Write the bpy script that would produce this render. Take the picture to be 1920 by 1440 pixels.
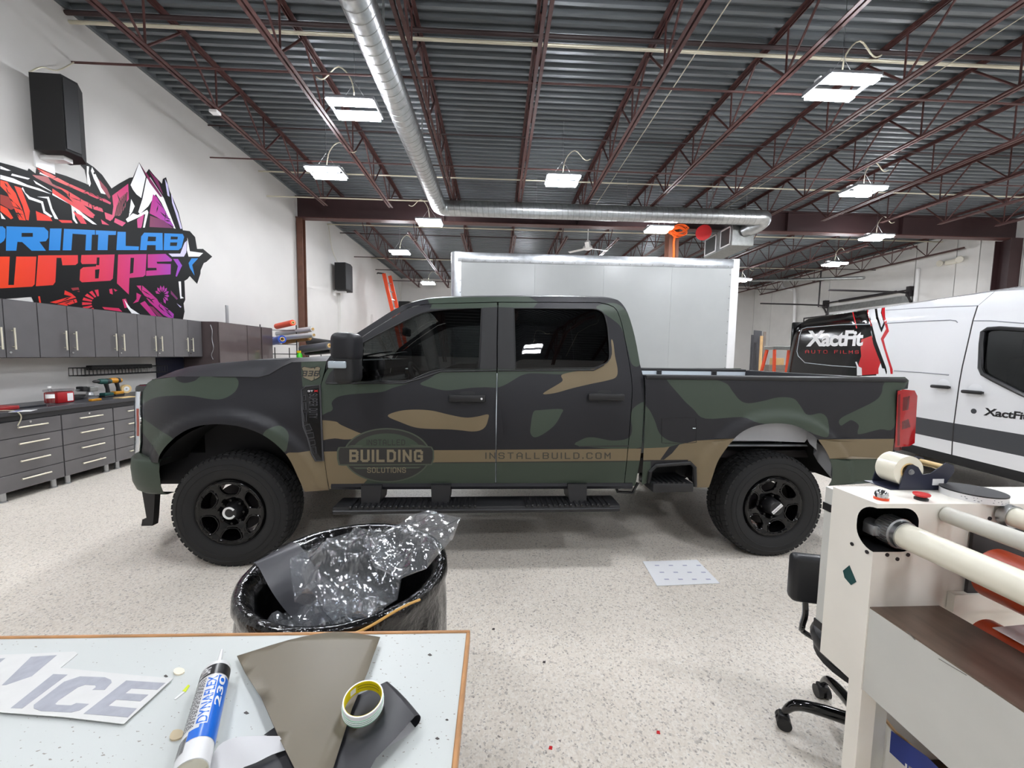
import bpy, bmesh, math, random
from mathutils import Vector, Matrix, geometry
random.seed(7)
for o in list(bpy.data.objects):
    bpy.data.objects.remove(o, do_unlink=True)
C = bpy.context.scene.collection
SC = bpy.context.scene
# ------------------------------------------------------------------ camera
CAM_H, YAW, PITCH, ROLL, FPX = 1.55, 0.040, 0.074, 0.0158, 720.0
_f = Vector((math.sin(YAW)*math.cos(PITCH), math.cos(YAW)*math.cos(PITCH), -math.sin(PITCH)))
_r = Vector((math.cos(YAW), -math.sin(YAW), 0)); _u = _r.cross(_f)
CR = math.cos(ROLL)*_r + math.sin(ROLL)*_u
CU = -math.sin(ROLL)*_r + math.cos(ROLL)*_u
CF = _f; CO = Vector((0, 0, CAM_H))
cd = bpy.data.cameras.new('camera'); cam = bpy.data.objects.new('camera', cd); C.objects.link(cam)
cd.sensor_fit = 'HORIZONTAL'; cd.sensor_width = 36.0; cd.lens = FPX/1920*36.0; cd.clip_start = 0.02; cd.clip_end = 200
cam.matrix_world = Matrix(((CR.x, CU.x, -CF.x, CO.x), (CR.y, CU.y, -CF.y, CO.y), (CR.z, CU.z, -CF.z, CO.z), (0, 0, 0, 1)))
SC.camera = cam
# ------------------------------------------------------------------ world and exposure (closed room: only its lamps light it)
wd = bpy.data.worlds.new('world'); SC.world = wd; wd.use_nodes = True
wd.node_tree.nodes['Background'].inputs[0].default_value = (.5, .52, .55, 1)
wd.node_tree.nodes['Background'].inputs[1].default_value = 0.02
SC.view_settings.view_transform = 'Standard'; SC.view_settings.look = 'None'
SC.view_settings.gamma = 1.0; SC.view_settings.use_curve_mapping = False
SC.view_settings.exposure = 0.34
LAMP_POWER = 150.0
cy = SC.cycles; cy.max_bounces = 8; cy.diffuse_bounces = 4; cy.glossy_bounces = 4; cy.transparent_max_bounces = 12; cy.caustics_reflective = False; cy.caustics_refractive = False; cy.adaptive_threshold = .02
# ------------------------------------------------------------------ tracing helpers: a pixel of the photo -> a point on a real plane
def ray(px, py): return CF + CR*((px-960)/FPX) - CU*((py-720)/FPX)
def at_z(px, py, Z=0.0):
    d = ray(px, py); return CO + d*((Z-CO.z)/d.z)
def at_x(px, py, X):
    d = ray(px, py); return CO + d*((X-CO.x)/d.x)
def at_y(px, py, Y):
    d = ray(px, py); return CO + d*((Y-CO.y)/d.y)
def zp(ox, oy, s, pts): return [(ox+x/s, oy+y/s) for x, y in pts]
def smooth_poly(p, k=4):
    n = len(p); out = []
    for i in range(n):
        a, b, c, d = p[i-1], p[i], p[(i+1) % n], p[(i+2) % n]
        for j in range(k):
            t = j/k
            out.append(tuple(.5*(2*b[q]+(c[q]-a[q])*t+(2*a[q]-5*b[q]+4*c[q]-d[q])*t*t+(3*b[q]-a[q]-3*c[q]+d[q])*t**3) for q in range(2)))
    return out
def smooth_line(p, k=4):
    out = []
    n = len(p); dm = len(p[0])
    for i in range(n-1):
        a, b, c, d = p[max(i-1, 0)], p[i], p[i+1], p[min(i+2, n-1)]
        for j in range(k):
            t = j/k
            out.append(tuple(.5*(2*b[q]+(c[q]-a[q])*t+(2*a[q]-5*b[q]+4*c[q]-d[q])*t*t+(3*b[q]-a[q]-3*c[q]+d[q])*t**3) for q in range(dm)))
    out.append(tuple(p[-1])); return out
def inside(x, y, poly):
    r = False; j = len(poly)-1
    for i in range(len(poly)):
        xi, yi = poly[i]; xj, yj = poly[j]
        if (yi > y) != (yj > y) and x < (xj-xi)*(y-yi)/(yj-yi)+xi: r = not r
        j = i
    return r
# ------------------------------------------------------------------ materials
MT = {}
def lin(c): return tuple(((v/255)/12.92 if v/255 <= .04045 else ((v/255+.055)/1.055)**2.4) for v in c)
def mat(name, rgb, rough=.5, metal=0.0, var=0.0, vs=12.0, bump=0.0, bs=150.0, coat=0.0, spec=.5, stretch=None):
    m = bpy.data.materials.new(name); m.use_nodes = True; nt = m.node_tree; b = nt.nodes['Principled BSDF']
    c = lin(rgb); b.inputs['Base Color'].default_value = (*c, 1)
    b.inputs['Roughness'].default_value = rough; b.inputs['Metallic'].default_value = metal
    b.inputs['Coat Weight'].default_value = coat; b.inputs['Specular IOR Level'].default_value = spec
    tc = nt.nodes.new('ShaderNodeTexCoord'); src = tc.outputs['Object']
    if stretch:
        mp = nt.nodes.new('ShaderNodeMapping'); mp.inputs['Scale'].default_value = stretch
        nt.links.new(src, mp.inputs['Vector']); src = mp.outputs['Vector']
    if var:
        n = nt.nodes.new('ShaderNodeTexNoise'); n.inputs['Scale'].default_value = vs; n.inputs['Detail'].default_value = 6
        nt.links.new(src, n.inputs['Vector'])
        r = nt.nodes.new('ShaderNodeValToRGB')
        r.color_ramp.elements[0].position = .3; r.color_ramp.elements[1].position = .7
        r.color_ramp.elements[0].color = (*[max(0, v*(1-var)) for v in c], 1); r.color_ramp.elements[1].color = (*[min(1, v*(1+var)) for v in c], 1)
        nt.links.new(n.outputs['Fac'], r.inputs['Fac']); nt.links.new(r.outputs['Color'], b.inputs['Base Color'])
    if bump:
        n2 = nt.nodes.new('ShaderNodeTexNoise'); n2.inputs['Scale'].default_value = bs; n2.inputs['Detail'].default_value = 3
        nt.links.new(src, n2.inputs['Vector'])
        bp = nt.nodes.new('ShaderNodeBump'); bp.inputs['Strength'].default_value = bump; bp.inputs['Distance'].default_value = .01
        nt.links.new(n2.outputs['Fac'], bp.inputs['Height']); nt.links.new(bp.outputs['Normal'], b.inputs['Normal'])
    MT[name] = m; return m
def emit(name, rgb, strength):
    m = bpy.data.materials.new(name); m.use_nodes = True; nt = m.node_tree; nt.nodes.clear()
    e = nt.nodes.new('ShaderNodeEmission'); e.inputs[0].default_value = (*lin(rgb), 1); e.inputs[1].default_value = strength
    o = nt.nodes.new('ShaderNodeOutputMaterial'); nt.links.new(e.outputs[0], o.inputs[0]); MT[name] = m; return m
def glass(name, tint, rough=.02, f0=1.45, alpha_rgb=None):
    # thin tinted pane: clear tinted transmission plus a Fresnel reflection
    m = bpy.data.materials.new(name); m.use_nodes = True; nt = m.node_tree; nt.nodes.clear()
    t = nt.nodes.new('ShaderNodeBsdfTransparent'); t.inputs[0].default_value = (*tint, 1)
    g = nt.nodes.new('ShaderNodeBsdfGlossy'); g.inputs['Roughness'].default_value = rough
    lw = nt.nodes.new('ShaderNodeLayerWeight'); lw.inputs[0].default_value = .5
    pw = nt.nodes.new('ShaderNodeMath'); pw.operation = 'POWER'; pw.inputs[1].default_value = 4.0; nt.links.new(lw.outputs['Facing'], pw.inputs[0])
    fr = nt.nodes.new('ShaderNodeMath'); fr.operation = 'MULTIPLY_ADD'; r0 = ((f0-1)/(f0+1))**2*1.6; fr.inputs[1].default_value = 1-r0; fr.inputs[2].default_value = r0; nt.links.new(pw.outputs[0], fr.inputs[0])
    mx = nt.nodes.new('ShaderNodeMixShader'); o = nt.nodes.new('ShaderNodeOutputMaterial')
    nt.links.new(fr.outputs[0], mx.inputs[0]); nt.links.new(t.outputs[0], mx.inputs[1]); nt.links.new(g.outputs[0], mx.inputs[2])
    nt.links.new(mx.outputs[0], o.inputs[0]); MT[name] = m; return m
# ------------------------------------------------------------------ mesh building
class MB:
    def __init__(s): s.v = []; s.f = []; s.m = []
    def add(s, v, f, mi=0):
        o = len(s.v); s.v += [tuple(p) for p in v]
        for q in f: s.f.append(tuple(i+o for i in q)); s.m.append(mi)
        return s
    def box(s, x0, x1, y0, y1, z0, z1, mi=0, M=None):
        v = [Vector((x, y, z)) for z in (z0, z1) for x, y in ((x0, y0), (x1, y0), (x1, y1), (x0, y1))]
        if M: v = [M @ p for p in v]
        return s.add(v, [(0, 3, 2, 1), (4, 5, 6, 7), (0, 1, 5, 4), (1, 2, 6, 5), (2, 3, 7, 6), (3, 0, 4, 7)], mi)
    def rbox(s, x0, x1, y0, y1, z0, z1, r=.01, seg=2, mi=0, M=None):
        bm = bmesh.new(); bmesh.ops.create_cube(bm, size=1)
        for v in bm.verts:
            v.co = Vector(((x0+x1)/2+v.co.x*(x1-x0), (y0+y1)/2+v.co.y*(y1-y0), (z0+z1)/2+v.co.z*(z1-z0)))
        bmesh.ops.bevel(bm, geom=list(bm.edges), offset=r, segments=seg, affect='EDGES', profile=.5)
        bm.verts.index_update(); v = [(M @ q.co if M else q.co.copy()) for q in bm.verts]; f = [[w.index for w in q.verts] for q in bm.faces]
        bm.free(); return s.add(v, f, mi)
    def bar(s, p0, p1, w, h, up=(0, 0, 1), mi=0):
        p0 = Vector(p0); p1 = Vector(p1); d = (p1-p0).normalized(); upv = Vector(up)
        if abs(d.dot(upv)) > .99: upv = Vector((1, 0, 0))
        a = d.cross(upv).normalized()*(w/2); b = a.cross(d).normalized()*(h/2)
        v = [p+sa*a+sb*b for p in (p0, p1) for sa, sb in ((-1, -1), (1, -1), (1, 1), (-1, 1))]
        return s.add(v, [(0, 3, 2, 1), (4, 5, 6, 7), (0, 1, 5, 4), (1, 2, 6, 5), (2, 3, 7, 6), (3, 0, 4, 7)], mi)
    def tube(s, pts, r, n=8, mi=0, closed=False, caps=True):
        P = [Vector(p) for p in pts]; R = r if isinstance(r, (list, tuple)) else [r]*len(P)
        a = None; base = len(s.v); vv = []
        for i, p in enumerate(P):
            d = (P[(i+1) % len(P)]-P[i-1]) if closed else (P[min(i+1, len(P)-1)]-P[max(i-1, 0)])
            d.normalize()
            if a is None:
                a = d.orthogonal().normalized()
            else:
                a = (a-d*a.dot(d)); a = a.normalized() if a.length > 1e-6 else d.orthogonal().normalized()
            b = d.cross(a)
            vv += [p+(a*math.cos(2*math.pi*k/n)+b*math.sin(2*math.pi*k/n))*R[i] for k in range(n)]
        ff = []
        L = len(P)
        for i in range(L if closed else L-1):
            j = (i+1) % L
            for k in range(n):
                k2 = (k+1) % n; ff.append((i*n+k, i*n+k2, j*n+k2, j*n+k))
        if caps and not closed: ff += [tuple(range(n-1, -1, -1)), tuple((L-1)*n+k for k in range(n))]
        return s.add(vv, ff, mi)
    def cyl(s, p0, p1, r, r1=None, n=16, mi=0, caps=True): return s.tube([p0, p1], [r, r if r1 is None else r1], n, mi, caps=caps)
    def lathe(s, prof, origin=(0, 0, 0), axis=(0, 0, 1), n=24, mi=0):
        ax = Vector(axis).normalized(); a = ax.orthogonal().normalized(); b = ax.cross(a); o = Vector(origin)
        vv = []; ff = []
        for r, h in prof: vv += [o+ax*h+(a*math.cos(2*math.pi*k/n)+b*math.sin(2*math.pi*k/n))*max(r, 1e-5) for k in range(n)]
        for i in range(len(prof)-1):
            for k in range(n):
                k2 = (k+1) % n; ff.append((i*n+k, i*n+k2, (i+1)*n+k2, (i+1)*n+k))
        return s.add(vv, ff, mi)
    def prism(s, pts, off, mi=0):
        P = [Vector(p) for p in pts]; off = Vector(off); n = len(P)
        tri = geometry.tessellate_polygon([P])
        f = [tuple(t) for t in tri]+[tuple(i+n for i in reversed(t)) for t in tri]
        f += [(i, (i+1) % n, n+(i+1) % n, n+i) for i in range(n)]
        return s.add(P+[p+off for p in P], f, mi)
    def poly(s, pts, mi=0):
        P = [Vector(p) for p in pts]
        return s.add(P, [tuple(t) for t in geometry.tessellate_polygon([P])], mi)
    def grid(s, rows, mi=0, wrap=False):
        n = len(rows[0]); vv = [p for r in rows for p in r]; ff = []
        for i in range(len(rows)-1):
            for k in range(n if wrap else n-1):
                k2 = (k+1) % n; ff.append((i*n+k, i*n+k2, (i+1)*n+k2, (i+1)*n+k))
        return s.add(vv, ff, mi)
    def xf(s, M):
        s.v = [tuple(M @ Vector(p)) for p in s.v]; return s
W = {}
def place(o, M): W[o.name] = M
def thing(name, label, cat, loc=(0, 0, 0), rotz=0.0, group=None):
    o = bpy.data.objects.new(name, None); C.objects.link(o); o.location = loc; o.rotation_euler = (0, 0, rotz); o.empty_display_size = .1
    o['label'] = label; o['category'] = cat
    if group: o['group'] = group
    place(o, Matrix.Translation(loc) @ Matrix.Rotation(rotz, 4, 'Z')); return o
def obj(name, mb, m, parent=None, smooth=None, local=False, label=None):
    me = bpy.data.meshes.new(name)
    vs = mb.v
    if parent is not None and not local:
        I = W[parent.name].inverted(); vs = [I @ Vector(p) for p in vs]
    me.from_pydata([tuple(p) for p in vs], [], mb.f)
    ms = m if isinstance(m, (list, tuple)) else [m]
    for q in ms: me.materials.append(MT[q] if isinstance(q, str) else q)
    if len(ms) > 1: me.polygons.foreach_set('material_index', mb.m)
    bm = bmesh.new(); bm.from_mesh(me)
    if len(bm.faces) < 60000: bmesh.ops.recalc_face_normals(bm, faces=bm.faces)
    bm.to_mesh(me); bm.free()
    if smooth is not None:
        me.polygons.foreach_set('use_smooth', [True]*len(me.polygons)); me.set_sharp_from_angle(angle=math.radians(smooth))
    me.update()
    o = bpy.data.objects.new(name, me); C.objects.link(o)
    if parent is not None:
        o.parent = parent; W[o.name] = W[parent.name]
    else: W[o.name] = Matrix.Identity(4)
    if label: o['label'] = label
    return o
def single(name, mb, m, label, cat, group=None, smooth=None, kind=None, origin=None):
    # a thing that is one mesh: its origin moves to the base of its bounds
    xs = [p[0] for p in mb.v]; ys = [p[1] for p in mb.v]; zs = [p[2] for p in mb.v]
    og = Vector(origin) if origin else Vector(((min(xs)+max(xs))/2, (min(ys)+max(ys))/2, min(zs)))
    mb.v = [tuple(Vector(p)-og) for p in mb.v]
    o = obj(name, mb, m, None, smooth); o.location = og; W[o.name] = Matrix.Translation(og)
    o['label'] = label; o['category'] = cat
    if group: o['group'] = group
    if kind: o['kind'] = kind
    return o
def struct(name, mb, m, parent=None, smooth=None):
    o = obj(name, mb, m, parent, smooth)
    if parent is None: o['kind'] = 'structure'
    return o
def dup_part(o, parent, M=None):
    c = o.copy(); C.objects.link(c); c.parent = parent; W[c.name] = W[parent.name]
    if M is not None: c.matrix_basis = M
    return c
def dup(root, loc, rotz=None, label=None, group=None):
    r = root.copy(); C.objects.link(r); r.location = loc
    if rotz is not None: r.rotation_euler = (0, 0, rotz)
    if label: r['label'] = label
    if group: r['group'] = group
    W[r.name] = Matrix.Translation(loc) @ Matrix.Rotation(r.rotation_euler[2], 4, 'Z')
    for ch in list(root.children):
        c = ch.copy(); C.objects.link(c); c.parent = r
        for g in ch.children:
            d = g.copy(); C.objects.link(d); d.parent = c
    return r
def cdt(outline, holes, layers, fn, grid=.07, mb=None, gridy=None):
    """triangulate a traced panel with its printed colour areas; fn maps 2D to 3D"""
    mb = mb or MB(); gridy = gridy or grid
    vs = []; es = []
    def addp(p):
        b = len(vs); n = len(p)
        vs.extend(Vector((q[0], q[1])) for q in p); es.extend((b+i, b+(i+1) % n) for i in range(n))
    addp(outline)
    for h in holes: addp(h)
    for l, _ in layers: addp(l)
    x0 = min(p[0] for p in outline); x1 = max(p[0] for p in outline); y0 = min(p[1] for p in outline); y1 = max(p[1] for p in outline)
    nx = int((x1-x0)/grid); ny = int((y1-y0)/gridy)
    for i in range(1, nx+1):
        for j in range(1, ny+1):
            x = x0+(x1-x0)*i/(nx+1); y = y0+(y1-y0)*j/(ny+1)
            if inside(x, y, outline): vs.append(Vector((x, y)))
    r = geometry.delaunay_2d_cdt(vs, es, [], 0, 1e-6)
    P, F = r[0], r[2]
    use = {}; vv = []; ff = []; mm = []
    for t in F:
        cx = sum(P[i].x for i in t)/len(t); cy = sum(P[i].y for i in t)/len(t)
        if not inside(cx, cy, outline) or any(inside(cx, cy, h) for h in holes): continue
        k = 0
        for l, q in layers:
            if inside(cx, cy, l): k = q
        idx = []
        for i in t:
            if i not in use: use[i] = len(vv); vv.append(fn(P[i].x, P[i].y))
            idx.append(use[i])
        ff.append(idx); mm.append(k)
    o = len(mb.v); mb.v += [tuple(p) for p in vv]
    for q, k in zip(ff, mm): mb.f.append(tuple(i+o for i in q)); mb.m.append(k)
    return mb
# ------------------------------------------------------------------ lettering
_tc = {}
def text2d(s, size=1.0, bold=0.0, shear=0.0, spacing=1.0):
    k = (s, bold, shear, spacing)
    if k not in _tc:
        cu = bpy.data.curves.new('t', 'FONT'); cu.body = s; cu.size = 1.0; cu.offset = bold; cu.shear = shear; cu.space_character = spacing
        o = bpy.data.objects.new('t', cu); C.objects.link(o)
        me = bpy.data.meshes.new_from_object(o.evaluated_get(bpy.context.evaluated_depsgraph_get()))
        vs = [(v.co.x, v.co.y) for v in me.vertices]; fs = [tuple(p.vertices) for p in me.polygons]
        bpy.data.objects.remove(o); bpy.data.curves.remove(cu); bpy.data.meshes.remove(me)
        x0 = min(v[0] for v in vs); x1 = max(v[0] for v in vs); y0 = min(v[1] for v in vs); y1 = max(v[1] for v in vs)
        _tc[k] = ([((v[0]-x0)/(x1-x0), (v[1]-y0)/(y1-y0)) for v in vs], fs, (x1-x0)/(y1-y0))
    return _tc[k]
GL = {  # squared stroke alphabet on a 4 x 6 field
 'A': [[(0, 0), (0, 4.6), (1.2, 6), (2.8, 6), (4, 4.6), (4, 0)], [(0, 2.4), (4, 2.4)]],
 'B': [[(0, 0), (0, 6), (3.2, 6), (4, 5.2), (4, 3.9), (3.2, 3.1), (0, 3.1)], [(3.2, 3.1), (4, 2.3), (4, .8), (3.2, 0), (0, 0)]],
 'C': [[(4, 4.6), (4, 5.2), (3.2, 6), (.8, 6), (0, 5.2), (0, .8), (.8, 0), (3.2, 0), (4, .8), (4, 1.4)]],
 'D': [[(0, 0), (0, 6), (2.8, 6), (4, 4.8), (4, 1.2), (2.8, 0), (0, 0)]],
 'E': [[(4, 6), (0, 6), (0, 0), (4, 0)], [(0, 3.1), (3.2, 3.1)]],
 'F': [[(4, 6), (0, 6), (0, 0)], [(0, 3.1), (3.2, 3.1)]],
 'G': [[(4, 4.6), (4, 5.2), (3.2, 6), (.8, 6), (0, 5.2), (0, .8), (.8, 0), (3.2, 0), (4, .8), (4, 2.8), (2.3, 2.8)]],
 'I': [[(0, 0), (0, 6)]], 'L': [[(0, 6), (0, 0), (3.6, 0)]],
 'M': [[(0, 0), (0, 6), (2, 2.6), (4, 6), (4, 0)]], 'N': [[(0, 0), (0, 6), (4, 0), (4, 6)]],
 'O': [[(.8, 0), (0, .8), (0, 5.2), (.8, 6), (3.2, 6), (4, 5.2), (4, .8), (3.2, 0), (.8, 0)]],
 'S': [[(4, 4.7), (4, 5.2), (3.2, 6), (.8, 6), (0, 5.2), (0, 3.9), (.8, 3.1), (3.2, 3.1), (4, 2.3), (4, .8), (3.2, 0), (.8, 0), (0, .8), (0, 1.3)]],
 'T': [[(0, 6), (4, 6)], [(2, 6), (2, 0)]], 'U': [[(0, 6), (0, .8), (.8, 0), (3.2, 0), (4, .8), (4, 6)]],
 'R': [[(0, 0), (0, 6), (3.2, 6), (4, 5.2), (4, 3.6), (3.2, 2.8), (0, 2.8)], [(2, 2.8), (4, 0)]],
 'P': [[(0, 0), (0, 6), (3.2, 6), (4, 5.2), (4, 3.6), (3.2, 2.8), (0, 2.8)]],
 'Y': [[(0, 6), (2, 3), (4, 6)], [(2, 3), (2, 0)]], 'V': [[(0, 6), (2, 0), (4, 6)]], 'W': [[(0, 6), (1, 0), (2, 4), (3, 0), (4, 6)]],
 'X': [[(0, 0), (4, 6)], [(0, 6), (4, 0)]], 'K': [[(0, 0), (0, 6)], [(4, 6), (0, 2.6)], [(1.2, 3.4), (4, 0)]],
 '3': [[(0, 6), (4, 6), (4, 0), (0, 0)], [(.8, 3), (4, 3)]], '6': [[(4, 6), (0, 6), (0, 0), (4, 0), (4, 3), (0, 3)]],
 '2': [[(0, 5), (.8, 6), (3.2, 6), (4, 5), (4, 3.6), (0, .4), (0, 0), (4, 0)]], '0': [[(.8, 0), (0, .8), (0, 5.2), (.8, 6), (3.2, 6), (4, 5.2), (4, .8), (3.2, 0), (.8, 0)]],
 '5': [[(4, 6), (0, 6), (0, 3.4), (3.2, 3.4), (4, 2.6), (4, .8), (3.2, 0), (0, 0)]], '.': [[(0, 0), (0, .9)]], ' ': [], '-': [[(0, 3), (4, 3)]]}
def stroke(s, thick=1.0, gap=1.9):
    """returns quads in a box: x 0..w, y 0..6 (units of the field)"""
    qs = []; x = 0.0; h = thick/2
    for ch in s:
        w = 0.0
        for pl in GL[ch]:
            w = max(w, max(p[0] for p in pl))
            for (ax, ay), (bx, by) in zip(pl[:-1], pl[1:]):
                ax = ax; L = math.hypot(bx-ax, by-ay); dx, dy = (bx-ax)/L, (by-ay)/L; e = h*.9
                ax2, ay2, bx2, by2 = ax-dx*e, ay-dy*e, bx+dx*e, by+dy*e
                cl = lambda q: (q[0], min(6+h, max(-h, q[1])))
                qs.append([cl((x+ax2-dy*h, ay2+dx*h)), cl((x+ax2+dy*h, ay2-dx*h)), cl((x+bx2+dy*h, by2-dx*h)), cl((x+bx2-dy*h, by2+dx*h))])
        if ch == ' ': w = 2.4
        x += w+thick+gap
    return qs, x-gap-thick
def stroke_mb(mb, s, fn, x0, x1, y0, y1, thick=1.0, gap=1.9, mi=0):
    qs, w = stroke(s, thick, gap)
    h = thick/2
    for q in qs:
        mb.add([fn(x0+(p[0]+h)/(w+thick)*(x1-x0), y0+(p[1]+h)/(6+thick)*(y1-y0)) for p in q], [(0, 1, 2, 3)], mi)
    return mb
def text_mb(mb, s, fn, x0, x1, y0, y1, bold=0.0, shear=0.0, spacing=1.0, mi=0, sub=0):
    v, f, _ = text2d(s, 1, bold, shear, spacing); v = list(v)
    tr = []
    for q in f: tr += [tuple(q)] if len(q) == 3 else [tuple(q[i] for i in t) for t in geometry.tessellate_polygon([[Vector((*v[i], 0)) for i in q]])]
    for _k in range(sub):
        nx = []; mid = {}
        def md(i, j):
            k = (min(i, j), max(i, j))
            if k not in mid: mid[k] = len(v); v.append(((v[i][0]+v[j][0])/2, (v[i][1]+v[j][1])/2))
            return mid[k]
        for i, j, k in tr:
            a, b, c = md(i, j), md(j, k), md(k, i); nx += [(i, a, c), (a, j, b), (c, b, k), (a, b, c)]
        tr = nx
    f = tr
    return mb.add([fn(x0+a*(x1-x0), y0+b*(y1-y0)) for a, b in v], f, mi)
# ------------------------------------------------------------------ shared materials
mat('wall_white', (208, 206, 203), .55, var=.03, vs=1.5, bump=.05, bs=60)
mat('wall_panel', (224, 223, 220), .6, var=.04, vs=2, bump=.06, bs=40)
mat('deck', (104, 109, 112), .42, metal=.3, var=.12, vs=3, stretch=(.3, 4, 4))
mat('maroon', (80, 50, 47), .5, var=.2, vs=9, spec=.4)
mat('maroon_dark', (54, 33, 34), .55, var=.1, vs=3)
mat('column_brown', (100, 66, 52), .5, var=.15, vs=8)
mat('galv', (178, 181, 182), .32, metal=.95, var=.12, vs=14)
mat('galv_dull', (150, 152, 150), .4, metal=.8, var=.15, vs=10)
mat('conduit', (206, 200, 178), .35, metal=.3)
mat('pipe_dark', (52, 36, 36), .5)
mat('white_paint', (235, 235, 235), .4)
mat('off_white', (226, 222, 208), .38, var=.04, vs=5)
mat('black_plastic', (22, 22, 24), .45)
mat('black_matte', (16, 16, 17), .75, bump=.1, bs=400)
mat('black_gloss', (8, 8, 9), .12, coat=.6)
mat('rubber', (26, 26, 27), .8, bump=.08, bs=300)
mat('chrome', (225, 226, 228), .08, metal=1.0)
mat('steel', (170, 172, 174), .3, metal=.9)
mat('red_paint', (206, 34, 38), .35)
mat('orange_paint', (226, 78, 38), .42)
mat('orange_cord', (246, 104, 34), .5)
mat('dark_iron', (40, 36, 38), .6)
mat('lamp_grey', (120, 122, 126), .5)
emit('led', (246, 249, 255), LAMP_POWER)
glass('clear_plastic', (.93, .95, .96), .06, 1.5)
def floor_mat():
    m = bpy.data.materials.new('epoxy_flake'); m.use_nodes = True; nt = m.node_tree; b = nt.nodes['Principled BSDF']
    tc = nt.nodes.new('ShaderNodeTexCoord')
    cols = []
    for sc_, stops in ((150.0, ((0, (230, 220, 206)), (.36, (238, 229, 216)), (.60, (246, 240, 230)), (.82, (200, 191, 180)), (.91, (140, 131, 124)), (.95, (238, 230, 218)))),
                       (85.0, ((0, (234, 225, 212)), (.5, (242, 235, 224)), (.87, (200, 191, 180)), (.955, (128, 120, 114)), (.975, (246, 242, 234))))):
        v = nt.nodes.new('ShaderNodeTexVoronoi'); v.inputs['Scale'].default_value = sc_; v.inputs['Randomness'].default_value = 1
        n = nt.nodes.new('ShaderNodeTexNoise'); n.inputs['Scale'].default_value = sc_*.8
        mx = nt.nodes.new('ShaderNodeMixRGB'); mx.inputs[0].default_value = .012; mx.blend_type = 'ADD'
        nt.links.new(tc.outputs['Object'], n.inputs['Vector']); nt.links.new(tc.outputs['Object'], mx.inputs[1]); nt.links.new(n.outputs['Color'], mx.inputs[2])
        nt.links.new(mx.outputs[0], v.inputs['Vector'])
        sp = nt.nodes.new('ShaderNodeSeparateColor'); nt.links.new(v.outputs['Color'], sp.inputs[0])
        r = nt.nodes.new('ShaderNodeValToRGB'); r.color_ramp.interpolation = 'CONSTANT'
        while len(r.color_ramp.elements) < len(stops): r.color_ramp.elements.new(.5)
        for e, (p, c) in zip(r.color_ramp.elements, stops): e.position = p; e.color = (*lin(c), 1)
        nt.links.new(sp.outputs[0], r.inputs['Fac']); cols.append(r.outputs['Color'])
    mm = nt.nodes.new('ShaderNodeMixRGB'); mm.inputs[0].default_value = .42
    nt.links.new(cols[0], mm.inputs[1]); nt.links.new(cols[1], mm.inputs[2])
    # scuffs and dirt with a shape of their own
    n3 = nt.nodes.new('ShaderNodeTexNoise'); n3.inputs['Scale'].default_value = .9; n3.inputs['Detail'].default_value = 5
    nt.links.new(tc.outputs['Object'], n3.inputs['Vector'])
    r3 = nt.nodes.new('ShaderNodeMapRange'); r3.inputs[1].default_value = .3; r3.inputs[2].default_value = .75; r3.inputs[3].default_value = .93; r3.inputs[4].default_value = 1.02
    nt.links.new(n3.outputs['Fac'], r3.inputs[0])
    ml = nt.nodes.new('ShaderNodeMixRGB'); ml.blend_type = 'MULTIPLY'; ml.inputs[0].default_value = 1
    nt.links.new(mm.outputs[0], ml.inputs[1]); nt.links.new(r3.outputs[0], ml.inputs[2])
    nt.links.new(ml.outputs[0], b.inputs['Base Color'])
    b.inputs['Roughness'].default_value = .42; b.inputs['Specular IOR Level'].default_value = .4
    bp = nt.nodes.new('ShaderNodeBump'); bp.inputs['Strength'].default_value = .12; bp.inputs['Distance'].default_value = .004
    n4 = nt.nodes.new('ShaderNodeTexNoise'); n4.inputs['Scale'].default_value = 70
    nt.links.new(tc.outputs['Object'], n4.inputs['Vector']); nt.links.new(n4.outputs['Fac'], bp.inputs['Height']); nt.links.new(bp.outputs['Normal'], b.inputs['Normal'])
    MT['epoxy_flake'] = m
floor_mat()
XL, XR, YB, YF, ZC, YG = -5.5, 15.2, -6.0, 22.5, 5.85, 11.0
# ------------------------------------------------------------------ shell
struct('floor', MB().box(XL-.2, XR+.2, YB-.2, YF+.2, -.15, 0), 'epoxy_flake')
struct('wall_left', MB().box(XL-.2, XL, YB-.2, YF+.2, 0, ZC+.2), 'wall_white')
struct('wall_far', MB().box(XL, XR, YF, YF+.2, 0, ZC+.2), 'wall_white')
struct('wall_back', MB().box(XL, XR, YB-.2, YB, 0, ZC+.2), 'wall_white')
wr = struct('wall_right', MB().box(XR+.04, XR+.24, YB-.2, YF+.2, 0, ZC+.2), 'dark_iron')
seams = sorted([at_x(px, py, XR).y for px, py in ((1447, 560), (1790, 520), (1833, 520))]+[YB, -3.2, -.4, 2.4, 5.2, 8.0, 10.8, YF])
gd0, gd1 = at_x(1553, 570, XR).y, at_x(1713, 540, XR).y   # far and near jamb of the roller door
for a, b in zip(seams[:-1], seams[1:]):
    segs = [(a, b, 0, ZC)]
    if a < gd1 and b > gd0: segs = [(a, gd1, 0, ZC), (gd0, b, 0, ZC), (gd1, gd0, 3.75, ZC)]
    for (p, q, z0, z1) in segs:
        if q-p > .05: obj('wall_panel', MB().box(XR, XR+.06, p+.012, q-.012, z0, z1), 'wall_panel', wr)
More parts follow.
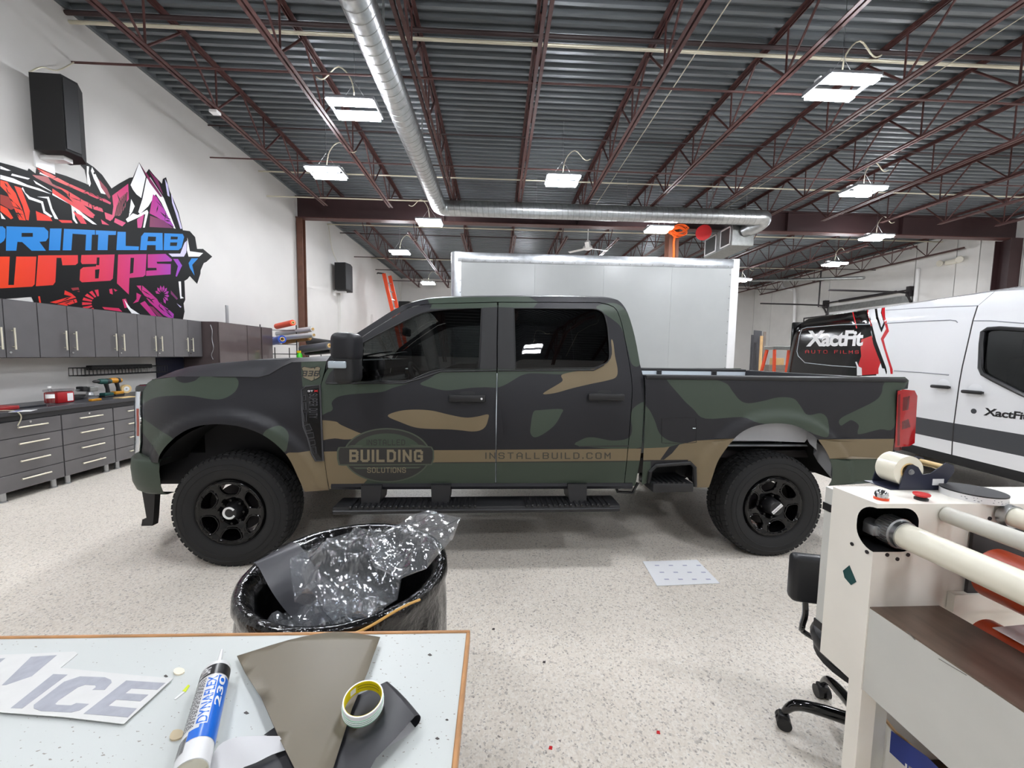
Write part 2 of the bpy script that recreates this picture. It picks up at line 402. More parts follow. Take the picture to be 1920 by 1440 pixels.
# corrugated roof deck, ribs run across the room
mb = MB(); rows = []; y = YB; pit = .1524
while y < YF:
    for dy, z in ((0, ZC), (.05, ZC), (.064, ZC+.055), (.138, ZC+.055)): rows.append([(XL-.1, min(y+dy, YF+.1), z), (XR+.1, min(y+dy, YF+.1), z)])
    y += pit
mb.grid(rows); ceil = struct('ceiling', mb, 'deck')
struct('trim_3', MB().box(XL, XL+.05, YB, YF, ZC-.035, ZC+.06).box(XR-.05, XR, YB, YF, ZC-.035, ZC+.06), 'deck')
# lower white wall ledges on the far part of the left wall
struct('trim_1', MB().box(XL+.0005, XL+.10, 13.6, YF, 0, 3.62), 'wall_white')
struct('trim_2', MB().box(XL+.10, XL+.18, 16.8, YF, 0, 3.2), 'wall_white')
# ------------------------------------------------------------------ girder and columns
g = thing('steel_girder', 'dark maroon steel I-beam spanning the whole shop behind the duct', 'beam', (4.8, YG, 5.18))
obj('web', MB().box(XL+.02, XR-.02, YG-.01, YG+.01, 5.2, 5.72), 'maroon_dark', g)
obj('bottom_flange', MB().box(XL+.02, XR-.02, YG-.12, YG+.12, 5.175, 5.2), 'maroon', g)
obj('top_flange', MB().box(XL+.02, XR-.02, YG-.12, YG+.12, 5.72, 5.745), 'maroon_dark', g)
for x in (-1.5, 2.2, 8.2, 11.6): obj('stiffener', MB().box(x-.006, x+.006, YG-.11, YG-.01, 5.2, 5.72), 'maroon_dark', g)
def column(x, w, label, m='column_brown', ztop=5.175):
    c = thing('steel_column', label, 'column', (x, YG, 0))
    obj('web', MB().box(x-.008, x+.008, YG-w/2, YG+w/2, .02, ztop), m, c)
    for s in (-1, 1): obj('flange', MB().box(x-w/2, x+w/2, YG+s*w/2-.008, YG+s*w/2+.008, .02, ztop), m, c)
    obj('base_plate', MB().box(x-w/2-.06, x+w/2+.06, YG-w/2-.06, YG+w/2+.06, 0, .02), m, c)
    return c
column(XL+.10, .16, 'slim brown steel column standing against the white left wall')
column(4.92, .28, 'orange-brown steel column rising behind the white box trailer')
column(15.0, .36, 'wide maroon steel column against the right wall beyond the van', 'maroon_dark')
# ------------------------------------------------------------------ open web joists
JX = [.49+1.6*(k-4) for k in range(1, 14)]
NTH = ['first', 'second', 'third', 'fourth', 'fifth', 'sixth', 'seventh', 'eighth', 'ninth', 'tenth', 'eleventh', 'twelfth', 'thirteenth']
PN = 1.195; Y0N = 10.0
vert_me = diagA_me = diagB_me = None
def joist_proto(y0, y1, yb0, yb1, label, x, first, far=False):
    j = thing('roof_joist', label, 'joist', (x, y0, 5.18), 0, 'open web joists carrying the roof deck')
    if first is None:
        for nm, z, ya, yb in (('top_chord', 5.8, y0, y1), ('bottom_chord', 5.2, yb0, yb1)):
            m = MB()
            for s in (-1, 1):
                a, b = sorted((s*.012, s*.056)); zz = z if nm == 'bottom_chord' else z+.045
                m.box(x+a, x+b, ya, yb, zz-.003, zz+.003)
                a, b = sorted((s*.012, s*.018)); m.box(x+a, x+b, ya, yb, min(z, z+.045), z+.045)
            obj(nm, m, 'maroon', j)
        n = yb1; k = 0; wb = MB(); first_parts = {}
        nodes = []
        yy = yb1-.15
        while yy > yb0+.05: nodes.append(yy); yy -= PN
        for yy in nodes:
            for key, p0, p1 in (('v', (x, yy, 5.215), (x, yy, 5.83)), ('a', (x, yy, 5.215), (x, yy+PN*.48, 5.83)), ('b', (x, yy, 5.215), (x, yy-PN*.48, 5.83))):
                if far: wb.cyl(p0, p1, .013, n=6)
                elif key not in first_parts: first_parts[key] = (obj('web_bar', MB().cyl(p0, p1, .013 if key == 'v' else .016, n=6), 'maroon', j), yy)
                else:
                    o, y_ = first_parts[key]; dup_part(o, j, Matrix.Translation((0, yy-y_, 0)))
        if far: obj('web_bars', wb, 'maroon', j)['kind'] = 'stuff'
    else:
        for ch in first.children: dup_part(ch, j, ch.matrix_basis.copy())
    return j
J1 = J2 = None
for i, x in enumerate(JX):
    lb = 'maroon open-web roof joist on the near side of the girder, %s from the left wall' % NTH[i]
    o = joist_proto(-5.9, YG+.0, -5.0, 10.05, lb, x, J1)
    J1 = J1 or o
for i, x in enumerate(JX):
    lb = 'maroon open-web roof joist beyond the girder, %s from the left wall' % NTH[i]
    o = joist_proto(YG, 22.45, 12.0, 21.6, lb, x, J2, True)
    J2 = J2 or o
# bridging rods and conduits across the joists
def rod(y, z, r, m, label, x0=XL, x1=XR, name='bridging_rod', cat='rod'):
    return single(name, MB().cyl((x0, y, z), (x1, y, z), r, n=8), m, label, cat, smooth=40, origin=(x0, y, z))
rod(5.40, 5.78, .028, 'pipe_dark', 'dark pipe crossing the nearest part of the ceiling')
rod(5.44, 5.70, .022, 'conduit', 'pale conduit under the dark pipe nearest the viewer', name='conduit', cat='conduit')
rod(5.44, 5.215, .014, 'maroon', 'thin maroon bridging rod passing above the black wall speaker')
rod(7.80, 5.79, .014, 'pipe_dark', 'thin dark bridging rod high under the deck at mid ceiling')
rod(7.82, 5.215, .013, 'maroon', 'thin maroon bridging rod at joist bottoms at mid ceiling')
rod(9.33, 5.66, .016, 'conduit', 'pale conduit just in front of the girder, high under the deck', name='conduit', cat='conduit')
rod(9.62, 5.225, .016, 'conduit', 'pale conduit ending over the left end of the girder', x1=-1.7, name='conduit', cat='conduit')
rod(12.9, 5.66, .02, 'conduit', 'pale conduit crossing just beyond the girder', name='conduit', cat='conduit')
rod(13.9, 5.70, .018, 'pipe_dark', 'dark rod high under the deck beyond the girder')
rod(15.2, 5.215, .016, 'pipe_dark', 'dark rod level with the far wall speaker top')
rod(17.2, 5.66, .018, 'conduit', 'pale conduit crossing the middle of the far bay', name='conduit', cat='conduit')
rod(17.8, 5.30, .018, 'pipe_dark', 'dark rod low across the middle of the far bay')
rod(20.6, 5.35, .02, 'pipe_dark', 'dark rod crossing nearest the far wall')
single('conduit', MB().cyl((2.68, -5.5, 5.74), (2.68, 10.9, 5.74), .008, n=6), 'conduit', 'thin pale conduit running lengthwise between the fifth and sixth joists', 'conduit', smooth=40)
single('conduit', MB().cyl((6.1, -5.5, 5.60), (6.1, 10.9, 5.60), .006, n=6), 'conduit', 'thin pale conduit running lengthwise above the right bright lamp', 'conduit', smooth=40)
# sprinkler pipe with drop near the overhead door
single('sprinkler_pipe', MB().tube([at_x(1400, 526, 12.0), at_x(1470, 525, 12.5), at_x(1620, 521, 13.0)], .06, 10), 'galv_dull', 'fat grey pipe running under the joists above the overhead door', 'pipe', smooth=40)
single('drain_pipe', MB().tube(smooth_line([at_x(p, q, 15.0)[:] for p, q in ((1466, 520), (1467, 536), (1474, 541), (1484, 543), (1490, 548), (1489, 600), (1487, 700))], 3), .07, 10), 'white_paint', 'white drain pipe bending down the right wall behind the van', 'pipe', smooth=40)
# ------------------------------------------------------------------ spiral duct
DR, DZ = .175, 5.03
dk = thing('spiral_duct', 'long shiny galvanised spiral duct turning a corner below the ceiling', 'duct', (-1.42, 9.5, DZ))
def seams_along(p0, p1, step):
    m = MB(); d = (Vector(p1)-Vector(p0)); L = d.length; d.normalize(); n = int(L/step)
    for i in range(n+1):
        c = Vector(p0)+d*(i*step); m.lathe([(DR+.0005, -.006), (DR+.004, -.003), (DR+.004, .003), (DR+.0005, .006)], c, d+Vector((.0, .0, .12)) if abs(d.x) > .5 else d+Vector((.12, 0, 0)), 28)
    return m
E1 = (-1.42, 9.28, DZ); E2 = (-1.20, 9.5, DZ)
obj('long_run', MB().cyl((-1.42, -5.8, DZ), E1, DR, n=36, caps=False), 'galv', dk, 40)
obj('long_run_seams', seams_along((-1.42, 1.5, DZ), E1, .135), 'galv_dull', dk, 40)
arc = [(-1.42+.22*(1-math.cos(a)), 9.28+.22*math.sin(a), DZ) for a in [i*math.pi/2/6 for i in range(7)]]
obj('elbow', MB().tube(arc, DR, 36), 'galv', dk, 50)
obj('cross_run', MB().cyl(E2, (6.35, 9.5, DZ), DR, n=36, caps=False), 'galv', dk, 40)
obj('cross_run_seams', seams_along(E2, (6.3, 9.5, DZ), .135), 'galv_dull', dk, 40)
obj('end_elbow', MB().tube(smooth_line([(6.35, 9.5, DZ), (6.5, 9.5, DZ), (6.56, 9.58, DZ-.05), (6.5, 9.7, DZ-.12), (6.38, 9.8, DZ-.17), (6.3, 9.92, DZ-.2)], 3), [DR]*13+[DR*.8]*3, 36), 'galv', dk, 50)
for x in (.9, 3.1, 5.2): obj('hanger_strap', MB().bar((x, 9.5, DZ+DR), (x, 9.5, ZC-.01), .003, .03, (0, 1, 0)), 'galv_dull', dk)
for y in (5.0, 7.4): obj('hanger_strap', MB().bar((-1.42, y, DZ+DR), (-1.42, y, ZC-.01), .03, .003, (0, 1, 0)), 'galv_dull', dk)
# ------------------------------------------------------------------ unit heater
hx0, hx1, hy0, hy1, hz0, hz1 = 6.0, 6.58, 9.9, 11.25, 4.47, 5.02
h = thing('unit_heater', 'galvanised box heater with two louvred grilles fed by the duct', 'heater', (6.29, 10.5, hz0))
obj('cabinet', MB().rbox(hx0, hx1, hy0, hy1, hz0, hz1, .012), 'galv_dull', h)
for a, b in ((9.96, 10.42), (10.62, 11.2)):
    gr = obj('grille_frame', MB().box(hx0-.015, hx0, a, a+.03, hz0+.05, hz1-.04).box(hx0-.015, hx0, b-.03, b, hz0+.05, hz1-.04).box(hx0-.015, hx0, a, b, hz0+.04, hz0+.07).box(hx0-.015, hx0, a, b, hz1-.07, hz1-.04), 'white_paint', h)
    obj('grille_backing', MB().box(hx0-.004, hx0-.001, a+.03, b-.03, hz0+.07, hz1-.07), 'black_matte', h)
    lm = MB(); z = hz0+.085
    while z < hz1-.08: lm.box(hx0-.012, hx0-.004, a+.03, b-.03, z, z+.006); z += .02
    obj('louvre_slats', lm, 'galv_dull', h)['kind'] = 'stuff'
for x in (hx0+.06, hx1-.06): obj('hanger_rod', MB().cyl((x, 10.2, hz1), (x, 10.2, ZC), .006, n=6), 'steel', h)
al = thing('alarm_bell', 'red bell-shaped housing hanging above the heater grilles', 'alarm', (5.62, 10.9, 4.85))
obj('housing', MB().lathe([(.0, -.16), (.1, -.155), (.17, -.1), (.2, 0), (.2, .06), (.0, .06)], (5.62, 10.62, 5.0), (-.35, -1, -.25), 24), 'red_paint', al, 40)
obj('bracket', MB().box(5.58, 5.66, 10.64, 10.94, 4.98, 5.02).box(5.58, 5.66, 10.90, 10.94, 4.98, 5.174), 'dark_iron', al)
oc = thing('orange_extension_lead', 'tangled orange cord hung over the top of the middle column', 'cord', (4.92, 10.8, 4.0))
random.seed(3); pts = []
for i in range(60):
    a = i*.9; pts.append((4.95+.26*math.cos(a)*random.uniform(.6, 1.1), 10.70+.08*math.sin(a*.7), 5.06+.13*math.sin(a)*random.uniform(.5, 1.1)+.05*math.sin(i*.3)))
obj('coil', MB().tube(smooth_line(pts, 3), .014, 6), 'orange_cord', oc, 40)
obj('hanging_run', MB().tube(smooth_line([(4.90, 10.7, 5.0), (4.9, 10.82, 4.8), (4.93, 10.84, 4.2), (4.91, 10.84, 2.0), (4.9, 10.8, .02)], 4), .03, 6), 'orange_cord', oc, 40)
# ------------------------------------------------------------------ lamps
def lamp_proto(x, y, z, label, group=None, cd_=1):
    t = thing('high_bay_lamp', label, 'lamp', (x, y, z), 0, group)
    for s in (-1, 1): obj('housing_rail', MB().rbox(x-.30, x+.30, y+s*.155-.05, y+s*.155+.05, z+.012, z+.05, .008), 'lamp_grey', t)
    for s in (-1, 1): obj('end_plate', MB().box(x+s*.305-.008, x+s*.305+.008, y-.205, y+.205, z+.0, z+.05), 'lamp_grey', t)
    obj('driver_box', MB().rbox(x-.30, x+.30, y-.045, y+.045, z+.05, z+.09, .008), 'white_paint', t)
    for s in (-1, 1): obj('led_strip', MB().box(x-.285, x+.285, y+s*.155-.042, y+s*.155+.042, z-.036, z+.012), 'led', t)
    for s in (-1, 1): obj('hanger_wire', MB().tube([(x+s*.2, y, z+.06), (x, y, z+.34), (x, y, ZC-.005)], .003, 5), 'steel', t)
    obj('power_cable', MB().tube(smooth_line([(x, y, z+.09), (x+cd_*.05, y+.02, z+.38), (x+cd_*.22, y+.03, z+.55), (x+cd_*.42, y+.05, z+.4), (x+cd_*.52, y+.05, 5.22)], 4), .009, 6), 'conduit', t, 40)
    return t
LZ = 4.8
LAMPS = [((-1.94, 5.47), 'brightest near lamp hanging beside the left of the long duct'), ((-3.13, 7.35), 'twin-strip lamp over the mural wall corner, left of the duct'),
         ((1.17, 7.33), 'twin-strip lamp hanging between the fourth and fifth joists near the middle'), ((4.05, 4.67), 'large bright lamp at upper right with a looped pale cable'),
         ((6.96, 7.34), 'twin-strip lamp at right, below and behind the large bright lamp'), ((-1.71, 9.84), 'twin-strip lamp under the duct corner in front of the girder'),
         ((4.05, 9.85), 'twin-strip lamp under the cross duct beside the orange cord'), ((9.92, 9.98), 'twin-strip lamp in front of the girder above the black and white van'),
         ((-3.16, 12.74), 'small lamp beyond the girder near the far wall speaker'), ((11.34, 12.79), 'small lamp beyond the girder above the overhead door'),
         ((-3.2, 18.06), 'tiny lamp near the far wall above the pickup windscreen'), ((10.03, 15.71), 'tiny lamp just right of the box trailer top corner')]
hidden = [(1.17, 2.4), (-3.13, 2.4), (6.96, 2.4), (-1.94, -.3), (4.05, -.3), (9.9, -.3), (1.17, -3.2), (6.96, -3.2), (12.5, 2.4), (9.9, 4.67), (12.6, 7.34), (4.05, 15.2), (7.0, 18.0), (1.2, 18.0)]
LP = {}
def put_lamp(x, y, lb):
    k = -1 if -2.5 < x < -1.3 else 1
    if k not in LP: LP[k] = lamp_proto(x, y, LZ, lb, 'LED high bay lamps', k)
    else: dup(LP[k], (x, y, LZ), None, lb)
for (x, y), lb in LAMPS:
    put_lamp(x, y, 'LED ceiling fixture, '+lb)
for x, y in hidden: put_lamp(x, y, 'LED ceiling fixture over a part of the shop outside the view' if y < 10 and (y < 4 or x > 9) else 'LED ceiling fixture in the far bay hidden behind the box trailer')
p = at_z(403, 208, 5.19)
t = thing('wireless_box', 'tiny white box fixed under the first joist above the mural', 'box', (p.x, p.y, 5.14))
obj('box_body', MB().rbox(p.x-.06, p.x+.06, p.y-.05, p.y+.05, 5.15, 5.19, .006), 'white_paint', t)
obj('clip', MB().box(p.x-.01, p.x+.01, p.y-.01, p.y+.01, 5.188, 5.2), 'steel', t)
# ------------------------------------------------------------------ wall speakers
def speaker(foot, z0, z1, label, cable):
    cx = sum(p[0] for p in foot)/len(foot); cy = sum(p[1] for p in foot)/len(foot)
    t = thing('wall_speaker', label, 'speaker', (cx, cy, z0))
    obj('cabinet', MB().prism([(x, y, z0) for x, y in foot], (0, 0, z1-z0)), 'black_matte', t)
    # recessed front grille on the face looking into the room
    a, b = foot[1], foot[2]; n = Vector((b[1]-a[1], a[0]-b[0], 0)).normalized()
    if n.x < 0: n = -n
    A = Vector((*a, 0)); B = Vector((*b, 0)); A2 = A.lerp(B, .07)+n*.004; B2 = A.lerp(B, .93)+n*.004
    obj('front_grille', MB().prism([(A2.x, A2.y, z0+.03), (B2.x, B2.y, z0+.03), (B2.x, B2.y, z1-.03), (A2.x, A2.y, z1-.03)], n*.006), 'black_plastic', t)
    ya = min(p[1] for p in foot)
    obj('wall_bracket', MB().box(XL, max(p[0] for p in foot)-.18, cy-.05, cy+.05, z0-.05, z0).box(XL, XL+.02, cy-.1, cy+.1, z0-.16, z0+.02), 'white_paint', t)
    obj('speaker_cable', MB().tube(smooth_line(cable, 4), .008, 5), 'conduit', t, 40)
    return t
speaker([(-5.40, 4.86), (-5.06, 4.87), (-5.03, 5.02), (-5.16, 5.20), (-5.40, 5.24)], 3.85, 4.70, 'large black speaker high on the left wall above the mural',
        [(-5.44, 4.9, 4.72), (-5.4, 5.0, 4.85), (-5.44, 5.2, 4.95), (-5.46, 5.42, 5.2)])
speaker([(-5.36, 13.05), (-5.0, 13.0), (-4.93, 13.3), (-5.0, 13.65), (-5.36, 13.7)], 3.62, 4.5, 'smaller-looking black speaker on the left wall beyond the brown column',
        [(-5.3, 13.2, 4.5), (-5.4, 13.0, 4.9), (-5.46, 12.9, 5.6)])
speaker([(-5.3, 21.0), (-4.75, 20.95), (-4.66, 21.3), (-4.75, 21.7), (-5.3, 21.75)], 3.5, 4.35, 'tiny distant black speaker near the far left corner',
        [(-5.2, 21.2, 4.35), (-5.3, 21.3, 4.9), (-5.4, 21.3, 5.6)])
# ------------------------------------------------------------------ ceiling fan in the far bay
fx, fy = 2.95, 12.9
f = thing('ceiling_fan', 'white ceiling fan hanging just above the box trailer roof', 'fan', (fx, fy, 5.08))
obj('down_rod', MB().cyl((fx, fy, 5.30), (fx, fy, ZC), .018, n=8), 'white_paint', f, 40)
obj('motor', MB().lathe([(0, 4.42), (.1, 4.42), (.16, 4.46), (.15, 4.52), (.09, 4.56), (.09, 4.66), (.05, 4.72), (0, 4.72)], (fx, fy, .66), (0, 0, 1), 20), 'white_paint', f, 40)
for k in range(3):
    a = .25+k*2*math.pi/3; M = Matrix.Translation((fx, fy, 5.12)) @ Matrix.Rotation(a, 4, 'Z') @ Matrix.Rotation(.15, 4, 'X')
    obj('blade', MB().rbox(.12, .75, -.065, .065, -.006, .006, .005, 1, M=M), 'white_paint', f)
# ------------------------------------------------------------------ overhead door on the right wall
yd0, yd1 = gd1, gd0
dr = thing('door_1', 'white sectional overhead door in the right wall behind the van', 'door', (XR, (yd0+yd1)/2, 0)); dr['kind'] = 'structure'
n = 6
for i in range(n): obj('door_panel', MB().rbox(XR+.0, XR+.05, yd0+.05, yd1-.05, i*.625+.004, (i+1)*.625-.004, .008, 1), 'white_paint', dr)
for y in (yd0, yd1):
    obj('track', MB().tube(smooth_line([(XR-.05, y, 0), (XR-.05, y, 3.4), (XR-.08, y, 3.75), (XR-.25, y, 4.0), (XR-.5, y, 4.08), (XR-3.2, y, 4.1)], 3), .035, 6), 'dark_iron', dr, 40)
    obj('jamb', MB().box(XR-.03, XR, y-.08, y+.08, 0, 3.8), 'galv_dull', dr)
    obj('drum_bracket', MB().box(XR-.22, XR, y-.06, y+.06, 3.95, 4.3), 'dark_iron', dr)
obj('torsion_shaft', MB().cyl((XR-.12, yd0-.1, 4.18), (XR-.12, yd1+.1, 4.18), .03, n=8), 'dark_iron', dr, 40)
obj('torsion_spring', MB().cyl((XR-.12, yd0+.5, 4.18), (XR-.12, yd1-.7, 4.18), .055, n=10), 'dark_iron', dr, 40)
obj('header_panel', MB().box(XR-.04, XR, yd0, yd1, 3.76, 4.0), 'galv_dull', dr)
op = thing('door_opener', 'slim dark operator rail hanging in front of the overhead door', 'opener', (12.6, (yd0+yd1)/2, 3.2))
ym = (yd0+yd1)/2
obj('drop_tube', MB().tube([(13.2, ym, 5.2), (13.2, ym, 3.75), (13.6, ym, 3.75), (13.6, ym, 3.4)], .03, 6), 'dark_iron', op)
obj('cross_bar', MB().tube([(13.6, ym+1.2, 3.1), (13.6, ym+1.2, 3.4), (13.6, ym-1.0, 3.4), (13.6, ym-1.0, 3.1)], .03, 6), 'dark_iron', op)
single('wall_conduit', MB().cyl((XR-.06, at_x(1725, 500, XR).y, 0), (XR-.06, at_x(1725, 500, XR).y, 4.9), .06, n=10), 'white_paint', 'white vertical pipe beside the near jamb of the overhead door', 'pipe', smooth=40)
ey = at_x(1788, 490, XR).y; ez = at_x(1788, 490, XR).z
em = thing('emergency_light', 'small twin-head emergency light high on the right wall', 'light', (XR-.1, ey, ez-.12))
obj('body', MB().rbox(XR-.12, XR, ey-.16, ey+.16, ez-.1, ez+.06, .02), 'off_white', em, 40)
for s in (-1, 1): obj('lamp_head', MB().lathe([(.0, -.06), (.06, -.05), (.11, .03), (.10, .05), (0, .05)], (XR-.12, ey+s*.28, ez), (-1, s*.2, -.2), 16), 'off_white', em, 40)
# ------------------------------------------------------------------ wall mural (flat printed vinyl on the left wall)
def grad_mat(name, y0, y1, stops, rough=.3):
    m = bpy.data.materials.new(name); m.use_nodes = True; nt = m.node_tree; b = nt.nodes['Principled BSDF']; b.inputs['Roughness'].default_value = rough
    tc = nt.nodes.new('ShaderNodeTexCoord'); sp = nt.nodes.new('ShaderNodeSeparateXYZ'); nt.links.new(tc.outputs['Object'], sp.inputs[0])
    mr = nt.nodes.new('ShaderNodeMapRange'); mr.inputs[1].default_value = y0; mr.inputs[2].default_value = y1; nt.links.new(sp.outputs['Y'], mr.inputs[0])
    r = nt.nodes.new('ShaderNodeValToRGB')
    while len(r.color_ramp.elements) < len(stops): r.color_ramp.elements.new(.5)
    for e, (p, c) in zip(r.color_ramp.elements, stops): e.position = p; e.color = (*lin(c), 1)
    b.inputs['Specular IOR Level'].default_value = .25; nt.links.new(mr.outputs[0], r.inputs[0]); nt.links.new(r.outputs[0], b.inputs['Base Color']); MT[name] = m
grad_mat('mural_gradient', 4.4, 7.35, ((0, (228, 64, 12)), (.28, (214, 40, 34)), (.48, (196, 30, 84)), (.72, (170, 34, 130)), (.88, (140, 60, 180)), (1, (90, 120, 215))))
grad_mat('mural_gradient_dark', 4.4, 7.35, ((0, (150, 40, 20)), (.5, (130, 26, 52)), (1, (88, 40, 104))))
mat('mural_black', (8, 8, 10), .45, spec=.15)
mat('mural_blue', (8, 122, 200), .35, spec=.25)
mat('mural_white', (232, 232, 234), .3)
mat('mural_lilac', (196, 190, 226), .3)
def mur(pts):
    out = []
    for x, y in zp(0, 280, 4.5, pts):
        p = at_x(x, y, XL); out.append((p.y, p.z))
    return out
OUT = mur([(-330, 60), (-120, 95), (0, 110), (110, 140), (230, 180), (240, 160), (300, 205), (305, 148), (420, 182), (560, 225), (720, 288), (742, 300), (715, 175), (677, 135), (722, 105), (790, 150), (860, 215), (940, 330), (1000, 290), (1090, 240), (1120, 235), (1172, 110), (1230, 200), (1255, 165), (1300, 220), (1365, 290), (1372, 250), (1400, 235), (1430, 350), (1465, 430), (1505, 530), (1542, 682), (1600, 690), (1645, 740), (1662, 840), (1712, 840), (1790, 905), (1740, 950), (1718, 960), (1692, 1020), (1690, 1050), (1662, 1136), (1600, 1070), (1580, 1095), (1555, 1110), (1562, 1270), (1548, 1300), (1556, 1370), (1540, 1450), (1000, 1440), (320, 1370), (262, 1245), (0, 1266), (-330, 1300)])
G_, D_, BL, WH, LI = 1, 2, 3, 4, 5
LAY = [
 # light shards behind the lettering
 ([(1100, 300), (1128, 235), (1172, 115), (1228, 232), (1190, 410), (1150, 380), (1120, 340)], WH), ([(1235, 240), (1330, 350), (1250, 480), (1180, 545), (1165, 530), (1200, 420)], WH),
 ([(775, 150), (800, 200), (820, 240), (890, 380), (850, 370), (790, 250), (765, 180)], WH), ([(0, 140), (90, 180), (60, 180), (0, 165)], WH), ([(0, 215), (110, 245), (230, 300), (330, 330), (430, 378), (0, 250)], WH),
 ([(100, 205), (250, 245), (235, 255), (90, 220)], WH), ([(190, 320), (210, 365), (250, 400), (360, 440), (380, 520), (440, 565), (425, 575), (365, 535), (345, 455), (240, 420), (180, 330)], WH),
 ([(310, 400), (410, 400), (440, 500), (490, 590), (460, 585), (425, 510), (395, 415)], WH), ([(440, 370), (600, 440), (640, 490), (700, 545), (815, 635), (780, 630), (650, 540), (590, 465), (440, 385)], WH),
 ([(600, 480), (625, 500), (630, 580), (655, 625), (640, 625), (612, 590)], WH), ([(280, 260), (420, 345), (440, 360), (300, 290)], WH), ([(340, 190), (470, 245), (440, 245), (330, 205)], WH), ([(0, 530), (45, 590), (10, 585)], WH),
 ([(1060, 590), (1120, 540), (1160, 555), (1240, 510), (1250, 530), (1220, 660), (1205, 660), (1225, 545), (1165, 575), (1075, 615)], WH), ([(730, 140), (750, 145), (745, 200), (765, 290), (755, 315), (735, 280), (730, 200)], WH),
 ([(1265, 235), (1380, 410), (1480, 670), (1465, 665), (1360, 450), (1255, 290)], WH), ([(1440, 360), (1465, 450), (1500, 540), (1535, 670), (1520, 670), (1480, 540), (1450, 450)], LI), ([(1390, 250), (1415, 300), (1430, 400), (1412, 390), (1400, 320)], LI),
 # coloured shards
 ([(0, 260), (60, 275), (90, 320), (130, 370), (190, 520), (215, 600), (160, 595), (110, 480), (60, 370), (0, 310)], G_), ([(118, 308), (175, 325), (250, 520), (240, 600), (220, 595), (190, 480)], G_), ([(0, 470), (60, 500), (110, 580), (90, 590), (0, 520)], G_),
 ([(0, 380), (70, 400), (120, 500), (90, 510), (0, 460)], D_), ([(310, 155), (420, 205), (560, 280), (720, 350), (880, 415), (935, 450), (930, 465), (720, 375), (480, 270), (330, 190)], G_),
 ([(270, 215), (400, 230), (440, 290), (500, 320), (560, 350), (480, 330), (300, 240)], D_), ([(480, 310), (560, 345), (700, 430), (860, 500), (870, 530), (770, 500), (660, 450)], G_), ([(560, 380), (680, 450), (800, 555), (780, 575), (640, 480)], G_),
 ([(440, 330), (470, 350), (780, 560), (790, 580), (760, 575), (440, 370)], G_), ([(300, 520), (420, 570), (440, 605), (310, 600)], G_), ([(610, 520), (690, 560), (730, 630), (680, 625)], G_), ([(490, 595), (600, 600), (610, 620), (520, 620)], G_),
 ([(830, 250), (900, 330), (930, 400), (920, 420), (850, 320)], D_), ([(945, 390), (1080, 290), (1085, 420), (1040, 480), (980, 540), (940, 600), (955, 480)], G_), ([(880, 530), (960, 560), (930, 605), (890, 585)], G_), ([(970, 580), (1060, 620), (1030, 650), (960, 615)], G_),
 ([(850, 590), (920, 640), (860, 630)], G_), ([(960, 560), (1000, 420), (1070, 360), (1060, 480), (1010, 560)], D_), ([(1155, 590), (1215, 545), (1195, 650), (1150, 740), (1120, 730), (1160, 680)], G_),
 ([(1290, 380), (1320, 400), (1380, 500), (1470, 660), (1440, 640), (1300, 560), (1260, 540)], G_), ([(1265, 560), (1380, 600), (1460, 665), (1260, 655)], D_), ([(1180, 120), (1290, 280), (1370, 400), (1350, 400), (1260, 280)], D_), ([(1255, 180), (1330, 260), (1375, 380), (1365, 370), (1310, 280)], D_), ([(1105, 420), (1135, 480), (1100, 560), (1085, 570)], WH),
 # below the lettering
 ([(560, 1062), (600, 1075), (660, 1160), (670, 1205), (610, 1190), (560, 1110)], D_), ([(545, 1190), (600, 1215), (640, 1250), (540, 1225)], G_), ([(320, 1240), (335, 1240), (345, 1300), (330, 1300)], G_), ([(420, 1290), (620, 1235), (640, 1250), (470, 1300)], G_), ([(480, 1305), (640, 1262), (650, 1290), (560, 1320)], G_),
 ([(920, 1180), (945, 1175), (950, 1225), (925, 1215)], G_), ([(955, 1175), (990, 1190), (970, 1200)], G_), ([(1030, 1265), (1060, 1260), (1085, 1330), (1050, 1340)], G_), ([(1045, 1265), (1100, 1340), (1190, 1400), (1110, 1385), (1070, 1330)], WH), ([(860, 1330), (1000, 1340), (1030, 1370), (880, 1350)], G_),
 ([(1150, 1150), (1200, 1150), (1240, 1185), (1320, 1260), (1465, 1390), (1460, 1440), (1380, 1400), (1260, 1290), (1200, 1210)], G_), ([(1150, 1210), (1190, 1230), (1165, 1285), (1120, 1300), (1150, 1265)], G_), ([(1180, 1300), (1220, 1280), (1330, 1420), (1290, 1420)], G_), ([(1250, 1320), (1290, 1330), (1390, 1430), (1350, 1430)], D_),
 ([(1440, 1190), (1500, 1260), (1490, 1270), (1440, 1220)], D_), ([(1505, 1115), (1525, 1115), (1530, 1240), (1550, 1255), (1520, 1260)], WH), ([(1490, 1300), (1530, 1330), (1520, 1335)], LI),
]
for i in range(9):   # fan of curved ribs
    a0 = math.radians(95+i*20); a1 = math.radians(107+i*20); c_ = (840, 1300)
    LAY.append(([(c_[0]+70*math.cos(a0), c_[1]-62*math.sin(a0)), (c_[0]+150*math.cos(a0), c_[1]-118*math.sin(a0)), (c_[0]+150*math.cos(a1), c_[1]-118*math.sin(a1)), (c_[0]+70*math.cos(a1), c_[1]-62*math.sin(a1))], G_))
for i in range(9):   # little rosette
    a = math.radians(-60+i*27); c_ = (1365, 1230)
    d = (math.cos(a), -math.sin(a)); nn = (-d[1], d[0])
    LAY.append(([(c_[0]+d[0]*20, c_[1]+d[1]*26), (c_[0]+d[0]*48+nn[0]*10, c_[1]+d[1]*60+nn[1]*12), (c_[0]+d[0]*62, c_[1]+d[1]*84), (c_[0]+d[0]*48-nn[0]*10, c_[1]+d[1]*60-nn[1]*12)], G_))
random.seed(21)
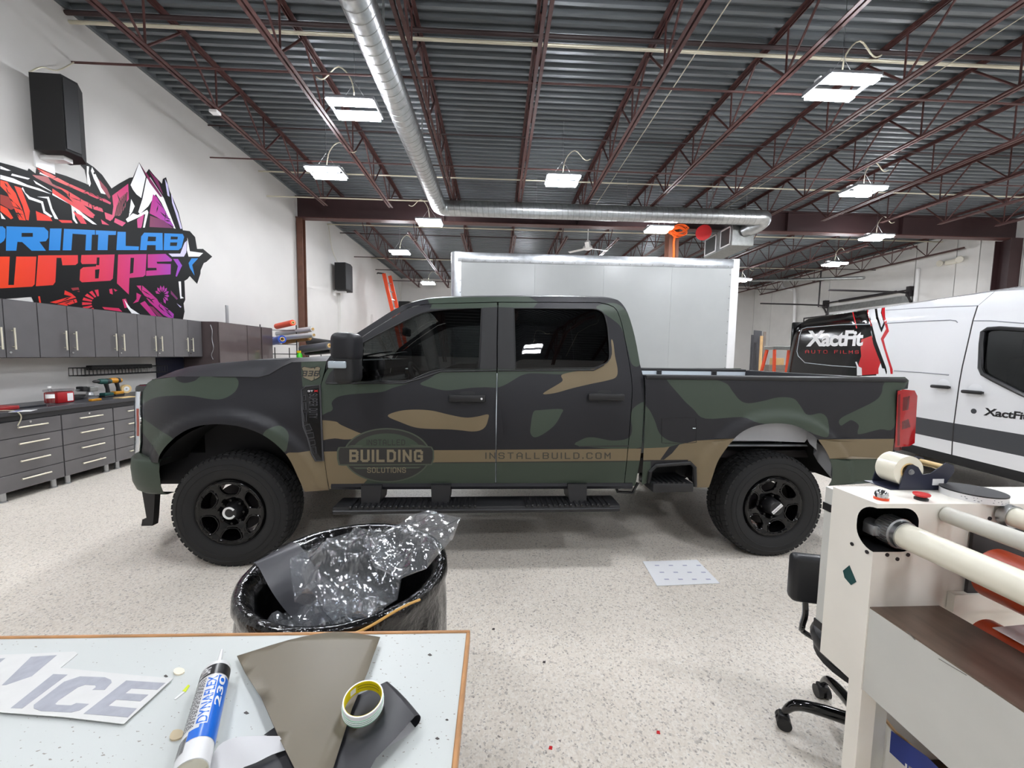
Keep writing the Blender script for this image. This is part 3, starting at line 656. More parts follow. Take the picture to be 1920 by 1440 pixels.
for x0, y0, x1, y1, n_ in ((20, 300, 190, 560, 9), (330, 180, 900, 440, 16), (500, 330, 850, 520, 10), (960, 320, 1080, 560, 8), (1290, 430, 1450, 650, 7), (1160, 1170, 1450, 1400, 12), (560, 1080, 660, 1190, 5), (420, 1230, 640, 1310, 5)):
    for k in range(n_):   # inked slashes and cracks over the shards
        t_ = random.random(); cx_, cy_2 = x0+(x1-x0)*t_+random.uniform(-30, 30), y0+(y1-y0)*t_+random.uniform(-30, 30); l_ = random.uniform(20, 60); a_ = math.atan2(y1-y0, x1-x0)+random.choice((0, 0, .9, -.7))+random.uniform(-.2, .2); w_ = random.uniform(2.5, 6)
        dx_, dy_ = math.cos(a_), math.sin(a_)
        LAY.append(([(cx_-dx_*l_, cy_2-dy_*l_), (cx_-dy_*w_, cy_2+dx_*w_), (cx_+dx_*l_, cy_2+dy_*l_), (cx_+dy_*w_, cy_2-dx_*w_)], 0))
for k in range(7):   # hatching
    LAY.append(([(985+k*14, 470-k*18), (991+k*14, 468-k*18), (975+k*14, 570-k*8), (969+k*14, 570-k*8)], 0))
for k in range(6):   # small teeth
    LAY.append(([(790+k*26, 190+k*24), (806+k*26, 196+k*24), (800+k*26, 212+k*24), (786+k*26, 206+k*24)], 0))
LET = [
 # black band behind letters
 ([(-330, 640), (0, 628), (560, 640), (1160, 662), (1540, 684), (1560, 700), (1480, 1075), (1090, 1105), (1085, 1255), (960, 1140), (470, 1180), (0, 1216), (-330, 1230)], 0),
 ([(-330, 650), (20, 650), (44, 672), (44, 742), (30, 772), (0, 794), (-180, 794), (-190, 855), (-330, 855)], BL),
 ([(52, 650), (370, 658), (405, 692), (405, 745), (385, 775), (330, 780), (385, 855), (265, 855), (185, 782), (145, 780), (135, 855), (48, 855)], BL), ([(180, 705), (275, 705), (275, 738), (180, 738)], 0),
 ([(420, 668), (518, 668), (505, 852), (410, 852)], BL), ([(538, 670), (800, 682), (800, 720), (774, 720), (768, 852), (718, 852), (725, 720), (610, 712), (600, 852), (527, 852)], BL),
 ([(806, 683), (978, 690), (975, 722), (912, 722), (905, 850), (822, 850), (828, 720), (806, 720)], BL), ([(990, 695), (1060, 697), (1058, 815), (1170, 820), (1168, 850), (980, 850)], BL),
 ([(1215, 703), (1370, 706), (1372, 850), (1312, 850), (1312, 808), (1240, 808), (1235, 850), (1180, 850), (1190, 735)], BL), ([(1248, 735), (1315, 738), (1312, 775), (1243, 775)], 0),
 ([(1385, 708), (1540, 714), (1552, 740), (1530, 830), (1505, 850), (1380, 850)], BL), ([(1440, 735), (1500, 738), (1495, 760), (1438, 760)], 0), ([(1435, 785), (1495, 785), (1490, 815), (1433, 815)], 0),
 ([(-300, 905), (80, 905), (68, 1145), (115, 1145), (135, 905), (305, 905), (290, 1140), (270, 1158), (-300, 1190)], G_),
 ([(320, 895), (655, 893), (655, 960), (635, 975), (525, 978), (515, 915), (475, 915), (465, 1120), (445, 1145), (300, 1155)], G_),
 ([(685, 892), (965, 887), (950, 1090), (930, 1108), (690, 1122), (670, 1105), (675, 1015), (700, 995), (808, 988), (812, 966), (690, 968), (680, 950)], G_), ([(800, 1016), (838, 1010), (830, 1088), (800, 1090)], 0), ([(815, 912), (838, 912), (835, 978), (812, 978)], 0),
 ([(995, 888), (1235, 884), (1225, 1060), (1205, 1075), (1090, 1085), (1085, 1225), (985, 1130)], G_), ([(1100, 915), (1130, 915), (1122, 1042), (1094, 1050)], 0),
 ([(1245, 886), (1395, 882), (1450, 930), (1445, 945), (1320, 948), (1325, 965), (1440, 968), (1438, 1055), (1230, 1068), (1232, 1025), (1320, 1020), (1318, 1000), (1245, 1000)], G_),
 ([(1460, 925), (1500, 925), (1535, 980), (1490, 1075), (1480, 1070), (1500, 985)], G_), ([(1590, 960), (1615, 920), (1670, 920), (1620, 975), (1640, 1065), (1600, 1000)], BL),
 ([(1420, 880), (1520, 880), (1555, 790), (1575, 770), (1570, 870), (1550, 905), (1450, 905)], LI), ([(1580, 745), (1600, 860), (1712, 875), (1680, 905), (1590, 905), (1575, 850)], WH)]
mb = cdt(OUT, [], [(mur(p), k) for p, k in LAY+LET], lambda y, z: (XL+.003, y, z), 1.0)
o = obj('wall_mural', mb, ['mural_black', 'mural_gradient', 'mural_gradient_dark', 'mural_blue', 'mural_white', 'mural_lilac'])
o['label'] = 'large graffiti-style vinyl mural with blue and red lettering on the left wall'; o['category'] = 'mural'
# ------------------------------------------------------------------ cabinets along the left wall
mat('cab_grey', (92, 90, 92), .14, coat=.5, var=.04, vs=6)
mat('cab_dark', (40, 40, 44), .45)
mat('tall_brown', (84, 74, 74), .16, coat=.4, var=.05, vs=5)
mat('handle', (232, 226, 206), .3, metal=.55)
mat('worktop', (58, 58, 62), .4, var=.06, vs=10)
def upper(y0, y1, label):
    t = thing('wall_cabinet', label, 'cabinet', (XL, (y0+y1)/2, 1.44), 0, 'grey wall cabinets')
    obj('carcass', MB().box(XL, -5.17, y0+.004, y1-.004, 1.44, 2.06), 'cab_dark', t)
    ym = (y0+y1)/2
    for k, (a, b) in enumerate(((y0, ym), (ym, y1))):
        d = obj('door', MB().rbox(-5.168, -5.148, a+.004, b-.004, 1.445, 2.055, .003, 1), 'cab_grey', t)
        hy = ym-.055 if k == 0 else ym+.055
        obj('handle', MB().cyl((-5.115, hy, 1.53), (-5.115, hy, 1.76), .008, n=10).cyl((-5.15, hy, 1.56), (-5.115, hy, 1.56), .005, n=6).cyl((-5.15, hy, 1.73), (-5.115, hy, 1.73), .005, n=6), 'handle', d, 40)
        if k: obj('lock', MB().cyl((-5.15, a+.03, 1.5), (-5.14, a+.03, 1.5), .012, n=12), 'chrome', d, 40)
NU = ['partly cut off at the left edge of the frame', 'second from the frame edge, above the water bottle', 'third from the frame edge, reflecting a lamp', 'fourth from the frame edge', 'last before the tall cabinets']
for i in range(5): upper(3.95+.6*i, 4.55+.6*i, 'grey two-door wall cabinet, '+NU[i])
def base(y0, y1, label):
    t = thing('drawer_cabinet', label, 'cabinet', (-5.18, (y0+y1)/2, 0), 0, 'grey drawer cabinets')
    obj('carcass', MB().box(XL+.01, -4.892, y0+.004, y1-.004, .10, .81), 'cab_dark', t)
    for k, (a, b) in enumerate(((.105, .27), (.275, .455), (.46, .635), (.64, .805))):
        d = obj('drawer', MB().rbox(-4.89, -4.868, y0+.005, y1-.005, a, b, .003, 1), 'cab_grey', t)
        zc = b-.062; ym = (y0+y1)/2
        obj('handle', MB().cyl((-4.835, ym-.13, zc), (-4.835, ym+.13, zc), .0085, n=10).cyl((-4.87, ym-.1, zc), (-4.835, ym-.1, zc), .005, n=6).cyl((-4.87, ym+.1, zc), (-4.835, ym+.1, zc), .005, n=6), 'handle', d, 40)
        if k == 3: obj('lock', MB().cyl((-4.87, ym, b-.022), (-4.86, ym, b-.022), .011, n=12), 'chrome', d, 40)
    for yy in (y0+.07, y1-.07):
        for xx in (-4.93, -5.4): obj('leg', MB().lathe([(0, 0), (.034, 0), (.034, .012), (.026, .016), (.026, .10), (0, .10)], (xx, yy, 0), (0, 0, 1), 14), 'steel', t, 40)
NB = ['cut off by the left edge of the frame', 'in the middle, below the red tub', 'partly hidden by the pickup headlight', 'hidden behind the pickup fender', 'last one hidden behind the pickup']
for i in range(5): base(3.875+.58*i, 4.455+.58*i, 'grey four-drawer base cabinet, '+NB[i])
wt = thing('worktop', 'long dark worktop with a lip, running over the drawer cabinets', 'worktop', (-5.18, 5.3, .81))
obj('slab', MB().rbox(XL+.005, -4.84, 3.87, 6.79, .865, .915, .006, 1), 'worktop', wt)
obj('support_rail', MB().box(XL+.01, -4.88, 3.88, 6.78, .812, .865), 'cab_dark', wt)
def tall(y0, y1, label, doors=1):
    t = thing('tall_cabinet', label, 'cabinet', (-5.18, (y0+y1)/2, 0), 0, 'tall brown-grey lockers')
    obj('carcass', MB().box(XL+.01, -4.892, y0+.003, y1-.003, .08, 2.06), 'tall_brown', t)
    obj('plinth', MB().box(XL+.02, -4.95, y0+.02, y1-.02, 0, .08), 'cab_dark', t)
    w = (y1-y0)/doors
    for k in range(doors):
        d = obj('door', MB().rbox(-4.89, -4.87, y0+k*w+.005, y0+(k+1)*w-.005, .1, 2.055, .003, 1), 'tall_brown', t)
        hy = y0+(k+1)*w-.06
        obj('handle', MB().cyl((-4.835, hy, 1.0), (-4.835, hy, 1.25), .008, n=8).cyl((-4.87, hy, 1.03), (-4.835, hy, 1.03), .005, n=6).cyl((-4.87, hy, 1.22), (-4.835, hy, 1.22), .005, n=6), 'handle', d, 40)
tall(6.965, 7.73, 'tall glossy brown-grey locker beside the wall cabinets, widest of three')
tall(7.735, 8.17, 'tall glossy brown-grey locker, middle of three')
tall(8.20, 8.58, 'tall glossy brown-grey locker nearest the film rack')
cbl = single('wall_cable', MB().tube(smooth_line([(-5.0, 6.953, 2.0), (-4.97, 6.948, 1.9), (-4.98, 6.948, 1.75), (-4.96, 6.948, 1.6), (-5.0, 6.948, 1.48), (-4.98, 6.953, 1.4)], 4), .006, 6), 'steel', 'grey wire hanging down the side of the widest tall locker', 'wire', smooth=40)
single('metal_strip', MB().box(-5.18, -5.16, 7.60, 7.66, 2.062, 2.42), 'steel', 'thin upright aluminium strip standing on the tall lockers', 'strip')
mat('navy_board', (20, 24, 44), .5)
single('splash_board', MB().box(XL+.001, XL+.02, 6.42, 6.95, .93, 1.43), 'navy_board', 'dark navy board on the wall under the last wall cabinets', 'board')
# ------------------------------------------------------------------ things on the worktop
ZT = .915
def on_top(px, py, z=ZT): return at_z(px, py, z)
# water bottle
p = on_top(95, 761); b = thing('water_bottle', 'clear plastic water bottle with a white label on the worktop', 'bottle', p[:])
obj('bottle_body', MB().lathe([(0, .002), (.03, 0), (.034, .01), (.033, .05), (.034, .06), (.034, .13), (.03, .155), (.014, .185), (.013, .2), (0, .2)], p, (0, 0, 1), 20), 'clear_plastic', b, 40)
obj('paper_label', MB().lathe([(.0345, .085), (.0348, .087), (.0348, .125), (.0345, .127)], p, (0, 0, 1), 20), 'white_paint', b, 40)
obj('cap', MB().lathe([(.0, .218), (.0145, .217), (.0148, .198), (0, .198)], p, (0, 0, 1), 16), 'white_paint', b, 40)
# red tub
mat('red_tub', (166, 22, 30), .35)
glass('frosted', (.8, .78, .8), .3, 1.5)
p = on_top(122, 755); t = thing('red_tub', 'square dark red plastic tub with a clear lid and white label', 'tub', p[:])
x, y = p.x-.05, p.y
obj('tub', MB().rbox(x-.09, x+.07, y-.09, y+.09, ZT, ZT+.13, .015), 'red_tub', t, 40)
obj('lid', MB().rbox(x-.095, x+.075, y-.095, y+.095, ZT+.13, ZT+.16, .01), 'frosted', t, 40)
obj('paper_label', MB().box(x+.0705, x+.0715, y+.01, y+.07, ZT+.02, ZT+.11), 'white_paint', t)
# folders and papers at the left
mat('folder_dark', (34, 36, 42), .35); mat('folder_red', (150, 28, 30), .4); mat('navy_print', (40, 60, 140), .5)
p = on_top(20, 770)
single('red_folder', MB().rbox(p.x-.28, p.x-.05, p.y-.12, p.y+.12, ZT, ZT+.04, .01), 'folder_red', 'red box lying flat at the left end of the worktop', 'box')
p = on_top(70, 763)
single('black_folder', MB().rbox(p.x-.3, p.x-.02, p.y-.14, p.y+.1, ZT, ZT+.018, .004), 'folder_dark', 'flat black binder lying left of the water bottle', 'binder')
p = on_top(38, 771); t = thing('paper_slip', 'white paper slip with blue print near the worktop edge', 'paper', p[:])
M = Matrix.Translation((p.x, p.y, ZT)) @ Matrix.Rotation(.5, 4, 'Z')
obj('sheet', MB().box(-.05, .09, -.07, .07, .0, .003, M=M), 'white_paint', t); obj('blue_print', MB().box(-.04, .0, -.05, .05, .003, .0036, M=M), 'navy_print', t)
t = thing('desk_cable', 'thin pale cable hanging over the worktop edge', 'cable', (-4.83, 3.98, .7))
obj('cable', MB().tube(smooth_line([(-5.0, 3.95, ZT+.006), (-4.88, 4.0, ZT+.008), (-4.825, 4.03, ZT-.01), (-4.815, 4.05, ZT-.07), (-4.82, 4.02, ZT-.15)], 4), .005, 6), 'conduit', t, 40)
# wire stand at far left
t = thing('wire_stand', 'small black wire paper stand at the left edge of the worktop', 'stand', (-5.3, 3.98, ZT))
for z in (ZT+.03, ZT+.12, ZT+.21, ZT+.30):
    obj('tray', MB().tube([(-5.42, 3.82, z+.05), (-5.18, 3.82, z), (-5.18, 4.0, z), (-5.42, 4.0, z+.05)], .004, 5, closed=True), 'black_plastic', t)
for xx, yy in ((-5.18, 3.82), (-5.18, 4.0), (-5.42, 3.82), (-5.42, 4.0)): obj('post', MB().cyl((xx, yy, ZT), (xx, yy, ZT+.36), .005, n=6), 'black_plastic', t)
obj('paper_stack', MB().rbox(-5.4, -5.14, 3.84, 4.06, ZT+.125, ZT+.155, .004, 1, M=None), 'white_paint', t)
# power drills
def drill(px, py, body, label, flip):
    p = on_top(px, py); t = thing('power_drill', label, 'drill', p[:])
    s = flip
    obj('motor_body', MB().lathe([(0, -.09), (.03, -.088), (.036, -.05), (.036, .03), (.03, .06), (.02, .065), (0, .065)], p+Vector((0, 0, .21)), (0, -s, .05), 16), body, t, 40)
    obj('chuck', MB().lathe([(.022, .065), (.022, .085), (.016, .12), (.004, .14), (0, .14)], p+Vector((0, 0, .21)), (0, -s, .05), 14), 'black_plastic', t, 40)
    obj('grip', MB().tube([p+Vector((0, s*.03, .18)), p+Vector((0, s*.045, .11)), p+Vector((0, s*.05, .06))], [.024, .02, .024], 10), 'black_plastic', t, 40)
    obj('battery', MB().rbox(p.x-.04, p.x+.04, p.y+s*.03-.06, p.y+s*.03+.06, ZT+.02, ZT+.06, .01), body, t)
    obj('battery_base', MB().rbox(p.x-.042, p.x+.042, p.y+s*.03-.064, p.y+s*.03+.064, ZT, ZT+.022, .006, 1), 'black_plastic', t)
    obj('motor_vent', MB().lathe([(.0365, -.06), (.038, -.055), (.038, -.03), (.0365, -.025)], p+Vector((0, 0, .21)), (0, -s, .05), 16), 'black_plastic', t, 40)
mat('drill_green', (16, 70, 66), .45); mat('drill_yellow', (196, 136, 24), .45)
drill(196, 745, 'drill_green', 'dark green cordless drill standing on the worktop', 1)
drill(216, 742, 'drill_yellow', 'yellow and black cordless drill standing right of the green one', 1)
# tape roll
p = on_top(236, 737); mat('masking', (226, 196, 140), .6)
t = thing('tape_roll', 'roll of tan masking tape standing on its edge by the headlight', 'tape', p[:])
ax = Vector((1, -.25, 0)); cc = p+Vector((0, 0, .062))
obj('tape', MB().lathe([(.036, -.02), (.062, -.02), (.062, .02), (.036, .02), (.036, -.02)], cc, ax, 28), 'masking', t, 30)
obj('core', MB().lathe([(.012, -.0195), (.036, -.0195), (.036, .0195), (.012, .0195), (.012, -.0195)], cc, ax, 28), 'white_paint', t, 30)
# silver lamp / vise, black trays, orange clamp
p = on_top(169, 747); t = thing('bench_vise', 'small silver bench vise between the red tub and the drills', 'vise', p[:])
obj('foot', MB().lathe([(0, 0), (.075, 0), (.075, .02), (.04, .045), (.03, .09), (0, .09)], p, (0, 0, 1), 16), 'steel', t, 40)
obj('jaw_block', MB().rbox(p.x-.05, p.x+.05, p.y-.04, p.y+.06, ZT+.09, ZT+.15, .008), 'galv_dull', t)
obj('moving_jaw', MB().rbox(p.x-.045, p.x+.045, p.y-.12, p.y-.06, ZT+.1, ZT+.16, .008), 'black_plastic', t)
obj('screw_bar', MB().cyl((p.x, p.y-.16, ZT+.12), (p.x, p.y+.02, ZT+.12), .01, n=8), 'steel', t)
p = on_top(160, 750); single('black_tray', MB().rbox(p.x-.3, p.x-.12, p.y-.08, p.y+.22, ZT, ZT+.05, .012), 'black_plastic', 'low black tool tray behind the silver vise', 'tray')
p = on_top(205, 752); p.x = -4.93; t = thing('spring_clamp', 'orange clamp lying at the front of the worktop', 'clamp', p[:])
for s in (-1, 1): obj('jaw', MB().rbox(p.x-.02, p.x+.02, p.y+s*.03-.012, p.y+s*.03+.05, ZT, ZT+.025, .006), 'drill_yellow', t)
obj('pivot', MB().cyl((p.x, p.y, ZT), (p.x, p.y, ZT+.03), .008, n=8), 'steel', t)
p = on_top(235, 746); single('cardboard_strip', MB().box(p.x-.1, p.x+.02, p.y-.06, p.y+.16, ZT, ZT+.006), 'masking', 'flat tan strip lying beside the orange clamp', 'strip')
# black wire basket on the wall
t = thing('wire_basket', 'long black wire basket on the wall above the drills', 'basket', (XL+.1, 6.0, 1.2))
for z in (1.20, 1.30): obj('rim_wire', MB().tube([(XL+.005, 5.15, z), (XL+.2, 5.15, z), (XL+.2, 6.4, z), (XL+.005, 6.4, z)], .006, 5, closed=True), 'black_plastic', t)
y = 5.15
while y < 6.41: obj('basket_wire', MB().tube([(XL+.005, y, 1.30), (XL+.005, y, 1.20), (XL+.2, y, 1.20), (XL+.2, y, 1.30)], .0035, 5), 'black_plastic', t); y += .05
single('squeegee', MB().rbox(XL+.06, XL+.14, 5.3, 6.2, 1.27, 1.33, .01), 'black_matte', 'long black bar lying in the wall wire basket', 'bar')
# ------------------------------------------------------------------ film rack with rolls of vinyl
rx = -4.95
rk = thing('film_rack', 'black wire rack holding rolls of vinyl film beside the tall lockers', 'rack', (rx, 9.3, 0))
for y in (8.95, 9.5, 10.15):
    for x in (-5.35, -4.55): obj('upright', MB().cyl((x, y, 0), (x, y, 2.16 if y < 9 else 1.66), .012, n=6), 'black_plastic', rk)
for z in (.5, .9, 1.3, 1.5):
    obj('cross_wire', MB().tube([(-5.35, 8.95, z), (-4.55, 8.95, z), (-4.55, 10.15, z), (-5.35, 10.15, z)], .008, 5, closed=True), 'black_plastic', rk)
for z in (1.72, 1.88, 2.04): obj('arm', MB().cyl((-5.35, 8.95, z), (-4.55, 8.95, z), .008, n=5), 'black_plastic', rk)
mat('film_orange', (228, 72, 30), .35); mat('film_silver', (196, 198, 202), .3, metal=.5); mat('film_blue', (28, 70, 170), .35); mat('film_gold', (150, 106, 50), .4, metal=.3)
mat('film_black', (28, 28, 30), .35); mat('film_grey', (88, 90, 96), .35)
def film(px0, py0, px1, py1, Y, r, m, label):
    a = at_y(px0, py0, Y); b = at_y(px1, py1, Y-.35)
    t = thing('film_roll', label, 'roll', ((a+b)/2)[:], 0, 'rolls of vinyl film on the rack')
    d = (b-a).normalized()
    obj('film', MB().lathe([(r*.55, 0), (r, 0), (r, (b-a).length), (r*.55, (b-a).length), (r*.55, 0)], a, d, 20), m, t, 40)
    obj('core', MB().lathe([(r*.42, -.02), (r*.55, -.02), (r*.55, (b-a).length+.02), (r*.42, (b-a).length+.02), (r*.42, -.02)], a, d, 16), 'masking', t, 40)
film(519, 612, 549, 605, 9.1, .065, 'film_orange', 'bright orange film roll on the top of the rack')
film(520, 626, 586, 617, 9.2, .06, 'film_silver', 'silver film roll, upper of the two silver ones')
film(520, 634, 588, 628, 9.0, .055, 'film_silver', 'silver film roll, lower of the two silver ones')
film(512, 640, 529, 636, 8.9, .085, 'film_blue', 'short blue film roll below the silver ones')
film(532, 641, 580, 633, 9.2, .065, 'film_gold', 'brownish gold film roll on the rack')
film(580, 640, 636, 648, 9.6, .10, 'film_black', 'thick black film roll nearest the pickup windscreen')
film(566, 655, 617, 648, 9.0, .085, 'film_grey', 'dark grey film roll below the black one')
film(575, 662, 622, 658, 9.1, .06, 'film_black', 'thin black film roll at the bottom right of the rack')
t = thing('spray_bottle', 'green spray bottle with yellow head on the film rack', 'bottle', at_y(562, 676, 8.8)[:])
q = at_y(562, 676, 8.8); mat('green_plastic', (60, 190, 40), .35); mat('yellow_plastic', (240, 200, 20), .4)
obj('bottle', MB().lathe([(0, 0), (.06, 0), (.06, .12), (.03, .17), (0, .17)], q, (0, 0, 1), 14), 'green_plastic', t, 40)
obj('trigger_head', MB().rbox(q.x-.05, q.x+.03, q.y-.02, q.y+.02, q.z+.17, q.z+.22, .01), 'yellow_plastic', t)
obj('shelf_board', MB().box(q.x-.5, q.x+.3, q.y-.15, q.y+.15, q.z-.02, q.z), 'black_plastic', rk)
# ------------------------------------------------------------------ orange extension ladder against the far part of the left wall
a0 = at_y(746, 650, 16.2); a0.z = 0; ta = at_y(721, 514, 16.6)
t = thing('extension_ladder', 'orange extension ladder leaning against the left wall behind the pickup', 'ladder', (a0.x, a0.y, 0))
b0 = Vector((ta.x+1.15, 16.3, 0)); tp = Vector((ta.x, 16.5, ta.z))
sv = Vector((0, .45, 0)) + Vector((.12, 0, 0))
for s in (0, 1): obj('rail', MB().bar(b0+sv*s, tp+sv*s, .14, .08, (0, 1, 0)), 'orange_paint', t)
for i in range(1, 14): obj('rung', MB().cyl(b0.lerp(tp, i/14), b0.lerp(tp, i/14)+sv, .02, n=8), 'steel', t)
obj('top_hook', MB().tube([tp, tp+Vector((-.25, 0, .02)), tp+Vector((-.3, .1, .02))], .03, 6), 'dark_iron', t)
# ------------------------------------------------------------------ pickup truck
mat('wrap_black', (33, 33, 37), .46, spec=.3, bump=.02, bs=500)
mat('wrap_green', (60, 70, 60), .46, spec=.3, bump=.02, bs=500)
mat('wrap_tan', (116, 103, 80), .46, spec=.3, bump=.02, bs=500)
mat('wrap_grey', (66, 66, 70), .42, spec=.45)
mat('print_dark', (38, 38, 37), .5); mat('print_ink', (58, 56, 48), .5); mat('print_green', (54, 67, 54), .5); mat('print_line', (68, 77, 64), .5); mat('print_tan', (124, 114, 92), .5)
mat('vent_black', (12, 12, 13), .3, spec=.25)
mat('trim_black', (24, 24, 26), .5, bump=.08, bs=600)
mat('primer_grey', (150, 152, 156), .45, var=.06, vs=6)
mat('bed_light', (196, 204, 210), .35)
mat('headlamp_white', (190, 196, 204), .15, metal=.3, coat=.8)
mat('amber', (140, 52, 36), .2, coat=.5)
mat('tail_red', (158, 8, 15), .12, coat=.4)
mat('tail_dark_red', (92, 4, 9), .15, coat=.4)
mat('interior', (26, 26, 29), .7); mat('seat_cloth', (52, 53, 58), .8)
glass('glass_front', (.16, .17, .17), .01, 1.5); glass('glass_rear', (.035, .037, .04), .01, 1.5); glass('glass_shield', (.6, .64, .63), .01, 1.5)
glass('lamp_lens', (.9, .92, .94), .03, 1.45)
TY = math.radians(1.478); T0 = (-1.885, 2.716, 0)
tk = thing('pickup_truck', 'crew cab pickup wrapped in matte black, green and tan camouflage', 'pickup', T0, TY)
TI = W[tk.name].inverted(); TIR = TI.to_3x3(); TO = TI @ CO
AF, AR = (0.01, .455, .575), (4.02, .47, .585)
def sstep(t): t = max(0., min(1., t)); return t*t*(3-2*t)
def SC_(x, z):
    """lateral position of the cab/fender skin at length x, height z (0 = tyre face, + inward)"""
    if z < 1.40: y = -.012+.052*((z-.98)/.42)**2
    else: y = .04+(z-1.40)*.235+max(0, z-1.9)*.7
    if x < -.22: y += .30*((-.22-x)/.6)**2
    d = math.hypot(x-AF[0], z-AF[1]); y -= .04*sstep((AF[2]+.13-d)/.07) if z < 1.3 else 0
    if x < .62 and z > 1.05: y += .05*sstep((z-1.05)/.3)*sstep((.62-x)/.2)
    return y
def SB_(x, z):
    y = -.018+.03*((z-1.0)/.42)**2
    d = math.hypot(x-AR[0], z-AR[1]); y -= .028*sstep((AR[2]+.12-d)/.06)
    if x > 4.97: y += .9*(x-4.97)**2
    return y
def tsk(px, py, S, proud=0.0):
    d = TIR @ ray(px, py); x = z = 0; y = 0.0
    for _ in range(6):
        t = (y-proud-TO.y)/d.y; x = TO.x+t*d.x; z = TO.z+t*d.z; y = S(x, z)
    return x, z
def tl(pts, S): return [tsk(a, b, S) for a, b in pts]
def skin(S, off=0.0): return lambda x, z: (x, S(x, z)+off, z)
def tplane(px, py, y):
    d = TIR @ ray(px, py); t = (y-TO.y)/d.y; return Vector((TO.x+t*d.x, y, TO.z+t*d.z))
MIR = Matrix.Translation((0, 2.0, 0)) @ Matrix.Diagonal((1, -1, 1, 1))
def both(name, mb, m, smooth=35, sub=None, label=None):
    o = obj(name, mb, m, tk, smooth, True, label); c = dup_part(o, tk, MIR); return o
K, G, T = 0, 1, 2
WR = ['wrap_black', 'wrap_green', 'wrap_tan']
def lay(S, pts, k, sm=True):
    p = smooth_poly(pts, 4) if sm else pts
    return (tl(p, S), k)
ARCHF = [(570, 920), (560, 897), (545, 865), (530, 845), (510, 827), (485, 812), (455, 801), (422, 796), (390, 796), (360, 802), (335, 815), (315, 832), (300, 852), (296, 868)]
ARCHF = smooth_line(ARCHF, 3)
fen = [(264, 735), (275, 718), (285, 712), (335, 706), (410, 706), (485, 707), (505, 702), (530, 687), (548, 679), (612, 677), (607, 700), (601, 722), (599, 750), (602, 810), (606, 847), (612, 892), (616.5, 919), (572, 922)]+ARCHF+[(259, 861), (265, 832), (266, 785)]
LF = [lay(SC_, [(255, 745), (262, 722), (288, 704), (325, 703), (330, 712), (345, 718), (365, 714), (382, 704), (430, 703), (445, 711), (447, 722), (440, 735), (425, 745), (408, 749), (385, 747), (355, 742), (320, 742), (290, 746), (262, 758)], G),
      lay(SC_, [(258, 780), (277, 791), (300, 807), (326, 825), (310, 840), (301, 856), (290, 842), (275, 822), (258, 800)], G),
      lay(SC_, [(493, 818), (500, 806), (522, 798), (535, 804), (541, 815), (540, 830), (535, 847), (520, 842), (505, 830)], G),
      lay(SC_, [(565, 685), (567, 720), (572, 725), (610, 722), (622, 690), (620, 672), (570, 672)], G),
      lay(SC_, [(536, 852), (560, 848.5), (640, 847), (640, 940), (540, 940), (530, 880)], T)]
both('front_fender', cdt(tl(fen, SC_), [], LF, skin(SC_), .03), WR)
fw = smooth_line([(675, 715), (757, 715), (783, 707), (805, 698), (827, 693)], 3)+[(898, 692), (903, 578), (840, 580)]+smooth_line([(840, 580), (800, 585), (773, 595), (723, 620), (680, 643)], 3)[1:]
fdo = [(609, 701), (625, 676), (645, 657), (670, 639), (700, 618), (765, 578.5), (785, 573), (810, 570), (932.3, 567.5), (931, 640), (928.3, 913), (617.8, 917), (612.8, 892), (606.8, 847), (602.8, 810), (600, 750), (602, 722)]
LD = [lay(SC_, [(596, 690), (596, 772), (615, 773), (624, 767), (622, 755), (632, 745), (652, 740), (677, 738), (715, 735), (737, 727), (765, 717), (700, 716), (660, 700), (640, 690)], G),
      lay(SC_, [(788, 720), (805, 710), (835, 694), (900, 690), (940, 690), (945, 724), (910, 726), (885, 727), (860, 730), (835, 732), (810, 727)], G),
      lay(SC_, [(727, 780), (747, 771), (777, 768), (810, 770), (840, 777), (872, 783), (895, 781), (915, 777), (915, 787), (910, 800), (900, 807), (885, 809), (865, 807), (840, 805), (802, 804), (777, 801), (752, 792)], T),
      lay(SC_, [(590, 791), (627, 790), (640, 797), (672, 811), (690, 818), (652, 824), (627, 822), (590, 824)], T),
      lay(SC_, [(590, 847), (650, 846), (730, 848), (690, 898), (668, 922), (590, 925)], T, False),
      lay(SC_, [(700, 868), (940, 866), (940, 925), (668, 925), (690, 898)], G, False),
      lay(SC_, [(730, 844.5), (940, 843.5), (940, 866.2), (720, 868)], T, False),
      lay(SC_, [(806, 579), (815, 560), (940, 560), (940, 577), (905, 578), (840, 579)], G, False)]
FDS = tl(fdo, SC_)
both('front_door', cdt(FDS, [tl(fw, SC_)], LD, skin(SC_), .05), WR)
rw = [(964, 578), (1112, 579)]+smooth_line([(1112, 579), (1122, 581), (1132, 588), (1137, 603), (1140, 620), (1143, 660), (1141, 676), (1130, 684), (1113, 690.5)], 3)[1:]+[(967, 692)]
rdo = [(934.7, 567.5), (1123, 568)]+smooth_line([(1123, 568), (1150, 576), (1162, 597), (1172, 640), (1184, 713), (1183.2, 763), (1176.3, 847), (1169.5, 911)], 3)[1:]+[(930.5, 913), (933.2, 640)]
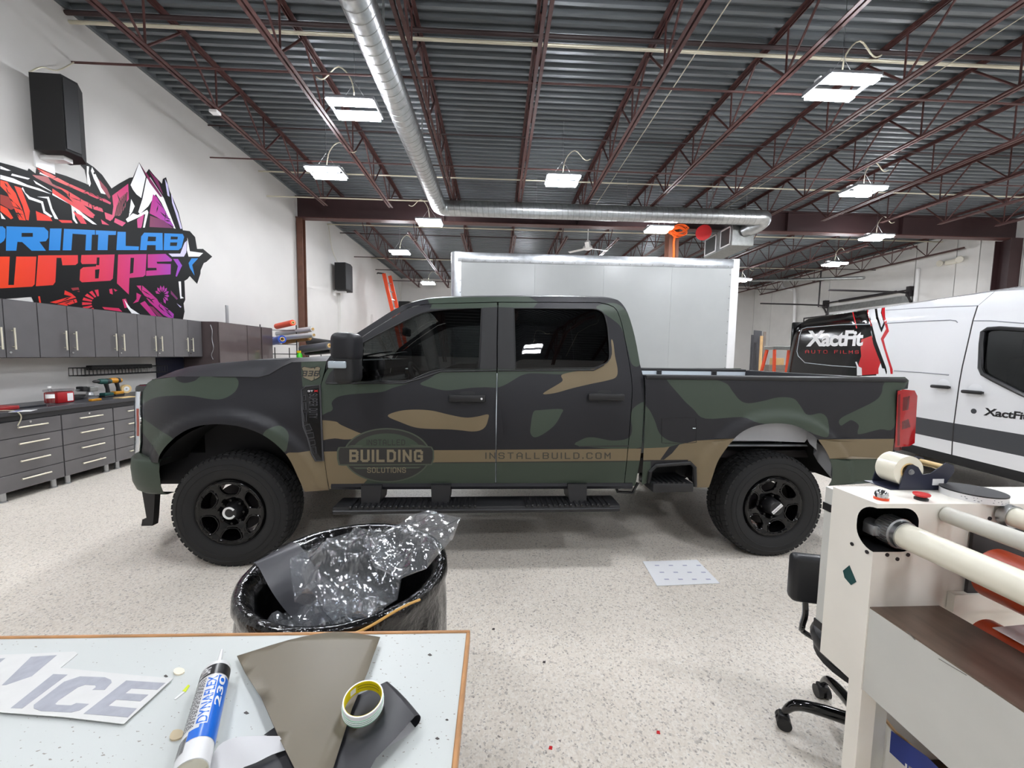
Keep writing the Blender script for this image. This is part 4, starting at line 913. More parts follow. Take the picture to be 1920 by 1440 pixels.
LR = [lay(SC_, [(920, 690), (1113, 690), (1080, 699), (1053, 702), (1000, 700), (980, 703), (965, 711), (950, 720), (935, 726), (920, 727)], G),
      lay(SC_, [(1053, 703), (1055, 713), (1047, 720), (1018, 738), (1040, 737), (1073, 728), (1107, 720), (1140, 713), (1155, 707), (1158, 693), (1153, 667), (1150, 643), (1146, 638), (1145, 672), (1113, 691), (1075, 697)], T),
      lay(SC_, [(1000, 773), (1013, 769), (1053, 767), (1052, 777), (1040, 797), (1020, 813), (1003, 820), (995, 813), (995, 800)], G),
      lay(SC_, [(1085, 836), (1093, 823), (1113, 820), (1147, 826), (1177, 822), (1185, 807), (1183, 780), (1190, 763), (1215, 758), (1215, 836)], G),
      lay(SC_, [(920, 866), (1215, 864), (1215, 930), (920, 930)], G, False), lay(SC_, [(920, 843.5), (1215, 841), (1215, 863.5), (920, 866)], T, False),
      lay(SC_, [(925, 560), (1000, 560), (1008, 568), (1000, 577), (925, 577)], G, False),
      lay(SC_, [(1118, 575), (1150, 568), (1175, 585), (1200, 640), (1200, 683), (1185, 683), (1176, 650), (1165, 615), (1150, 600), (1133, 588)], G)]
both('rear_door', cdt(tl(rdo, SC_), [tl(rw, SC_)], LR, skin(SC_), .05), WR)
SIL = [(612, 677), (640, 645), (700, 605), (740, 580), (770, 568), (800, 561), (840, 558), (930, 556.5), (1050, 556), (1120, 558), (1148, 560), (1163, 566), (1177, 587), (1190, 630), (1200, 683)]
cfr = smooth_line(SIL, 3)+[(1207, 710), (1208, 733), (1203, 840), (1191, 911), (1170.6, 911)]+smooth_line([(1170.6, 911), (1177.5, 847), (1184.5, 763), (1185.2, 713), (1173.2, 640), (1163.3, 597), (1151, 575), (1123, 566.6)], 3)[1:]+[(934, 566), (810, 569), (785, 572), (765, 577), (700, 617), (670, 637.5), (645, 655.5), (625, 674.5), (611, 695)]
LC = LR[3:6]+[LR[7], lay(SC_, [(800, 556), (985, 553), (1010, 567), (806, 572)], G, False)]
both('cab_frame', cdt(tl(cfr, SC_), [], LC, skin(SC_), .05), WR)
# dark shell added behind the door gaps to stop light leaking through
gap_stop = [(620, 690), (640, 660), (765, 580), (810, 572), (1120, 570), (1160, 597), (1180, 713), (1180, 763), (1168, 905), (620, 910)]
both('gap_light_stop', cdt(tl(gap_stop, SC_), [tl(fw, SC_), tl(rw, SC_)], [], skin(SC_, .035), .12), 'interior')
# bed side
ARCHR = smooth_line([(1553, 911), (1560, 897), (1560, 877), (1553, 854), (1541, 834), (1524, 815), (1494, 799), (1465, 794), (1436, 795), (1409, 801), (1387, 813), (1372, 828), (1358, 846), (1345, 867), (1335, 897), (1329, 914)], 3)
bed = [(1209, 706), (1697, 707), (1704, 713), (1702, 729), (1680, 732), (1675, 837), (1668, 890), (1660, 904)]+ARCHR+[(1304, 914), (1304, 876), (1296, 868), (1228, 872), (1218, 884), (1214, 905), (1203, 910), (1207, 840), (1210.5, 733)]
LB = [lay(SB_, [(1247, 700), (1320, 708), (1360, 718), (1373, 733), (1387, 750), (1403, 756), (1430, 752), (1460, 745), (1487, 747), (1500, 760), (1510, 775), (1520, 778), (1540, 775), (1552, 787), (1553, 818), (1533, 816), (1513, 808), (1480, 800), (1423, 793), (1390, 782), (1323, 785), (1300, 767), (1275, 742)], G),
      lay(SB_, [(1573, 790), (1580, 782), (1600, 772), (1640, 752), (1653, 737), (1657, 720), (1677, 700), (1710, 700), (1690, 740), (1676, 802), (1650, 805), (1613, 814), (1608, 810), (1610, 797), (1597, 788), (1587, 792), (1577, 798)], G),
      lay(SB_, [(1195, 762), (1213, 763), (1227, 787), (1237, 813), (1257, 827), (1285, 832), (1270, 838), (1195, 838)], G),
      lay(SB_, [(1195, 841), (1245, 839), (1265, 836), (1285, 831), (1307, 826), (1380, 822), (1380, 930), (1290, 930), (1290, 862), (1195, 863)], T, False),
      lay(SB_, [(1255, 838), (1275, 832), (1260, 850), (1245, 862), (1238, 862)], K, False), lay(SB_, [(1195, 865), (1220, 865), (1220, 920), (1195, 920)], G, False),
      lay(SB_, [(1535, 824), (1690, 822.5), (1690, 860), (1545, 860)], T, False), lay(SB_, [(1545, 860), (1690, 860), (1690, 920), (1540, 920)], G, False), lay(SB_, [(1520, 708), (1577, 708), (1560, 712), (1540, 712)], T)]
both('bed_side', cdt(tl(bed, SB_), [], LB, skin(SB_), .03), WR)
def curve_px(pts, S, r, name, m, proud=.002, closed=False, n=5):
    return obj(name, MB().tube([skin(S, -proud)(*tsk(a, b, S, proud)) for a, b in pts], r, n, closed=closed), m, tk, None, True)
fd = smooth_poly([(1241, 790), (1246, 784), (1300, 783), (1305, 788), (1305, 824), (1300, 830), (1247, 831), (1241, 825)], 2)
curve_px(fd, SB_, .0022, 'fuel_door_gap', 'black_matte', .0, True)
curve_px([(1299, 803), (1304, 803)], SB_, .004, 'fuel_door_pull', 'steel', .004)
# pale strip painted in for light showing through the gap between the doors
obj('door_gap_light', MB().tube([skin(SC_, .004)(*tsk(a, b, SC_)) for a, b in ((932, 700), (930.5, 780), (929.4, 912))], .0035, 5), 'bed_light', tk, None, True)
# ------------------------------------------------------------------ cab roof, windscreen, rear window (one loft, split by rows)
sil = smooth_line(SIL, 3); S3 = [tsk(a, b, SC_) for a, b in sil]
def loft_rows(pts, amp, n=14, pw=4):
    rows = []
    for i, (x, z) in enumerate(pts):
        y0 = SC_(x, z); a = pts[max(i-1, 0)]; b = pts[min(i+1, len(pts)-1)]
        tx, tz = b[0]-a[0], b[1]-a[1]; L = math.hypot(tx, tz) or 1; nx, nz = -tz/L, tx/L
        row = []
        for k in range(n+1):
            t = k/n; q = amp*(1-abs(2*t-1)**pw); row.append((x+nx*q, y0+(2-2*y0)*t, z+nz*q))
        rows.append(row)
    return rows
iw = 12; ir = len(sil)-9
R_ = loft_rows(S3, .055)
obj('windscreen', MB().grid(R_[1:iw+1]), 'glass_shield', tk, 50, True)
obj('cab_roof', MB().grid(R_[iw:ir+1]), 'wrap_black', tk, 50, True)
obj('cab_back', MB().grid(R_[ir:]), 'wrap_black', tk, 50, True)
bx_, bz_ = S3[-1]
obj('cab_rear_wall', MB().box(bx_-.02, bx_, .12, 1.88, .6, bz_+.02), 'wrap_black', tk, None, True)
obj('roof_lamp', MB().rbox(2.72, 2.95, .85, 1.15, S3[ir-6][1]+.02, S3[ir-6][1]+.065, .015), 'trim_black', tk, 40, True)
# ------------------------------------------------------------------ hood
HS = [(266, 730), (275, 718), (285, 712), (310, 708), (335, 706), (370, 706), (410, 706), (450, 706), (485, 707), (505, 702), (530, 687), (548, 679), (612, 677)]
HR = [0, .0, .012, .04, .06, .078, .09, .108, .115, .10, .05, .025, .01]
rows = []
for (a, b), rs in zip(HS, HR):
    x, z = tsk(a, b, SC_); y0 = SC_(x, z); row = []
    for k in range(25):
        t = k/24; e = min(t, 1-t)*2; up = rs*(sstep(e/.18))+.02*(1-(2*t-1)**2)
        fwd = .12*(1-(2*t-1)**2) if x < -.4 else .12*(1-(2*t-1)**2)*max(0, (.5-x)/.9)
        row.append((x-fwd, y0+(2-2*y0)*t, z+up))
    rows.append(row)
obj('hood', MB().grid(rows), 'wrap_black', tk, 40, True)
curve_px([(285, 712), (335, 706.5), (410, 706.5), (485, 707.5), (505, 702.5), (530, 687.5), (548, 679.5)], SC_, .003, 'hood_gap', 'black_matte', .0)
mb = MB(); xw, zw = tsk(612, 677, SC_)
obj('cowl', MB().box(xw-.02, xw+.22, .16, 1.84, zw-.08, zw+.005), 'trim_black', tk, None, True)
for y in (.5, 1.2): obj('wiper', MB().tube([(xw+.05, y, zw+.02), (xw+.2, y+.25, zw+.07), (xw+.22, y+.55, zw+.08)], .008, 6), 'black_plastic', tk, 40, True)
# ------------------------------------------------------------------ nose: grille, headlights, bumper
xg = -.86
gr = obj('grille', MB().rbox(xg-.04, xg+.5, .36, 1.64, .72, 1.28, .03), 'black_gloss', tk, 40, True)
for z in (.84, .95, 1.06, 1.17): obj('grille_bar', MB().rbox(xg-.07, xg-.03, .4, 1.6, z-.02, z+.02, .01, 1), 'black_plastic', gr, None, True)
obj('core_support', MB().box(-.75, .55, .36, 1.64, .5, 1.24), 'interior', tk, None, True)
zt_, zl_ = tsk(264, 735, SC_)[1], tsk(259, 861, SC_)[1]
hx_t, hx_b = tsk(265, 738, SC_)[0], tsk(261, 858, SC_)[0]
_fe = sorted([(tsk(a, b, SC_)[1], tsk(a, b, SC_)[0]) for a, b in ((264, 735), (265.2, 760), (266, 785), (265.6, 810), (265, 832), (259, 861))])
def fedge(z):
    for (z0, x0), (z1, x1) in zip(_fe[:-1], _fe[1:]):
        if z <= z1: return x0+(x1-x0)*(z-z0)/(z1-z0)
    return _fe[-1][1]
def lamp_rows(us, zs, off=0.0):
    rr = []
    for z in zs:
        xe = fedge(z); ye = SC_(xe, z)
        rr.append([(xe-.004-.16*u-off*.5, ye+.015*u+.20*u**2.6-off, z) for u in us])
    return rr
zs_ = [zl_+(zt_-zl_)*i/10 for i in range(11)]
U_ = [i/12 for i in range(13)]
both('headlamp', MB().grid(lamp_rows(U_, zs_)), 'headlamp_white')
both('marker_lamp', MB().grid(lamp_rows([.08, .13, .18, .23], [.92+.20*i/4 for i in range(5)], .004)), 'amber')
both('lamp_signature', MB().grid(lamp_rows([.55, .65, .75, .85], zs_[1:-1], .004)), 'bed_light')
both('headlamp_rim', MB().tube(lamp_rows([.02], zs_, .004) and [r_[0] for r_ in lamp_rows([.02], zs_, .004)], .007, 6), 'chrome')
BPATH = [(-.47, .035), (-.56, .04), (-.66, .07), (-.75, .14), (-.84, .28), (-.90, .5), (-.93, .75), (-.94, 1.0)]
BPATH = smooth_line(BPATH, 3); BPATH = BPATH+[(x, 2-y) for x, y in reversed(BPATH[:-1])]
BPROF = [(.10, .775), (.015, .775), (0, .76), (-.006, .70), (0, .60), (.02, .54), (.05, .515), (.12, .51)]
rows = []
for i, (x, y) in enumerate(BPATH):
    a, b = BPATH[max(i-1, 0)], BPATH[min(i+1, len(BPATH)-1)]; tx, ty = b[0]-a[0], b[1]-a[1]; L_ = math.hypot(tx, ty); nx, ny = -ty/L_, tx/L_
    if (x-.5)*nx+(y-1)*ny > 0: nx, ny = -nx, -ny
    rows.append([(x+nx*d_, y+ny*d_, z-.0) for d_, z in BPROF])
obj('front_bumper', MB().grid(rows), 'wrap_green', tk, 50, True)
q0 = tplane(278, 937, .2); q1 = tplane(280, 986, .2)
both('tow_bracket', MB().prism([(q0.x-.05, .2, .58), (q0.x+.06, .2, .58), (q0.x+.03, .2, q1.z+.06), (q0.x+.02, .2, q1.z), (q0.x-.06, .2, q1.z), (q0.x-.05, .2, q1.z+.05), (q0.x-.02, .2, q1.z+.06)], (0, .05, 0)), 'trim_black')
# ------------------------------------------------------------------ wheel housings and running gear
def housing(A, y0, y1, name, m, a0, a1, R=None):
    mb = MB(); R = R or A[2]+.02; rows = []
    for y in (y0, (y0+y1)/2, y1): rows.append([(A[0]+R*math.cos(math.radians(a)), y, A[1]+R*math.sin(math.radians(a))) for a in range(a0, a1+1, 6)])
    mb.grid(rows)
    both(name, mb, m)
housing(AF, .07, .62, 'front_wheel_liner', 'black_matte', 10, 154)
housing(AR, .05, .62, 'rear_wheel_liner', 'black_matte', 12, 168)
both('liner_back', MB().box(AF[0]-.62, AF[0]+.62, .6, .62, .45, 1.05), 'black_matte')
both('liner_back', MB().box(AR[0]-.62, AR[0]+.62, .6, .62, .5, 1.07), 'black_matte')
# grey bare inner panel of the rear arch
ip = smooth_line([(1372, 828), (1387, 812), (1409, 800), (1436, 794), (1465, 793), (1494, 798), (1524, 814)], 3)+[(1514, 831), (1440, 828)]
both('inner_bed_panel', cdt([(tplane(a, b, .03).x, tplane(a, b, .03).z) for a, b in ip], [], [], lambda x, z: (x, .03+.03*sstep((1.07-z)/.2), z), .05), 'primer_grey')
fl = smooth_line([(1510, 806), (1526, 815), (1543, 834), (1554, 854), (1560, 877), (1560, 900)], 3)+[(1553, 898), (1540, 868), (1524, 842), (1514, 831)]
both('arch_flap', cdt([(tplane(a, b, .05).x, tplane(a, b, .05).z) for a, b in fl], [], [], lambda x, z: (x, .05+.05*math.sin(x*40), z), .03), 'primer_grey')
for x in (0.0, 4.02): obj('axle', MB().cyl((x, .25, .40), (x, 1.75, .40), .05, n=12).lathe([(0, -.16), (.1, -.12), (.15, 0), (.1, .12), (0, .16)], (x, 1.0, .40), (0, 1, 0), 16), 'dark_iron', tk, 40, True)
for y in (.55, 1.45): obj('frame_rail', MB().box(-.7, 5.0, y-.04, y+.04, .52, .66), 'dark_iron', tk, None, True)
for y in (.5, 1.5): obj('leaf_spring', MB().tube(smooth_line([(3.35, y, .56), (3.7, y, .5), (4.02, y, .46), (4.4, y, .5), (4.7, y, .58)], 4), .025, 6), 'dark_iron', tk, 40, True)
obj('cab_floor', MB().box(.55, 2.95, .1, 1.9, .56, .64), 'interior', tk, None, True)
obj('bed_underside', MB().box(3.0, 5.0, .3, 1.7, .72, .78), 'dark_iron', tk, None, True)
obj('exhaust', MB().tube(smooth_line([(1.2, 1.3, .5), (3.2, 1.3, .5), (3.6, 1.4, .66), (4.4, 1.45, .66), (4.9, 1.5, .5)], 4), .04, 8), 'galv_dull', tk, 40, True)
both('shock_absorber', MB().cyl((.18, .42, .45), (.22, .5, .95), .03, n=10), 'dark_iron')
both('rear_shock', MB().cyl((4.15, .4, .42), (4.5, .55, .8), .025, n=10), 'steel')
for i, (a, b) in enumerate(((420, 839), (446, 842))): obj('liner_bolt', MB().lathe([(0, -.006), (.012, -.005), (.016, 0), (0, 0)], tplane(a, b, .45), (0, 1, 0), 10), 'steel', tk, 40, True)
obj('green_tag', MB().box(*[v for v in (.60, .64, .3, .31, .70, .725)]), 'green_plastic', tk, None, True)
# rocker, running board
obj('rocker_panel', MB().tube([(.70, .05, .585), (2.93, .05, .575)], .03, 8), 'wrap_black', tk, 40, True)
a = tplane(624, 952, -.06); b = tplane(1162, 944, -.06)
sb = obj('running_board', MB().rbox(a.x, b.x, -.09, .12, .435, .475, .02), 'trim_black', tk, 40, True)
obj('front_lip', MB().rbox(a.x+.01, b.x-.01, -.105, -.085, .428, .458, .008, 1), 'black_plastic', sb, None, True)
for u0, u1 in ((.06, .50), (.66, .97)):
    n = int((u1-u0)*54)
    for i in range(n):
        x = a.x+(b.x-a.x)*(u0+(u1-u0)*i/n)
        if i == 0 and u0 < .1: TR = obj('tread_rib', MB().rbox(x, x+.017, -.10, .06, .466, .486, .004, 1), 'black_plastic', sb, None, True); TX = x
        else: dup_part(TR, sb, Matrix.Translation((x-TX, 0, 0)))
for pa, pb in ((677, 716), (808, 845), (1064, 1100)):
    xa = tplane(pa, 930, .0).x; xb2 = tplane(pb, 930, .0).x
    obj('board_bracket', MB().prism([(xa, .0, .60), (xb2, .0, .60), (xb2-.01, -.03, .47), (xa+.01, -.03, .47)], (0, .2, 0)), 'trim_black', tk, None, True)
obj('mud_bracket', MB().tube([tplane(1152, 905, .12), tplane(1158, 922, .12), tplane(1186, 924, .12), tplane(1196, 905, .12)], .012, 6), 'trim_black', tk, None, True)
# bed side step in its black surround
fr = [(1216, 905), (1219, 884), (1230, 873), (1294, 868), (1302, 876), (1303, 912)]
curve_px(fr, SB_, .016, 'step_surround', 'trim_black', .004, n=8)
st = obj('bed_step', MB().rbox(tplane(1220, 910, -.02).x, tplane(1296, 910, -.02).x, -.06, .22, tplane(1250, 922, -.04).z, tplane(1250, 905, -.04).z, .012), 'trim_black', tk, 40, True)
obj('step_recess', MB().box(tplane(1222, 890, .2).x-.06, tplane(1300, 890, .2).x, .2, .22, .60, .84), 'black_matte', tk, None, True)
for i in range(6):
    x = tplane(1228, 905, -.02).x+i*.04; obj('step_rib', MB().box(x, x+.016, -.055, .1, st.data.vertices[0].co.z if 0 else tplane(1250, 905, -.04).z-.002, tplane(1250, 905, -.04).z+.008), 'black_plastic', st, None, True)
# ------------------------------------------------------------------ bed
zb = 1.41; x0b, x1b = 2.99, 5.04
for y0, y1 in ((.0, .14), (1.86, 2.0)): obj('bed_rail_cap', MB().rbox(x0b, x1b+.03, y0, y1, zb-.02, zb+.012, .01), 'trim_black', tk, 40, True)
obj('bed_inner', MB().box(x0b, x1b, .14, .16, 1.085, zb-.02).box(x0b, x1b, 1.84, 1.86, 1.085, zb-.02).box(x0b, 3.38, .14, .16, .8, 1.085).box(4.66, x1b, .14, .16, .8, 1.085).box(x0b, 3.38, 1.84, 1.86, .8, 1.085).box(4.66, x1b, 1.84, 1.86, .8, 1.085).box(x0b, x0b+.03, .14, 1.86, .8, zb-.01), 'bed_light', tk, None, True)
obj('bed_floor', MB().box(x0b, x1b, .64, 1.36, .8, .83).box(x0b, 3.38, .14, 1.86, .8, .829).box(4.66, x1b, .14, 1.86, .8, .829), 'bed_light', tk, None, True)
for y0, y1 in ((.14, .64), (1.36, 1.86)): obj('wheel_well', MB().rbox(3.36, 4.68, y0, y1, 1.085, 1.10, .004, 1).box(3.36, 3.38, y0, y1, .8, 1.09).box(4.66, 4.68, y0, y1, .8, 1.09).box(3.36, 4.68, min(abs(y0-.62), 9) and (.63 if y0 < 1 else 1.36), (.64 if y0 < 1 else 1.37), .8, 1.09), 'bed_light', tk, None, True)
for i in range(9): obj('bed_rib', MB().box(x0b+.05, x1b, .24+i*.18, .30+i*.18, .83, .845), 'bed_light', tk, None, True)
for x in (3.9, 4.6): obj('tie_down', MB().rbox(x, x+.05, 1.80, 1.85, zb-.07, zb-.01, .008), 'black_plastic', tk, None, True)
tg = obj('tailgate', MB().rbox(x1b-.0, x1b+.06, .15, 1.85, .74, zb+.005, .02), 'wrap_black', tk, 40, True)
obj('tailgate_handle', MB().rbox(x1b+.055, x1b+.075, .9, 1.1, 1.25, 1.32, .008), 'trim_black', tg, None, True)
tlp = [(1680, 733), (1690, 730), (1712, 732), (1717, 742), (1712, 830), (1702, 836), (1675, 838)]
def STL(x, z): return -.01+.3*max(0, x-5.0)**1.5
both('tail_lamp', cdt(tl(tlp, STL), [], [(tl([(1690, 745), (1703, 742), (1700, 768), (1689, 770)], STL), 1), (tl([(1688, 790), (1700, 785), (1704, 800), (1688, 805)], STL), 1), (tl([(1681, 740), (1685, 738), (1684, 835), (1679, 835)], STL), 1)], skin(STL, -.012), .03), ['tail_red', 'tail_dark_red'])
both('tail_lamp_body', MB().rbox(5.0, 5.12, .03, .15, .84, 1.33, .02), 'tail_dark_red')
rbm = obj('rear_bumper', MB().rbox(5.08, 5.28, .12, 1.88, .58, .80, .04), 'trim_black', tk, 40, True)
both('bed_corner', MB().rbox(4.97, 5.06, .03, .15, .62, 1.40, .02), 'wrap_black')
# ------------------------------------------------------------------ glass, pillars, mouldings
both('front_door_glass', cdt(tl(fw, SC_), [], [], skin(SC_, .012), .1), 'glass_front')
both('rear_door_glass', cdt(tl(rw, SC_), [], [], skin(SC_, .012), .1), 'glass_rear')
both('pillar_applique', cdt(tl([(900, 692), (905.5, 577), (931.5, 576), (930.8, 692)], SC_), [], [], skin(SC_, -.004), .05), 'trim_black')
both('pillar_applique', cdt(tl([(934.2, 576), (962, 577), (965.5, 692), (933.4, 692)], SC_), [], [], skin(SC_, -.004), .05), 'trim_black')
curve_px(fw, SC_, .005, 'window_seal', 'trim_black', .0, True); curve_px(rw, SC_, .005, 'window_seal', 'trim_black', .0, True)
curve_px([(612, 719), (700, 718.5), (757, 718.5), (783, 711), (827, 696.5), (930, 695)], SC_, .006, 'belt_moulding', 'trim_black', .002)
curve_px([(934, 695), (1113, 694), (1132, 684)], SC_, .006, 'belt_moulding', 'trim_black', .002)
for (pa, pb, ya, yb, key) in ((842, 911, 739, 753, 1), (1100, 1167, 737, 750, 0)):
    x0, z0 = tsk(pa, yb, SC_); x1, z1 = tsk(pb, ya, SC_); yy = SC_(x0, z0)
    hd = obj('door_handle', MB().rbox(x0, x1, yy-.05, yy-.018, z0, z1, .012).rbox(x0+.01, x0+.04, yy-.04, yy+.02, z0+.008, z1-.008, .005, 1).rbox(x1-.05, x1-.01, yy-.04, yy+.02, z0+.008, z1-.008, .005, 1), 'trim_black', tk, 40, True)
    cup = [(pa+20, ya+1), (pa+24, ya-5), (pb-24, ya-5), (pb-20, ya+1), (pb-22, yb+4), (pa+22, yb+4)]
    obj('handle_cup', cdt(tl(smooth_poly(cup, 3), SC_), [], [], skin(SC_, -.002), .05), 'trim_black', tk, 40, True)
    if key: obj('key_cylinder', MB().cyl((x1-.03, yy-.052, (z0+z1)/2), (x1-.03, yy-.045, (z0+z1)/2), .008, n=12), 'chrome', hd, 40, True)
# mirror
ma = tplane(631, 718, -.2); mc = tplane(672, 626, -.2)
mi = obj('side_mirror', MB().rbox(ma.x+.01, mc.x-.01, -.30, -.07, ma.z, mc.z, .035, 4), 'trim_black', tk, 40, True)
obj('mirror_cap', MB().rbox(ma.x-.005, mc.x+.002, -.31, -.08, ma.z+.14, mc.z+.005, .045, 4), 'wrap_black', mi, 40, True)
lz = tplane(640, 684, -.31).z
obj('mirror_lamp', MB().rbox(ma.x-.008, ma.x+.10, -.318, -.2, lz-.022, lz+.022, .008, 2), 'bed_light', mi, 40, True)
obj('mirror_lamp_lens', MB().rbox(ma.x-.01, ma.x+.102, -.322, -.19, lz-.024, lz+.024, .008, 1), 'lamp_lens', mi, 40, True)
for z in (ma.z+.09, ma.z+.23): obj('mirror_arm', MB().rbox(ma.x+.04, ma.x+.09, -.1, .09, z-.015, z+.015, .01, 1), 'trim_black', mi, 40, True)
sail = [(609, 719), (618, 700), (628, 690), (672, 650), (672, 716)]
obj('mirror_sail', cdt(tl(sail, SC_), [], [], skin(SC_, -.004), .05), 'trim_black', tk, 40, True)
dup_part(mi, tk, MIR)
# ------------------------------------------------------------------ cabin
obj('dashboard', MB().rbox(.72, 1.08, .2, 1.8, .98, 1.34, .06), 'interior', tk, 40, True)
obj('dash_screen', MB().rbox(1.05, 1.1, .86, 1.14, 1.22, 1.42, .01), 'black_gloss', tk, None, True)
sw = obj('steering_wheel', MB().tube([Vector((1.26, .55, 1.30))+Vector((-.35*math.sin(a)*.19/.35*.5, .19*math.cos(a), .19*math.sin(a)*.9)) for a in [i*math.pi/12 for i in range(24)]], .016, 8, closed=True), 'interior', tk, 40, True)
obj('wheel_spokes', MB().bar((1.26, .37, 1.30), (1.26, .73, 1.30), .03, .04).bar((1.26, .55, 1.30), (1.33, .55, 1.14), .03, .04, (0, 1, 0)), 'interior', sw, None, True)
obj('steering_column', MB().cyl((1.0, .55, 1.18), (1.25, .55, 1.29), .04, n=10), 'interior', tk, 40, True)
for y in (.3, 1.2):
    s_ = obj('front_seat', MB().rbox(1.3, 1.8, y, y+.5, .72, 1.0, .06).rbox(1.72, 1.92, y+.02, y+.48, .95, 1.52, .06), 'seat_cloth', tk, 40, True)
    obj('headrest', MB().rbox(1.80, 1.92, y+.13, y+.37, 1.55, 1.75, .04), 'seat_cloth', s_, 40, True)
obj('rear_bench', MB().rbox(2.2, 2.7, .25, 1.75, .72, 1.0, .06).rbox(2.66, 2.85, .25, 1.75, .95, 1.5, .06), 'seat_cloth', tk, 40, True)
obj('rear_view_mirror', MB().rbox(1.02, 1.06, .9, 1.14, 1.72, 1.80, .015), 'black_plastic', tk, 40, True)
obj('headliner', MB().box(1.35, 2.85, .3, 1.7, 1.90, 1.92), 'interior', tk, None, True)
both('door_trim', cdt(tl([(625, 719), (757, 719), (783, 711), (827, 697), (1113, 695), (1165, 690), (1165, 905), (625, 905)], SC_), [], [], skin(SC_, .09), .15), 'interior')
# ------------------------------------------------------------------ wheels
mat('rim_black', (9, 9, 10), .1, spec=.35)
def wheel(cx, side, rear, steer=0.0, detail=True):
    yo = 0.0 if side < 0 else 2.0; ax = (0, 1, 0) if side < 0 else (0, -1, 0); o = (cx, yo, .402)
    prof = [(.24, .04), (.247, .022), (.262, .012), (.30, .002), (.345, 0), (.378, .012), (.400, .032), (.407, .05), (.409, .14), (.407, .23), (.400, .248), (.378, .268), (.345, .28), (.30, .278), (.25, .26), (.24, .24)]
    tm = MB().lathe(prof, o, ax, 64)
    for rr in (.315, .352): tm.lathe([(rr-.004, .0015), (rr, -.003), (rr+.004, .0015)], o, ax, 64)
    tm.v = [(p[0], p[1], max(p[2], .0005)) for p in tm.v]
    w = obj('wheel', tm, 'rubber', tk, 50, True)
    tb = MB(); n = 58
    for row, (h, hw, off) in enumerate(((.038, .018, 0), (.085, .017, .5), (.14, .02, .15), (.195, .017, .6), (.242, .018, .1))):
        for i in range(n):
            a = 2*math.pi*(i+off)/n; da = 2*math.pi/n*(.36 if row in (0, 4) else .39); vv = []
            for rr in (.398, .417 if row not in (0, 4) else .412):
                for a2, h2 in ((a-da, h-hw), (a+da, h-hw), (a+da+.012, h+hw), (a-da+.012, h+hw)):
                    rr2 = rr-(.012 if (row == 0 and h2 < h) or (row == 4 and h2 > h) else 0)
                    vv.append((cx+rr2*math.cos(a2), yo-side*h2, max(.001, .402+rr2*math.sin(a2))))
            tb.add(vv, [(0, 3, 2, 1), (4, 5, 6, 7), (0, 1, 5, 4), (1, 2, 6, 5), (2, 3, 7, 6), (3, 0, 4, 7)])
    obj('tread_blocks', tb, 'rubber', w, None, True)['kind'] = 'stuff'
    obj('rim_barrel', MB().lathe([(.243, .03), (.238, .018), (.232, .02), (.226, .035), (.214, .06), (.20, .16), (.215, .25), (.24, .255)], o, ax, 48), 'rim_black', w, 40, True)
    obj('brake_disc', MB().lathe([(0, .13), (.175, .13), (.175, .155), (0, .155)], o, ax, 40), 'dark_iron', w, 30, True)
    hs = []
    for k in range(6):
        a0 = math.pi/2+k*math.pi/3+(.25 if rear else 0)
        pts = [(.128, -.24), (.150, -.36), (.188, -.385), (.207, -.30), (.212, 0), (.207, .30), (.188, .385), (.150, .36), (.128, .24), (.122, 0)]
        hs.append(smooth_poly([(r_*math.cos(a0+d_), r_*math.sin(a0+d_)) for r_, d_ in pts], 2))
    circ = [(.231*math.cos(i*math.pi/30), .231*math.sin(i*math.pi/30)) for i in range(60)]
    def rimf(u, v):
        r_ = math.hypot(u, v); d_ = .05+.018*math.cos(r_/.231*math.pi)+(.03 if r_ < .1 else 0)*sstep((.1-r_)/.02)-(.012 if r_ > .215 else 0)
        for h_ in hs[:0]: pass
        return (cx+u, yo-side*d_, .402+v)
    ro = obj('rim', cdt(circ, hs, [], rimf, .022), 'rim_black', w, 40, True)
    sm = ro.modifiers.new('solid', 'SOLIDIFY'); sm.thickness = .022; sm.offset = 0
    mbh = MB()
    for k, h_ in enumerate(hs): mbh.tube([rimf(u, v) for u, v in h_], .006, 6, closed=True)
    mbh.v = [(p[0], p[1]+side*.009, p[2]) for p in mbh.v]
    obj('rim_window_edge', mbh, 'rim_black', w, 50, True)
    for k in range(8):
        a = k*math.pi/4; c0 = Vector((cx+.085*math.cos(a), yo-side*.075, .402+.085*math.sin(a)))
        obj('lug_nut', MB().lathe([(.0, -.045), (.008, -.044), (.013, -.035), (.014, 0), (.0, 0)], c0, ax, 8), 'rim_black', w, 30, True)
    if rear:
        obj('hub_cap', MB().lathe([(0, -.02), (.05, -.018), (.058, -.008), (.062, .03), (.07, .08)], o, ax, 24), 'black_plastic', w, 40, True)
        M = Matrix.Translation((cx, yo+side*.022, .402)) @ Matrix.Rotation(-.75, 4, 'Y')
        obj('hub_label', MB().rbox(-.05, .05, -.002, .002, -.013, .013, .0015, 1, M=M), 'white_paint', w, None, True)
        lb = MB(); stroke_mb(lb, 'SUPERDUTY', lambda u, v: tuple(M @ Vector((u, side*.0026, v))), -.044, .044, -.006, .006, .9, 1.6); obj('hub_lettering', lb, 'black_plastic', w, None, True)
    else:
        obj('hub_cap', MB().lathe([(0, .012), (.046, .012), (.052, .02), (.056, .05), (.07, .08)], o, ax, 28), 'black_plastic', w, 40, True)
        obj('hub_ring', MB().tube([(cx+.038*math.cos(a), yo-side*.009, .402+.038*math.sin(a)) for a in [i*2*math.pi/28+.6 for i in range(24)]], .0075, 6), 'white_paint', w, 40, True)
    return w
wheel(0.0, -1, False); wheel(4.06, -1, True); wheel(0.0, 1, False); wheel(4.06, 1, True)
